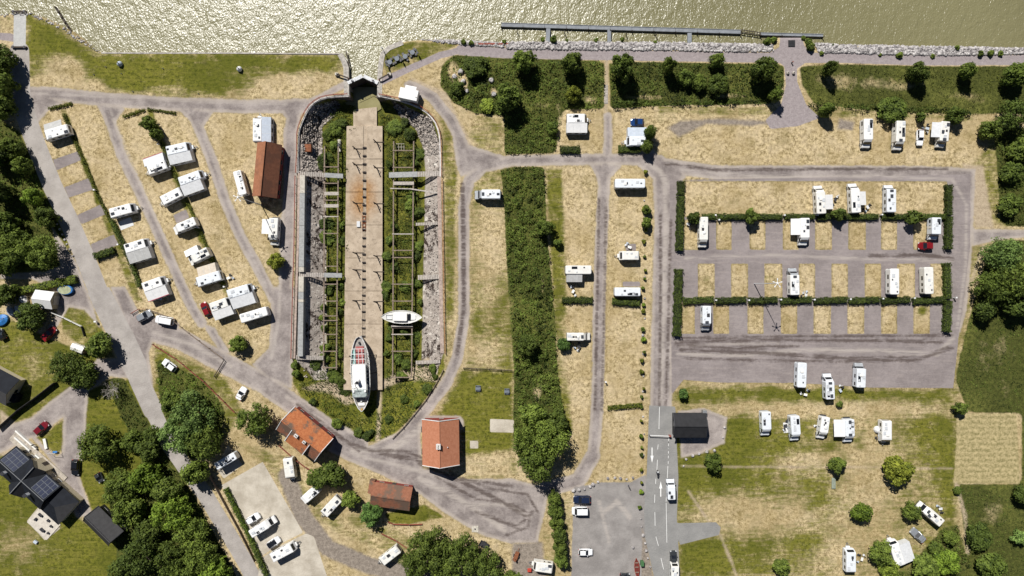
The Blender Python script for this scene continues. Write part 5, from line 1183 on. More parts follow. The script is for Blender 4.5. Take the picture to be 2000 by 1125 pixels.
def crown(seed, nc, nl, size, flat=.85, cr=(.24,.40), lobes=0.0, zc=.62):
    "unit crown: radius 1, base at 0.15, top near 1.3; clumps of leaves with gaps between them"
    rs = np.random.RandomState(seed); C, N, Z = [], [], []
    ph = rs.rand() * 6.28; el = 1 + rs.uniform(-.12, .12)
    for k in range(nc):
        d = rs.normal(size=3); d[2] = d[2] * .9 + .25; d /= np.linalg.norm(d)
        r = cr[0] + (cr[1] - cr[0]) * rs.rand(); rad = (1 - r * .85) * rs.uniform(.72, 1.0) * (1 + lobes * math.sin(3 * math.atan2(d[1], d[0]) + ph))
        if rs.rand() < .2: rad *= .5
        c = d * rad; c[0] *= el; c[2] = zc + c[2] * flat * .72
        n = int(nl * (r / .32) ** 2); q = rs.normal(size=(n, 3)); q[:, 2] += .35; q /= np.linalg.norm(q, axis=1, keepdims=True)
        p = c + q * r * rs.uniform(.55, 1.05, (n, 1)); p = p[p[:, 2] > .12]; 
        nn = rs.normal(size=(len(p), 3)) * .4 + (p - c) / r + np.array([0, 0, .55]); C.append(p); N.append(nn); Z.append(size * rs.uniform(.6, 1.35, len(p)))
    return leaf_mesh('crown', np.concatenate(C), np.concatenate(N), np.concatenate(Z), rs)
def trunk(seed, rad, n=6):
    rd = random.Random(seed); m = MB(); m.cyl((0,0,-.02), (.02,.01,.40), rad * 1.25, rad * .8, 8).cyl((.02,.01,.38), (0,0,.85), rad * .8, rad * .25, 7)
    for k in range(n):
        a = 6.283 * k / n + rd.uniform(-.3,.3); z0 = rd.uniform(.30,.62); l = rd.uniform(.42,.72)
        m.cyl((0,0,z0), (l*math.cos(a), l*math.sin(a), z0 + rd.uniform(.15,.42)), rad * .45, rad * .10, 5)
    return m.mesh('trunk', BARK)
CR = {'S': [crown(10+i, 13, 60, .155, .9, (.32,.5)) for i in range(3)], 'M': [crown(20+i, 30, 95, .082, .9, (.24,.40), .08) for i in range(4)], 'L': [crown(30+i, 74, 120, .046, .85, (.15,.29), .10) for i in range(4)],
      'X': [crown(50+i, 20, 42, .17, .8, (.25,.36), .22) for i in range(2)]}
TR = {'S': trunk(1, .07, 4), 'M': trunk(2, .06), 'L': trunk(3, .05, 8), 'X': trunk(4, .06)}
TINT = {'dark': (.72,.78,.70), 'mid': (.95,1.0,.9), 'light': (1.45,1.45,1.1), 'willow': (1.15,1.35,1.75), 'olive': (1.25,1.1,.75), 'blue': (.8,1.1,1.3), 'deep': (.52,.58,.55), 'fresh': (1.12,1.28,.8)}
trd = random.Random(11)
def tree(px, py, r, tint, label, h=None, kind=None, name='tree', cat='tree', z0=0.0, group=None, sq=1.0, ang=None):
    r *= S * (1.1 if name == 'tree' and r < 30 else 1.0); h = h or (1.9 * r + 1.2); kind = kind or ('S' if r < 1.7 else 'M' if r < 4.2 else 'L')
    c = P(px, py, h * .55 + z0); t = thing(name, label, cat, (c.x, c.y, z0), trd.uniform(0, 6.28) if ang is None else ang, group)
    a = link('trunk', TR[kind], t); a.scale = (r, r, h / 1.35)
    b = link('crown', trd.choice(CR[kind]), t); b.scale = (r * sq, r / sq, h / 1.3); b.color = (*TINT[tint], 1)
    return t
def bush(px, py, r, tint, label, h=None, group=None, z0=None):
    zz = zat(px, py) if z0 is None else z0
    return tree(px, py, r, tint, label, h or r * S * 1.35, 'S' if r * S < 1.5 else 'M', 'bush', 'bush', zz, group)
# waterfront
for a in ((1025,119,22,'mid','round tree on the waterfront strip, first from the path bend',7.5),(1118,123,21,'mid','round tree on the waterfront strip above the light green bush',7.2),(1216,132,24,'dark','tall dark oval tree just right of the small board path',9.5),
 (1307,127,14,'mid','slim tree on the waterfront strip between two jetty walkways',7.5),(1400,119,15,'mid','small round tree by the gravel waterfront path, above a clump of bushes',5.5),(1492,134,23,'dark','big dark tree left of the paved node on the waterfront',9.0),
 (1516,183,14,'dark','narrow dark tree at the left edge of the widening path',5.5),(992,191,26,'dark','large dark tree over the pond thicket',8.0),(1121,184,15,'olive','yellow-green small tree above the caravan on the meadow pitch',5.0),
 (1622,132,13,'mid','slim dark-shadowed tree right of the paved node',7.0),(1797,140,19,'dark','dark tree on the rough meadow, second from the paved node',7.0),(1890,137,15,'mid','small tree on the rough meadow, third from the paved node',6.5),
 (1985,145,24,'dark','large tree cut by the right edge on the rough meadow',7.0),(1982,225,33,'deep','big dark tree at the upper right edge of the picture',8.0),(1936,254,19,'mid','round bushy tree at the corner of the dry lawn',5.5),
 (1616,215,13,'dark','slim dark tree on the lawn left of the motorhomes',6.0),(1868,226,16,'dark','dark bush-like tree behind the motorhome with grey awning',5.0),(1270,257,13,'dark','leaning tree beside the caravan with the blue-grey awning',6.0),(1263,285,13,'mid','small tree below the caravan with the blue-grey awning',4.5)):
    tree(*a[:5], h=a[5])
for a in ((1743,213,30,'dark','wide dark bush above the motorhome with camping gear',3.6),(1798,228,11,'dark','small dark bush above the white car',2.6),(1340,152,17,'dark','dark bush below the slim waterfront tree',4.0),(1366,160,17,'mid','left bush of the clump under the waterfront trees',3.5),(1403,165,22,'dark','right bush of the clump under the waterfront trees',4.5),
 (930,130,26,'dark','dense bush at the top of the pond thicket',3.0),(893,172,16,'dark','dense bush at the left side of the pond thicket',2.5),(950,205,16,'light','light green bush at the foot of the pond thicket',2.0),(1080,250,14,'dark','dark narrow bush left of the meadow caravan',3.0)):
    bush(*a[:5], h=a[5])
# western camp
tree(291,242,15,'mid','dark upright tree among the dry pitches near the top lane',4.8); tree(305,262,11,'mid','shorter tree just below the upright tree on the dry pitches',4.0)
for a in ((537,510,16,'olive','small tree beside the lane left of the dock',4.6),(463,673,17,'mid','small round tree at the low end of the western camp',4.2),(1356,426,13,'dark','dark tree at the west end of the long hedge',4.2)): tree(*a[:5], h=a[5])
for a in ((1469,424,15,'dark','spiky young tree in the long hedge, first from the west',4.6),(1637,420,14,'dark','spiky young tree in the long hedge between two motorhomes',4.2),(1787,423,16,'dark','spiky young tree in the long hedge, nearest the east end',4.6)): tree(*a[:5], h=a[5], kind='X')
for a in ((1066,445,17,'dark','dark tree on the right edge of the overgrown ditch',5.0),(1090,474,9,'dark','small bush beside the ditch, below the dark tree',2.6),(1101,672,13,'blue','grey-green bush beside the camper van',3.0),(1031,676,21,'dark','round dark tree standing in the overgrown ditch',5.5),(1335,770,10,'blue','bluish young fir on the grass south of the gravel area',2.6),(1640,789,7,'mid','tiny bush below the middle motorhome',1.6)): tree(*a[:5], h=a[5])
# south middle
for a in ((495,820,36,'dark','large round dark tree left of the old house',8.5),(1030,865,34,'mid','left crown of the tall grove by the lane bend',9.5),(1075,860,40,'mid','right crown of the tall grove by the lane bend',10.5),(1052,905,40,'dark','lowest crown of the tall grove by the lane bend',11.0),(1040,810,26,'mid','upper crown of the grove at the end of the ditch',6.5),(1085,825,22,'dark','small crown at the right of the ditch end',6.0),
 (648,929,30,'dark','dark spreading tree above the parked caravans',6.0),(617,936,20,'dark','left limb tree of the dark spreading tree by the yard',4.8),(685,976,17,'mid','bushy tree left of the small dark red house',4.2),(724,1006,23,'blue','silver-leaved tree below the small dark red house',5.0),
 (838,1072,44,'mid','left tree of the bottom thicket',9.5),(900,1085,42,'dark','middle tree of the bottom thicket',9.0),(812,1105,34,'dark','lowest left tree of the bottom thicket',8.0),(950,1105,34,'dark','right tree of the bottom thicket, in deep shade',7.5),(870,1120,34,'mid','tree at the bottom edge in the thicket centre',7.5),(1000,1140,24,'dark','tree peeping in at the bottom edge below the thicket',6)): tree(*a[:5], h=a[5])
for k, (x, y, r_) in enumerate(((1083,972,16),(1085,998,17),(1088,1024,16),(1092,1048,16),(1095,1072,17),(1097,1096,16))):
    tree(x, y, r_, ('mid','dark')[k % 2], ['topmost','second','third','fourth','fifth','lowest'][k] + ' shrub of the tall hedgerow left of the car park', h=4.2, kind='M', name='hedgerow_shrub', cat='shrub', group='hedgerow by the car park')
# south west
for a in ((372,815,46,'willow','huge grey-green willow beside the street, upper crown',10.0),(350,850,40,'willow','left crown of the grey-green willow beside the street',9.5),(398,862,37,'mid','green crown right of the grey-green willow',10.0),(380,925,24,'mid','lower crown under the willow by the concrete apron',8.0),(335,785,22,'mid','bushy tree on the verge above the willow',5.0),
 (189,868,41,'mid','big round tree beside the paved drive',8.5),(130,716,38,'dark','broad dark tree over the garden drive entrance',8.5),(160,735,26,'dark','right limb crown of the broad dark garden tree',7.0),(193,676,25,'mid','round tree beside the street and the trailer box',6.5),
 (258,862,22,'mid','small tree on the bank left of the street',5.0),(288,880,24,'dark','dark tree on the bank left of the street',5.5),(296,850,18,'dark','bush-sized tree near the street bend',4.0),
 (232,952,36,'mid','upper left tree of the wood',8.0),(285,935,29,'fresh','upper middle tree of the wood',8.5),(328,958,28,'mid','upper right tree of the wood along the street',8.0),(252,1000,31,'mid','middle left tree of the wood',8.5),(335,1000,42,'fresh','bright green broad tree in the middle of the wood',9.5),(290,1040,30,'dark','shaded tree in the centre of the wood',7.0),
 (375,1045,36,'mid','tree of the wood beside the narrowing street',8.5),(275,1085,42,'deep','dark fir-like tree at the bottom of the wood',10.0),(330,1090,34,'dark','low tree at the bottom of the wood',8.5),(392,1085,34,'mid','lower right tree of the wood by the street',8.5),(420,1115,30,'fresh','bright tree of the wood at the bottom edge',7.5),(240,1110,26,'dark','tree of the wood at the bottom left',7.0),(360,1125,36,'mid','tree of the wood cut by the bottom edge',8.0)): tree(*a[:5], h=a[5])
# left edge
for a in ((-5,110,26,'deep','topmost tree at the left edge beside the street',8.0),(2,160,26,'dark','second tree from the top at the left edge',8.0),(-2,205,26,'mid','third tree from the top at the left edge',7.0),(22,292,21,'mid','tree on the left bank, topmost by the street',6.5),(-12,300,24,'deep','deep shaded tree on the left bank edge',8.0),(42,325,17,'mid','narrow tree on the left bank beside the street',6.0),(-8,375,26,'deep','dark tree on the left bank edge, second group',8.5),(62,385,18,'fresh','round tree on the left bank near the street',5.5),(88,425,20,'dark','tree casting shade on the street kerb stones',6.0),(5,440,26,'dark','dark tree on the left bank, third group',8.0),(30,480,36,'mid','large tree left of the dirt corner',8.0),(75,492,36,'mid','large tree beside the dirt corner',8.5),(0,510,28,'dark','dark tree at the left edge above the gardens',7.0),(8,575,24,'dark','dark garden tree at the left edge',6.0),(55,620,30,'deep','deep dark tree over the garden tarpaulins',6.5)): tree(*a[:5], h=a[5])
# right side
for a in ((1635,908,17,'mid','small round tree above the grey trampoline bench',4.5),(1754,919,29,'olive','wide yellowish-green tree in the middle of the big lawn',6.0),(1685,1000,20,'fresh','fresh green round tree on the lower lawn',4.8),(1782,998,17,'mid','round tree touching the diagonal motorhome',4.5),(1722,1080,24,'mid','round tree left of the caravan with the wide awning',5.5),(1738,1112,20,'light','pale bush at the bottom below the caravan',3.5),(1393,904,18,'dark','dark round tree below the reception hut',4.8),(1527,1108,17,'mid','small tree at the bottom of the big lawn',4.0),
 (1876,797,13,'mid','small round tree at the corner of the hay field',3.6),(1858,1052,13,'mid','small tree on the mown path near the silver car',3.5),(1808,1108,30,'mid','leafy bush mass at the bottom right of the lawn',4.2),(1850,1100,26,'fresh','bright bush right of the caravan with the wide awning',4.0),(1826,1070,14,'dark','small dark bush near the silver car',2.6),
 (1915,1048,26,'deep','deep dark bush tree in the lower right meadow',4.0),(1940,1105,30,'dark','dark tree at the lower right corner',5.0),(1992,1050,16,'willow','pale bush cut by the right edge in the lower meadow',3.0),(1958,497,38,'willow','huge pale green tree by the side lane, upper crown',10.0),(1985,545,42,'mid','right crown of the huge tree by the side lane',10.0),(1938,560,34,'dark','dark lower crown of the huge tree by the side lane',9.0),(1990,590,30,'deep','shaded crown below the huge tree',8.0),(1925,605,20,'deep','dark small tree below the huge tree',5.5),
 (1978,335,22,'dark','upper dark bush tree on the right meadow',4.0),(1975,400,22,'dark','lower dark bush tree on the right meadow',4.0),(1995,290,24,'mid','tree at the right edge above the two meadow bushes',5.0),(1870,957,8,'dark','tiny dark bush at the foot of the hay field',1.6),(1998,965,18,'deep','dark tree at the right edge below the hay field',5)): tree(*a[:5], h=a[5])
# bare grey tree
c = P(214,762,3.5); bt = thing('bare_tree','leafless silver-grey tree on the bank left of the street','tree',(c.x,c.y,0))
rd = random.Random(8); m_ = MB(); m_.cyl((0,0,0),(.1,0,2.2),.2,.15,7)
mb2 = MB()
for k in range(26):
    a = rd.uniform(0,6.28); l = rd.uniform(1.2,2.7); p0 = Vector((.1,0,rd.uniform(1.4,2.3))); p1 = p0 + Vector((l*math.cos(a),l*math.sin(a),rd.uniform(.8,2.4))); mb2.cyl(p0,p1,.05,.02,5)
    for j in range(6):
        q = p0.lerp(p1, rd.uniform(.4,1)); mb2.cyl(q, q + Vector((rd.uniform(-.8,.8),rd.uniform(-.8,.8),rd.uniform(.1,.7))), .022,.012,4)
SILV = mat('silver_twigs', (.34,.31,.27), .9, 0, .15, 3); m_.build('trunk', SILV, bt); mb2.build('crown', SILV, bt)
# shrubs in the dock
drd = random.Random(5); DB = ((628,318,13),(640,305,11),(650,285,11),(655,250,13),(640,262,12),(668,240,9),(637,436,14),(638,463,14),(668,440,8),(667,470,9),(645,565,10),(664,560,8),(668,590,9),(632,600,7),(630,620,7),(664,610,8),(633,640,8),(635,680,9),(633,700,10),(663,690,8),(650,735,12),(665,745,13),(670,765,13),(655,720,9),(612,712,12),(575,712,8),(577,730,8),
  (760,320,8),(770,250,13),(800,262,13),(790,240,11),(820,300,14),(812,318,9),(805,385,12),(815,415,13),(800,400,10),(770,440,9),(762,470,9),(755,500,9),(820,480,9),(812,500,9),(770,520,9),(755,560,10),(752,575,8),(790,560,10),(815,555,10),(820,590,8),(765,640,9),(790,650,9),(812,660,12),(760,660,8),(775,700,11),(795,712,12),(785,735,9),(808,690,9),(755,690,7),(640,820,9),(658,828,12),(610,785,9),(700,845,10),(720,850,10),(835,760,9),(850,735,8),(815,790,8),(760,820,8),(790,780,9),(845,720,9))
DB = [q for q in DB if sdD[min(int((q[1] - GY0) / STEP), sdD.shape[0]-1), int((q[0] - GX0) / STEP)] < 2]
for side, lb in ((0, 'left'), (1, 'right')):
    for k, (x, y, r_) in enumerate(sorted([q for q in DB if (q[0] > 711) == side], key=lambda q: q[1])):
        t_ = bush(x, y, r_, drd.choice(('mid','dark','dark','deep')), 'wild bush in the %s half of the dry dock, %s from the gate end' % (lb, nth(k + 1)), drd.uniform(.9, 1.7), 'bushes in the dry dock')
        t_.scale = (drd.uniform(.8,1.35), drd.uniform(.9,1.5), 1)
# low shrubs in the row beside the wide camp road
for k in range(29):
    y = 336 + k * 23.2; x = 1261 - k * .34
    if k in (1, 2): continue
    tree(x + trd.uniform(-2.5,2.5), y + trd.uniform(-7,7), trd.uniform(3.2,6.2), trd.choice(('mid','olive','olive','fresh')), 'small shrub in the planted row by the wide camp road, %s from the top' % nth(k + 1), h=trd.uniform(.9,1.7), kind='S', name='row_shrub', cat='shrub', group='shrub row by the camp road')
tree(1264,409,9,'mid','taller shrub in the planted row below the long motorhome',2.6,'S'); tree(1263,436,10,'mid','tallest shrub in the planted row, with a dark shadow',3.2,'S')
for k, (x, y, r_) in enumerate(sorted((((1060,77,5),(1082,76,8),(1107,79,4),(1165,78,5),(1215,77,5),(1280,82,4),(1498,80,8),(1512,78,7),(1579,82,8),(1584,92,9),(1569,74,5),(1869,93,6),(1757,107,7),(1719,107,4),(1822,109,5),(1915,104,7),(1935,104,7),(1955,104,6),(905,82,6),(920,84,6),(985,81,5),(1605,104,5),(1627,88,3))))):
    bush(x, y, r_, trd.choice(('mid','dark')), 'low bush among the riprap stones on the shore, %s from the left' % nth(k + 1), r_ * S * 1.6, 'bushes on the riprap', -.3)
# hedges: a dark core wrapped in small leaves
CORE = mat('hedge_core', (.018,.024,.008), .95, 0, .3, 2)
HED = leaf_material('hedge_leaves', (.040,.062,.013), (.165,.205,.042))
def hedge(a, b, w, h, label, tint='mid', name='hedge', z0=0):
    p, q = P(*a, h * .7), P(*b, h * .7); p.z = q.z = 0; d = q - p; L = d.length; ang = math.atan2(d.y, d.x); w *= S
    t = thing(name, label, 'hedge', p, ang); rs = np.random.RandomState(abs(int(a[0] * 3 + a[1]))); n = int((L * (w + 2 * h)) * 34) + 40
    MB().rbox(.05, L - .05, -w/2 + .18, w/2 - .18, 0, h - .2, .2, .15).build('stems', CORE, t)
    f = rs.rand(n); x = rs.uniform(0, L, n); top = f < w / (w + 1.6 * h)
    bul = 1 + .14 * np.sin(x * 1.9 + rs.rand() * 6) + .10 * np.sin(x * 4.3)
    y = np.where(top, rs.uniform(-w/2, w/2, n), np.where(rs.rand(n) < .5, -w/2, w/2)) * bul; zz = np.where(top, h, rs.uniform(.05, h, n)) * (1 - .25 * (np.abs(y) / (w / 2)) ** 3 * top) * (.9 + .1 * bul)
    e = rs.rand(n) < 1.2 * w * h / (L * (w + 2 * h)); x = np.where(e, np.where(rs.rand(n) < .5, 0, L), x)
    c = np.stack([x, y, zz], 1) + rs.normal(size=(n, 3)) * .06
    nn = np.stack([np.where(e, np.sign(x - L / 2), 0), np.where(top, 0, np.sign(y)), np.where(top, 1, .3)], 1) + rs.normal(size=(n, 3)) * .45
    o = link('foliage', leaf_mesh('foliage', c, nn, rs.uniform(.09, .2, n), rs, HED), t); o.color = (*TINT[tint], 1); return t
hedge((1331,354),(1330,380),13,1.5,'short clipped hedge at the north-west corner of the eastern pitches','dark'); hedge((1330,384),(1327,489),13,1.6,'clipped hedge closing the upper pitch row on the west','dark')
hedge((1326,526),(1322,656),14,1.6,'clipped hedge closing the lower pitch rows on the west','dark')
hedge((1854,361),(1854,420),11,1.6,'clipped hedge at the east end of the long lawn','dark'); hedge((1854,424),(1853,486),12,1.6,'clipped hedge closing the upper pitch row on the east','dark'); hedge((1850,514),(1852,583),12,1.6,'clipped hedge closing the middle pitch row on the east','dark'); hedge((1853,588),(1850,648),13,1.6,'clipped hedge closing the lower pitch row on the east','dark')
ORD = ('first','second','third','fourth','fifth','sixth','seventh','eighth')
for i, (x0, x1) in enumerate(((1372,1398),(1402,1456),(1480,1528),(1534,1590),(1598,1626),(1648,1716),(1723,1774),(1800,1848))): hedge((x0,423),(x1,423),10,1.2,ORD[i] + ' segment from the west of the long hedge below the lawn','dark')
for i, (x0, x1) in enumerate(((1334,1394),(1398,1457),(1462,1519),(1524,1585),(1590,1655),(1659,1718),(1722,1778),(1784,1846))): hedge((x0,588),(x1,585),11,1.2,ORD[i] + ' segment from the west of the hedge between the middle and lower pitches','dark')
hedge((1094,292),(1132,292),13,1.1,'dense short hedge below the meadow caravan','dark'); hedge((1208,291),(1250,291),12,1.1,'short hedge below the caravan with the blue-grey awning','mid'); hedge((1098,586),(1157,586),11,1.2,'short hedge between two dry pitches left of the straight lane','mid'); hedge((1196,588),(1249,592),11,1.3,'short hedge below the round-fronted motorhome','mid'); hedge((1187,797),(1254,791),7,.9,'thin clipped hedge across the long dry strip','olive')
hedge((184,501),(222,488),12,1.4,'short dark hedge beside the last paved pad by the street','dark'); hedge((217,430),(238,475),9,1.0,'dark hedge section left of the single caravan with mat','dark'); hedge((239,478),(262,528),9,1.1,'dark hedge section beside the caravan with chairs','dark'); hedge((262,530),(272,560),8,.9,'low hedge section above the crimson-edged caravan','mid')
for i, (a, b) in enumerate((((124,222),(146,275)),((147,277),(168,328)),((169,330),(190,382)),((191,384),(214,428)))): hedge(a, b, 6, .6, ORD[i] + ' thin low hedge section from the top, left row of the western camp', 'olive')
for i, (a, b) in enumerate((((313,275),(338,335)),((339,338),(362,388)),((364,392),(388,445)),((389,448),(411,500)),((412,503),(438,556)))): hedge(a, b, 5, .6, ORD[i] + ' thin low hedge section from the top, right row of the western camp', 'olive')
hedge((20,572),(148,545),13,1.5,'long garden hedge beside the dirt corner','light'); hedge((95,212),(140,202),5,.6,'thin low hedge at the top corner of the first pitch','olive'); hedge((240,228),(282,214),5,.5,'thin low hedge at the top corner of the second pitch row','olive'); hedge((288,213),(343,221),4,.5,'thin low hedge along the top lane','olive')
hedge((440,955),(492,1060),8,1.3,'ragged hedge between the street and the concrete yard','fresh'); hedge((492,1062),(520,1125),9,1.4,'ragged hedge below the concrete yard along the street','mid')

# wild meadow, nettles and reeds: uncountable cover
def in_poly(poly, x, y):
    ins = np.zeros(x.shape, bool); n = len(poly)
    for i in range(n):
        a, b = poly[i], poly[(i + 1) % n]; ins ^= ((a[1] > y) != (b[1] > y)) & (x < (b[0] - a[0]) * (y - a[1]) / ((b[1] - a[1]) or 1e-9) + a[0])
    return ins
MEAD = leaf_material('meadow_leaves', (.020,.036,.006), (.145,.185,.036), .95)
def vnoise(x, y, sc, seed):
    r = np.random.RandomState(seed).rand(64, 64); u, v = x / sc, y / sc; i, j = np.floor(u).astype(int), np.floor(v).astype(int); fu, fv = u - i, v - j
    fu = fu * fu * (3 - 2 * fu); fv = fv * fv * (3 - 2 * fv); g = lambda a, b: r[a % 64, b % 64]
    return g(i, j) * (1-fu) * (1-fv) + g(i+1, j) * fu * (1-fv) + g(i, j+1) * (1-fu) * fv + g(i+1, j+1) * fu * fv
def meadow(key, label, dens, hmax, size=(.12,.30), tint='mid', zmin=0.05, sink=False):
    poly = WILD[key] if isinstance(key, str) else key
    xs, ys = zip(*poly); rs = np.random.RandomState(abs(int(xs[0])) + 7); A = (max(xs) - min(xs)) * (max(ys) - min(ys)) * S * S; n = int(A * dens)
    x = rs.uniform(min(xs), max(xs), n); y = rs.uniform(min(ys), max(ys), n); k = in_poly(poly, x, y)
    r_ = np.clip(((y - GY0) / STEP).round().astype(int), 0, QX.shape[0]-1); c_ = np.clip(((x - GX0) / STEP).round().astype(int), 0, QX.shape[1]-1)
    k &= roadlike[r_, c_] > 2
    if not sink: k &= (wild[r_, c_] + (vnoise(x, y, 7, 9) - .5) * .8 > rs.rand(n) * .7 + .1)
    f = np.clip(.62 * vnoise(x, y, 8, 1) + .38 * vnoise(x, y, 21, 2), 0, 1); k &= f > rs.rand(n) * .7
    x, y, f, r_, c_ = x[k], y[k], f[k], r_[k], c_[k]; n = len(x)
    h = hmax * 1.35 * np.clip((f - .22) * 1.8, .08, 1) ** 1.5 * rs.uniform(.45, 1, n); zz = z[r_, c_] + np.maximum(h, zmin)
    c = np.stack([(x - 1000) * S, (562.5 - y) * S, zz], 1); nn = rs.normal(size=(n, 3)) * .6 + np.array([0, 0, .9])
    me = leaf_mesh('meadow', c, nn, rs.uniform(*size, n), rs, MEAD, .55); o = link('wild_meadow', me); o['kind'] = 'stuff'; o.color = (*TINT[tint], 1); o['label'] = label; return o
meadow('a','dark nettles and rushes of the pond thicket',18,1.1,tint='mid'); meadow('b','dark rough growth along the waterfront path',16,.9,tint='mid'); meadow('c','tall patchy grass of the rough meadow',9,.55,(.08,.22),tint='olive'); meadow([(1575,201),(1700,205),(1880,213),(1905,227),(1700,217),(1580,211)],'dark bramble band at the foot of the rough meadow',30,1.3,tint='dark',sink=True); meadow([(1195,200),(1300,197),(1500,196),(1515,204),(1300,207),(1195,212)],'dark bramble band at the foot of the waterfront growth',26,1.2,tint='dark',sink=True); meadow('d','overgrown green ditch between the dry lawns',24,1.5,tint='mid')
meadow('e','shrubby growth at the upper right edge',14,1.3,tint='mid'); meadow('f','deep green meadow at the right edge',11,.32,(.08,.19),tint='mid'); meadow('g','weedy meadow at the lower right corner',10,.35,(.08,.2),tint='mid'); meadow('h','undergrowth on the left bank',11,1.0,tint='fresh'); meadow('i','weeds on the verge by the willow',16,1.0,tint='fresh'); meadow('j','undergrowth of the wood',11,1.2,tint='dark'); meadow('k','leafy growth at the bottom of the lawn',14,1.0,tint='mid')
meadow([(640,200),(690,200),(690,245),(676,250),(676,620),(672,760),(690,800),(740,810),(748,760),(750,250),(738,245),(738,215),(790,225),(822,300),(812,480),(815,700),(860,740),(790,830),(745,858),(709,858),(640,812),(580,755),(632,705),(632,345),(620,295)],'weeds and grass over the floor of the dry dock',20,.8,(.10,.24),'mid',sink=True)
# ------------------------------------------------------------------ shore stones, jetties, street furniture
STONES = NT('riprap_stone'); oi = STONES.voro(1.1, out='Color')
STONES.set(color=STONES.mix(STONES.rng(STONES.noise(1.3, 4, .7), .36, .64), (.17,.155,.155), (.50,.475,.46)), rough=.9, normal=STONES.bump(STONES.noise(5, 3), .4, .1))
def stones(name, poly, n, size, m, zoff=0.0, seed=1):
    rs = np.random.RandomState(seed); xs, ys = zip(*poly); x = rs.uniform(min(xs), max(xs), n * 3); y = rs.uniform(min(ys), max(ys), n * 3); k = in_poly(poly, x, y); x, y = x[k][:n], y[k][:n]; n = len(x)
    base = np.array([(-1,-1,-1),(1,-1,-1),(1,1,-1),(-1,1,-1),(-.7,-.7,1),(.7,-.7,1),(.7,.7,1),(-.7,.7,1)], float); fc = np.array([(3,2,1,0),(4,5,6,7),(0,1,5,4),(1,2,6,5),(2,3,7,6),(3,0,4,7)])
    zz = np.array([zat(a, b) for a, b in zip(x, y)]); V = base[None] * rs.uniform(size[0], size[1], (n, 1, 1)) * rs.uniform(.6, 1.25, (n, 1, 3)) * np.array([1, 1, .6]) + rs.normal(size=(n, 8, 3)) * size[0] * .28
    a = rs.uniform(0, 6.28, n); ca, sa = np.cos(a)[:, None], np.sin(a)[:, None]; X = V[..., 0] * ca - V[..., 1] * sa; Y = V[..., 0] * sa + V[..., 1] * ca
    co = np.stack([X + ((x - 1000) * S)[:, None], Y + ((562.5 - y) * S)[:, None], V[..., 2] + zz[:, None] + zoff], -1).reshape(-1, 3).astype(np.float32)
    F = (fc[None] + (np.arange(n) * 8)[:, None, None]).reshape(-1).astype(np.int32); me = bpy.data.meshes.new(name); me.vertices.add(len(co)); me.vertices.foreach_set('co', co.ravel()); me.loops.add(len(F)); me.loops.foreach_set('vertex_index', F)
    me.polygons.add(n * 6); me.polygons.foreach_set('loop_start', np.arange(0, len(F), 4, dtype=np.int32)); me.polygons.foreach_set('loop_total', np.full(n * 6, 4, np.int32)); me.update(calc_edges=True); me.materials.append(m)
    o = link(name, me); o['kind'] = 'stuff'; return o
stones('riprap', [(985,81),(1150,81),(1300,82),(1420,84),(1506,86),(1512,100),(1420,101),(1300,98),(1150,97),(990,95)], 3600, (.16,.40), STONES.m, .05, 1)
stones('riprap', [(1590,85),(1750,89),(1850,91),(2000,93),(2160,95),(2160,107),(2000,105),(1850,108),(1750,106),(1600,102)], 3600, (.16,.40), STONES.m, .05, 2)
stones('riprap', [(812,75),(905,77),(960,80),(985,82),(985,92),(905,88),(860,83)], 700, (.14,.32), STONES.m, .05, 3)
DST = mat('dock_rubble_stone', (.30,.265,.235), .9, 0, .6, 1.2, .4)
stones('dock_rubble', [(762,196),(842,232),(857,279),(859,300),(830,300),(822,280),(808,245),(775,215)], 1100, (.10,.30), DST, .02, 4)
stones('dock_rubble', [(588,262),(594,238),(609,211),(650,193),(650,205),(640,222),(622,240),(620,335),(586,336)], 1100, (.10,.28), DST, .02, 5)
stones('dock_rubble', [(600,345),(628,345),(630,690),(625,745),(590,740),(582,705),(596,690)], 260, (.08,.22), DST, .02, 6)
stones('dock_rubble', [(835,300),(858,300),(862,690),(830,715),(834,500)], 700, (.07,.2), DST, .02, 8)
stones('shore_stones', [(0,26),(25,21),(60,23),(110,44),(162,76),(190,100),(196,106),(160,84),(110,52),(60,31),(25,29),(0,35)], 500, (.10,.25), STONES.m, .05, 7)
DECKW = mat('silvered_decking', (.20,.215,.235), .8, 0, .14, 1.2)
def jetty(label, a, b, w, z0=-.55, name='jetty', cat='jetty', piles=True):
    p, q = P(*a, z0), P(*b, z0); t = thing(name, label, cat, (p.x, p.y, 0), math.atan2(q.y - p.y, q.x - p.x)); L = (q - p).length; w *= S
    n = max(1, int(round(L / 5.5)))
    for k in range(n): MB().rbox(L*k/n + .02, L*(k+1)/n - .02, -w/2, w/2, z0 - .5, z0, .05, .05).build('deck_section', DECKW, t)
    MB().box(0, L, w/2 - .12, w/2 - .02, z0, z0 + .12).build('kerb_rail', DECKW, t)
    if piles:
        for k in range(n + 1): MB().cyl((L*k/n, -w/2 - .12, -3.2), (L*k/n, -w/2 - .12, z0 + .5), .12, .12, 7).build('pile', DTIMB, t)
    return t
jetty('long grey floating jetty parallel to the shore', (979,48), (1447,62), 8); jetty('short grey landing stage in front of the paved node', (1486,66), (1608,69), 5.5)
jetty('grey walkway to the long jetty, nearest the dock', (1071,55), (1069,98), 8, -.35, 'jetty_walkway', 'walkway', False); jetty('grey middle walkway to the long jetty', (1190,58), (1190,98), 7, -.35, 'jetty_walkway', 'walkway', False); jetty('grey walkway to the long jetty, farthest from the dock', (1347,64), (1347,101), 8, -.35, 'jetty_walkway', 'walkway', False)
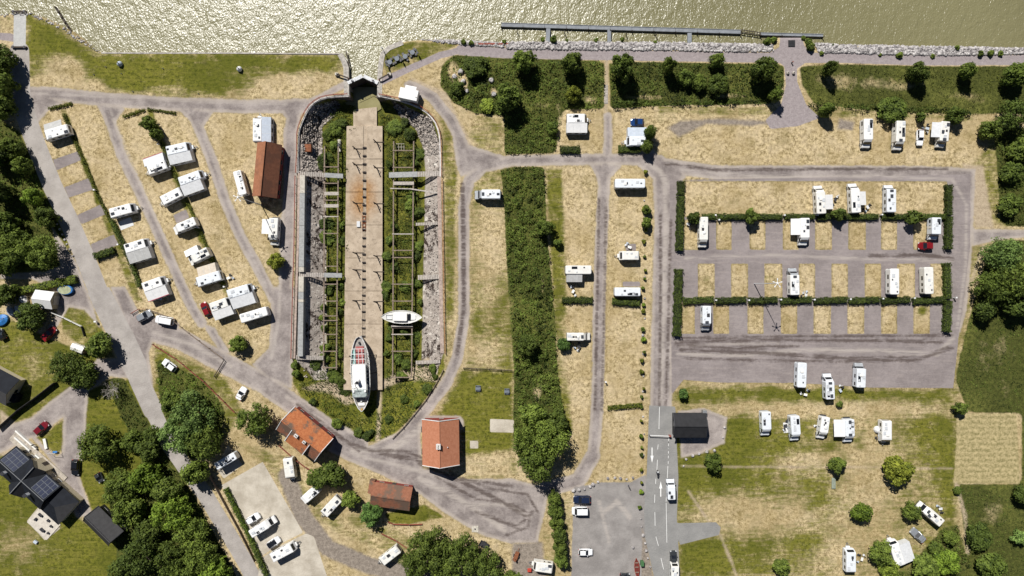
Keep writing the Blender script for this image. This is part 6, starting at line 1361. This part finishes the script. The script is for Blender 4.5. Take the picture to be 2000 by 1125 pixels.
g = thing('gangway','dark timber gangway linking the long jetty and the landing stage','gangway',P(1448,58,-.4)); g.location.z = 0; q = P(1486,64,-.4) - P(1448,58,-.4)
for s in (0,.55): MB().beam((0,-s,-.4),(q.x,q.y-s,-.4),.16).build('beam', DTIMB, g)
for k in range(8): MB().beam((q.x*k/7.5+.1,q.y*k/7.5+.1,-.3),(q.x*k/7.5+.1,q.y*k/7.5-.65,-.3),.12).build('rung', DTIMB, g)
MB().cyl((.1,-.25,-3.2),(.1,-.25,-.35),.1).build('pile', DTIMB, g); MB().cyl((q.x-.1,q.y-.25,-3.2),(q.x-.1,q.y-.25,-.35),.1).build('pile', DTIMB, g)
for k, (x, y) in enumerate(((1010,60),(1103,62),(1224,65),(1282,66))):
    tag(MB().cyl((0,0,-3.2),(0,0,.3),.12,.1,7).beam((0,0,.1),(0,-2.4,-.6),.06).build('mooring_pole', DTIMB, None, (P(x,y).x,P(x,y).y,0)), 'slim mooring pole between the long jetty and the riprap, %s from the left' % nth(k+1), 'pole', 'mooring poles')
q = P(109,15,-.6); t = thing('timber_breakwater','dark line of old piles running from the left shore into the river','breakwater',(q.x,q.y,0)); o0 = Vector((q.x,q.y,0)); pp = [P(x,y,-.7) for x,y in ((109,15),(128,45),(146,72),(165,88),(197,111))]
for a, b in zip(pp[:-1], pp[1:]):
    MB().beam(a - o0, b - o0, .45, .3).build('beam', DTIMB, t)
    for k in (0,.33,.66): 
        c = a.lerp(b, k) - o0; MB().cyl((c.x,c.y,-3.2),(c.x,c.y,-.2),.2,.17,7).build('pile', DTIMB, t)
tag(MB().box(-4.2,4.2,-.2,.2,-.6,.25).build('timber_bulkhead', RTIMB, None, P(960,86)), 'reddish timber bulkhead on the shore left of the riprap', 'bulkhead')
bw = thing('board_path','pale board path through the waterfront thicket','board path',P(1183.5,165)); 
for k in range(12): MB().box(-.45,.45,-4.7+k*.4-.18+.0,-4.7+k*.4+.18,.06,.12).build('plank', PTIMB, bw)
MB().box(-.35,-.25,-4.9,.1,-.02,.06).box(.25,.35,-4.9,.1,-.02,.06).build('bearer', TIMB, bw)
gp = thing('grill_pit','black square steel grate on the paved waterfront node','grate',P(1546,85))
MB().box(-.85,.85,-.8,.8,.0,.14).build('plate', BLACKR, gp)
for k in range(5): MB().box(-.8,.8,-.7+k*.34,-.64+k*.34,.14,.18).build('bar', DARKM, gp)
for x, lb in ((1538,'left pale boulder blocking the waterfront path'),(1549,'right pale boulder blocking the waterfront path')): tag(MB().rbox(-.35,.35,-.42,.42,-.05,.7,.3,.3).build('boulder', PTIMB, None, P(x,143)), lb, 'boulder')
tag(MB().cyl((0,0,0),(0,0,.9),.16,.14,8).use(1).cyl((0,0,.9),(0,0,1.0),.18,.12,8).build('bollard', [DARKM,RTIMB], None, P(1546,123)), 'dark bollard in the middle of the waterfront node', 'bollard')
for y, lb in ((23.5,'dark rail across the outer end of the boat ramp'),(93,'dark rail across the street end of the boat ramp')): tag(MB().box(-1.9,1.9,-.18,.18,0,.5).use(1).box(-1.6,-1.2,-.3,.3,.5,.6).box(1.2,1.6,-.3,.3,.5,.6).build('ramp_rail', [DTIMB,DARKM], None, P(39,y)), lb, 'rail')
# picnic place
def picnic(px, py, label):
    t = thing('picnic_table', label, 'table', P(px, py), trd.uniform(0,1.5)); MB().cyl((0,0,.68),(0,0,.74),.62,.62,14).build('table_top', mat('slate_blue', (.13,.15,.18), .6), t); MB().cyl((0,0,0),(0,0,.68),.08).build('leg', DARKM, t)
    for k in range(4):
        a = k * 1.5708; MB().rbox(.95*math.cos(a)-.3,.95*math.cos(a)+.3,.95*math.sin(a)-.3,.95*math.sin(a)+.3,.40,.46,.12,.03).box(.95*math.cos(a)-.05,.95*math.cos(a)+.05,.95*math.sin(a)-.05,.95*math.sin(a)+.05,0,.41).build('seat', DARKM, t)
for i,(x,y) in enumerate(((762,123),(776,116),(792,112),(806,104))): picnic(x,y,['westmost','second','third','eastmost'][i]+' round picnic table on the grass by the dock mouth')
def parasol(px, py, label):
    t = thing('parasol', label, 'parasol', P(px, py)); MB().cyl((0,0,.0),(0,0,.1),.35,.3,10).build('base', DARKM, t); MB().cyl((0,0,.1),(0,0,3.0),.03).build('pole', STEEL, t); MB().cyl((0,0,1.1),(0,0,1.8),.16,.24,8).cyl((0,0,1.8),(0,0,2.9),.24,.05,8).build('canopy', LB, t)
parasol(756,127,'closed white parasol at the west end of the picnic tables'); parasol(785,117,'closed white parasol between the middle picnic tables'); parasol(815,103,'closed white parasol at the east end of the picnic tables')
t = thing('navigation_mark','slim white navigation mark on the point by the dock mouth','mark',P(750,101)); MB().cyl((0,0,0),(0,0,3.4),.1,.07,8).build('post', WHITE, t); MB().box(-.3,.3,-.05,.05,2.4,3.2).build('board', WHITE, t)
# lamp masts
def mast(bx, by, label, hh=15.2):
    t = thing('lamp_mast', label, 'lamp mast', P(bx, by), .3); MB().cyl((0,0,0),(0,0,hh),.13,.07,8).build('pole', LGREY, t); MB().cyl((0,0,hh-.1),(0,0,hh+.2),.3,.2,8).build('hub', WHITE, t)
    for k in range(5):
        a = k * 1.2566; u = Vector((math.cos(a), math.sin(a), 0)); MB().beam(u*.2+Vector((0,0,hh)), u*.85+Vector((0,0,hh)), .10).build('arm', WHITE, t); MB().rbox(-.22,.22,-.12,.12,-.06,.06,.05,.03).build('lamp', LB, t, u*.95+Vector((0,0,hh)), a)
mast(1473,554,'tall mast with five white lamp heads in the middle pitch row'); mast(511,400.5,'tall mast with five white lamp heads beside the red barn',15.0)
# barrier and road paint
PAINTW = mat('road_paint', (.72,.72,.70), .7, 0, .06, 3)
def mark(name, pts, label):
    m_ = MB(); m_.add([P(x, y) + Vector((0,0,.012)) for x, y in pts], [tuple(range(len(pts)))]); o = m_.build(name, PAINTW); return struct(o)
def stripe(a, b, w=.85):
    d = Vector((b[0]-a[0], b[1]-a[1])).normalized(); n = Vector((-d.y, d.x)) * w / 2
    mark('lane_marking', [(a[0]-n.x,a[1]-n.y),(b[0]-n.x,b[1]-n.y),(b[0]+n.x,b[1]+n.y),(a[0]+n.x,a[1]+n.y)], '')
stripe((1288,795),(1287,838)); stripe((1285.5,868),(1284.5,878)); stripe((1284,898),(1283,918)); stripe((1281,935),(1280.5,945)); stripe((1279,966),(1278.5,982)); stripe((1279,1000),(1279.5,1027)); stripe((1281,1048),(1286,1066)); stripe((1291,1090),(1296,1112)); stripe((1306,856),(1305.5,875))
for y in (861,871,881,890,901): stripe((1306-(y-861)*.02,y),(1305.8-(y-861)*.02,y+5))
stripe((1304.5,910),(1301,980)); stripe((1301,982),(1302.5,1060))
def arrow(x, y, up):
    s = 1 if up else -1
    mark('road_arrow', [(x-.9,y+s*14),(x-.9,y-s*2),(x-3,y-s*2),(x,y-s*16),(x+3,y-s*2),(x+.9,y-s*2),(x+.9,y+s*14)], '')
arrow(1273.5,888,False); arrow(1290.5,956,True)
q = P(1309,852,1.0); t = thing('road_barrier','white road barrier with its arm lowered beside the black hut','barrier',(q.x,q.y,0)); MB().rbox(-.25,.25,-.2,.2,0,1.15,.05,.05).build('cabinet', RTIMB, t); MB().beam((.2,0,1.02),(-5.2,.25,1.02),.14).build('arm', WHITE, t); MB().box(-5.25,-5.1,.15,.35,0,1.1).build('rest_post', STEEL, t)
# fences and walls
FP = MB().box(-.06,.06,-.06,.06,0,1.0).mesh('post', TIMB)
def fence(label, pts, h=.95, m=TIMB, step=2.2, name='fence', solid=False):
    q = [P(*p) for p in pts]; t = thing(name, label, 'fence', q[0]); o0 = Vector(t.location)
    for a, b in zip(q[:-1], q[1:]):
        n = max(1, int((b - a).length / step))
        for k in range(n): link('post', FP, t, a.lerp(b, k / n) - o0)
        if solid: MB().beam(a - o0 + Vector((0,0,h/2)), b - o0 + Vector((0,0,h/2)), .10, h - .06).build('panel', m, t)
        else:
            for hh in (.45, .9): MB().beam(a - o0 + Vector((0,0,hh*h)), b - o0 + Vector((0,0,hh*h)), .08, .13).build('rail', m, t)
fence('brown wooden fence along the verge below the junction', [(300,672),(345,700),(400,745),(440,785),(460,805)], m=RTIMB); fence('thin dark fence across the lawn above the orange cottage', [(905,718),(955,720),(1001,723)], m=DTIMB); fence('brown fence along the lower camp edge by the junction', [(288,603),(330,618),(370,650),(410,680),(437,700)], m=TIMB)
fence('black solid fence between the garden and the paved drive', [(0,836),(40,800),(75,775),(112,746)], 1.6, WALLB, solid=True); fence('long white-topped low garden wall below the tent garage', [(101,609),(128,621),(161,637)], .9, OFFW, solid=True); fence('dark low wall end beside the round garden tree', [(162,638),(168,657)], .9, WALLB, solid=True)
fence('brown fence between the yard and the street', [(410,925),(440,980),(470,1035),(500,1095)], 1.2, TIMB, solid=True); fence('rough fence behind the caravans below the small house', [(745,1040),(775,1055),(797,1070)], m=RTIMB); fence('red plank fence round the small house garden', [(758,1018),(768,1023),(800,1024),(825,1023)], .6, RTIMB, solid=True); fence('reddish fence behind the old house', [(545,868),(570,890),(598,912),(612,918)], m=RTIMB)
fence('low dark edging along the south-east rim of the dock', [(866,722),(850,752),(832,780),(808,810),(788,834),(766,856)], .6, TIMB); fence('short brown fence at the junction beside the silver car', [(258,612),(272,604),(288,603)], .8, RTIMB)
fence('wooden gate posts across the lane by the verge', [(420,735),(428,722),(440,702)], .9, DTIMB)
# boulders along lanes
brd = random.Random(2)
def boulder(px, py, r, lb, grp, m=None):
    mb_ = MB(); n = 7; rr = [r * brd.uniform(.8,1.2) for _ in range(n)]
    ring = lambda s, zz: [(rr[k]*s*math.cos(6.283*k/n), rr[k]*s*math.sin(6.283*k/n), zz) for k in range(n)]
    mb_.rings([ring(.9,-.05), ring(1.0,r*.4), ring(.75,r*.95), ring(.3,r*1.15)]); tag(mb_.build('boulder', m or STONES.m, None, P(px,py), brd.uniform(0,6)), lb, 'boulder', grp)
for k, (x, y) in enumerate(((1120,958),(1131,957),(1141,955),(1152,950),(1158,946),(1168,941),(1187,934),(1201,933),(1212,934),(1224,936),(1236,933))): boulder(x,y,brd.uniform(.3,.55),'%s pale boulder from the left in the curved row above the car park' % nth(k+1),'boulders above the car park')
for k, (x, y) in enumerate(((1236,1069),(1252,1013),(1253,1028),(1256,1045),(1260,1061),(1262,1075),(1265,1090),(1270,1107))): boulder(x,y,brd.uniform(.25,.5),['lone boulder on the verge near the lower car park','%s boulder from the top between car park and marked road' % nth(max(k,1))][k>0],'boulders by the marked road')
for k in range(16): boulder(1259-k*.3+brd.uniform(-2,3),352+k*38+brd.uniform(-6,6),brd.uniform(.2,.4),'small stone between the planted shrubs by the camp road, %s from the top' % nth(k+1),'stones in the shrub row')
for k, (x, y) in enumerate(((101,418),(107,428),(112,438),(117,448),(122,458),(127,468),(131,477),(137,487),(143,500))): boulder(x,y,brd.uniform(.25,.4),'%s pale kerb boulder from the top along the left of the street' % nth(k+1),'boulders by the street')
for k, (x, y) in enumerate(((1395,880),(1380,882),(1365,886),(1352,890),(1340,897),(1335,910),(1415,835),(1412,855))): boulder(x,y,brd.uniform(.25,.45),'%s stone of the edging round the black hut gravel' % nth(k+1),'stones round the hut')
for i,(x,y) in enumerate(((888,150),(900,140),(905,160),(912,178),(960,158),(965,185))): boulder(x,y,brd.uniform(.5,.9),'%s pale rock from the left in the pond thicket' % nth(i+1),'rocks in the pond thicket')
PW = [(189,372),(235,478),(336,327),(390,445),(441,560),(313,283),(1395,421),(1529,421),(1593,421),(1718,420),(1396,586),(1460,586),(1522,585),(1587,585),(1657,584),(1720,583),(1781,582),(1862,581),(1182,745),(1402,430)]
for k, (x, y) in enumerate(sorted(PW)):
    t = thing('power_post', 'small white power post by the hedges, %s from the left of the camp' % nth(k + 1), 'power post', P(x, y), 0, 'power posts'); MB().box(-.14,.14,-.12,.12,0,1.25).build('cabinet', WHITE, t); MB().box(-.2,.2,-.18,.18,1.25,1.33).build('lid', LB, t); MB().box(-.10,.10,-.14,-.11,.6,.95).build('socket_panel', BLUEG, t)
# buoys and barrels on the left shore
for (x,y,m,lb) in ((236,126,BLUEG,'blue-grey round buoy lying on the shore lawn'),(469,136,WHITE,'white round buoy lying on the shore lawn')):
    t = thing('buoy', lb, 'buoy', P(x,y)); MB().rings([[(r_*math.cos(6.283*k/12),r_*math.sin(6.283*k/12),zz) for k in range(12)] for r_,zz in ((.4,0),(.66,.3),(.7,.6),(.46,1.0),(.14,1.32))]).build('body', m, t, smooth=True); MB().cyl((0,0,1.3),(0,0,1.6),.12,.12).build('ring', DARKM, t)
for k, (x, y) in enumerate(((184,146),(207,131),(238,144),(260,179),(319,134),(388,183))): tag(MB().cyl((0,0,0),(0,0,.35),.14,.12,8).use(1).cyl((0,0,.35),(0,0,.42),.12,.1,8).build('lawn_marker', [LB,DARKM], None, P(x,y)), 'small pale marker post in the shore lawn, %s from the left' % nth(k+1), 'marker', 'markers in the shore lawn')
for (x,y,a,b,m,lb) in ((934,758,10,9,GCONC,'left grey sandpit cover on the cottage lawn'),(990,764,12,10,GCONC,'right grey sandpit cover on the cottage lawn')):
    t = thing('table_bench', lb, 'bench', P(x,y)); MB().box(-.65,.65,-.35,.35,.66,.72).build('top', MATS['slate_blue'], t); MB().box(-.65,.65,-.72,-.48,.4,.45).build('seat', MATS['slate_blue'], t); MB().box(-.65,.65,.48,.72,.4,.45).build('seat', MATS['slate_blue'], t); MB().box(-.5,-.4,-.65,.65,0,.66).build('leg', DARKM, t); MB().box(.4,.5,-.65,.65,0,.66).build('leg', DARKM, t)
    t['label'] = lb.replace('sandpit cover', 'picnic bench table')
t = thing('well_cover','square pale well cover on the gravel turning place','cover',P(928,1033)); MB().box(-.85,.85,-.8,.8,0,.12).build('slab', CONC, t); MB().cyl((0,0,.12),(0,0,.2),.2,.2,10).build('lid', DARKM, t)
t = thing('lounger_bench','grey-green lounger bench on the big lawn','bench',P(1627,943),R(90)); MB().rbox(-1.4,1.4,-.5,.5,.3,.42,.1,.05).build('seat', mat('greygreen', (.22,.25,.2), .8), t); MB().box(-1.2,-1.1,-.4,.4,0,.3).build('leg', DARKM, t); MB().box(1.1,1.2,-.4,.4,0,.3).build('leg', DARKM, t)
# camping furniture near the vehicles
def chair(px, py, a, m, lb):
    t = thing('camping_chair', lb, 'chair', P(px,py), a, 'camping chairs'); MB().box(-.25,.25,-.25,.25,.40,.45).build('seat', m, t); MB().beam((-.25,0,.45),(-.38,0,.95),.5,.05).build('backrest', m, t)
    for x in (-.22,.22):
        for y in (-.22,.22): MB().beam((x,y,0),(x,y,.4),.03).build('leg', STEEL, t)
def ctable(px, py, lb, m=LGREY, a=.9, b=.6):
    t = thing('camping_table', lb, 'table', P(px,py), trd.uniform(0,3)); MB().box(-a/2,a/2,-b/2,b/2,.68,.72).build('top', m, t)
    for x in (-a/2+.05,a/2-.05):
        for y in (-b/2+.05,b/2-.05): MB().beam((x,y,0),(x,y,.68),.03).build('leg', STEEL, t)
CL = ((296,478,'the white caravan with grey awning and chairs'),(1229,483,'the small white caravan on the dry strip'),(1747,254,'the motorhome with camping gear'),(1629,390,'the motorhome with the stepped side tent'),(1692,405,'the motorhome with the small square awning'),(1119,569,'the motorhome with the short grey awning'),(1597,832,'the narrow tilted motorhome'),(1532,830,'the motorhome with a small mat'),(1572,577,'the motorhome by the lamp mast'),(1571,770,'the leftmost gravel-edge motorhome'),(1715,848,'the caravan with the round tent'),(1130,677,'the camper van by the grey-green bush'),(1834,992,'the diagonal motorhome'),(1681,1090,'the caravan at the bottom of the big lawn'),(1808,252,'the white car below the rough meadow'),(1814,463,'the corner pitch motorhome'),(1343,438,'the western upper pitch'),(448,543,'the caravan with the beige awning'),(1639,762,'the middle gravel-edge motorhome'))
for i, (x, y, w) in enumerate(CL):
    ctable(x, y, 'camping table beside ' + w, (LGREY, OFFW, BLUEG, DARKM)[i % 4])
    for k in range(trd.choice((2,3,4))):  # chairs of one set look alike
        a = trd.uniform(0,6.28); d = trd.uniform(7,11); chair(x + d*math.cos(a)*.8, y + d*math.sin(a), trd.uniform(0,6.28), (DARKM, BLUEG, DARKM, LGREY)[(i+k)%4], 'folding camping chair at the table beside ' + w)
tag(MB().box(-1.75,1.75,-1.1,1.1,.0,.05).build('floor_mat', LGREY, None, P(246,437), R(22)), 'pale floor mat beside the single white caravan', 'mat'); tag(MB().box(-.9,.9,-1.3,1.3,.0,.05).build('floor_mat', LB, None, P(1537,835), R(5)), 'small white mat left of the motorhome on the green lawn', 'mat')
c = P(1716,840,.8); t = thing('pop_up_tent','small round white tent beside the caravan on the green lawn','tent',(c.x,c.y,0)); MB().rings([[(r_*math.cos(6.283*k/12),r_*math.sin(6.283*k/12),zz) for k in range(12)] for r_,zz in ((.95,0),(.9,.5),(.65,.95),(.3,1.2),(.05,1.28))]).build('canopy', LB, t); MB().box(.6,.95,-.25,.25,.02,.7).build('door', LGREY, t)
tag(MB().cyl((0,0,0),(0,0,1.2),.04).use(1).rings([[(r_*math.cos(6.283*k/10),r_*math.sin(6.283*k/10),zz) for k in range(10)] for r_,zz in ((.12,1.2),(.4,1.35))]).build('satellite_dish', [STEEL,LB], None, P(319,583)), 'small satellite dish beside the crimson-edged caravan', 'dish')
# gardens
def tarp(px, py, a, b, ang, m, lb):
    t = thing('tarpaulin_boat', lb, 'covered boat', P(px,py,.5), R(ang)); t.location.z = 0; a *= S; b *= S
    MB().rings([[(a*math.cos(6.283*k/14),b*math.sin(6.283*k/14)*(1-.25*math.cos(6.283*k/14)),.0) for k in range(14)],[(a*.98*math.cos(6.283*k/14),b*.95*math.sin(6.283*k/14),.7) for k in range(14)],[(a*.5*math.cos(6.283*k/14),b*.35*math.sin(6.283*k/14),1.1) for k in range(14)]]).build('cover', m, t); MB().beam((-a*.6,0,1.12),(a*.6,0,1.12),.08).build('ridge_pole', STEEL, t)
BT = mat('blue_tarpaulin', (.03,.16,.42), .5, 0, .25, 1.2); GT = mat('olive_tarpaulin', (.30,.32,.20), .8, 0, .2, 1.2)
pt = thing('garden_pool','round blue garden pool with a murky green cover beside the tent garage','pool',P(131,566)); MB().rings([[(1.9*math.cos(6.283*k/20),1.2*math.sin(6.283*k/20),zz) for k in range(20)] for zz in (0,.8)]).build('wall', BT, pt); MB().rings([[(s_*1.9*math.cos(6.283*k/20)-.12,s_*1.2*math.sin(6.283*k/20)-.05,zz) for k in range(20)] for s_,zz in ((.9,.78),(.88,.86))]).build('cover', GT, pt)
tarp(3,625,14,11,30,BT,'boat under a blue tarpaulin at the left edge of the gardens'); tarp(38,607,12,6,-50,BLUEG,'small boat under a pale blue cover in the garden shade'); tarp(20,608,10,6,-60,BLUEG,'narrow covered boat in the garden shade'); tarp(46,585,9,7,-30,LB,'boat under a white cover beside the tent garage')
fl = thing('letter_box','white letter box stand beside the street','post',P(190,628)); MB().rbox(-.3,.3,-.2,.2,.6,1.1,.05,.05).build('box', WHITE, fl); MB().box(-.05,.05,-.05,.05,0,.6).build('post', TIMB, fl)
sw = thing('garden_swing','garden swing frame with a blue seat on the small lawn','swing',P(110,882)); 
for s in (-1,1): MB().cyl((s*1.2,-.6,0),(s*1.0,0,2.0),.04).cyl((s*1.2,.6,0),(s*1.0,0,2.0),.04).build('leg', STEEL, sw)
MB().cyl((-1,0,2),(1,0,2),.04).build('top_bar', STEEL, sw); MB().rbox(-.6,.6,-.25,.25,.5,.6,.1,.04).build('seat', BT, sw)
tag(MB().box(-.35,.35,-1.3,1.3,.0,.45).build('raised_bed', [OFFW], None, P(90,866), R(12)), 'long white raised bed on the small lawn by the villa', 'planter')
tag(MB().rbox(-.5,.5,-.35,.35,0,.55,.1,.1).build('garden_box', BLUEG, None, P(71,1058), R(-35)), 'small blue-grey box on the villa lawn', 'box')
# bottom edge clutter
t = thing('wheelbarrow','red wheelbarrow beside the caravan at the bottom edge','wheelbarrow',P(1034,1112)); MB().rbox(-.5,.5,-.45,.45,.35,.75,.1,.08).build('tray', mat('bright_red', (.42,.05,.03), .5), t); MB().cyl((.75,-.06,.2),(.75,.06,.2),.2,.2,10).build('wheel', RUBBER, t); MB().beam((-1.0,-.3,.6),(.7,-.1,.25),.05).beam((-1.0,.3,.6),(.7,.1,.25),.05).build('handle', STEEL, t); MB().beam((-.3,-.3,0),(-.3,-.3,.4),.05).beam((-.3,.3,0),(-.3,.3,.4),.05).build('leg', STEEL, t)
t = thing('farm_trailer','rusty red farm implement at the bottom edge by the thicket','implement',P(1008,1085),R(70)); MB().rbox(-1.2,1.2,-.5,.5,.4,.8,.08,.06).build('frame', RUST, t); wheels(t,(0,),1.5); MB().beam((1.2,0,.5),(2.2,0,.4),.1).build('drawbar', RUST, t); MB().cyl((-.8,0,.8),(-.8,0,1.5),.2,.25).build('hopper', RUST, t)
t = thing('waste_bin','green waste bin beside the rust-red open boat','bin',P(1253,1098)); MB().rbox(-.4,.4,-.6,.6,.1,1.1,.08,.06).build('body', mat('bin_green', (.05,.13,.05), .6), t); MB().rbox(-.44,.44,-.64,.64,1.1,1.2,.08,.05).build('lid', MATS['bin_green'], t)
t = thing('dark_trailer','dark open trailer under the trees of the bottom thicket','trailer',P(945,1062),R(-30)); MB().box(-1.1,1.1,-.7,.7,.4,.46).box(-1.1,1.1,-.7,-.64,.46,.8).box(-1.1,1.1,.64,.7,.46,.8).box(-1.1,-1.04,-.64,.64,.46,.8).box(1.04,1.1,-.64,.64,.46,.8).build('bed', DARKM, t); wheels(t,(0,),1.6); MB().beam((1.1,0,.45),(2.1,0,.45),.08).build('drawbar', STEEL, t)
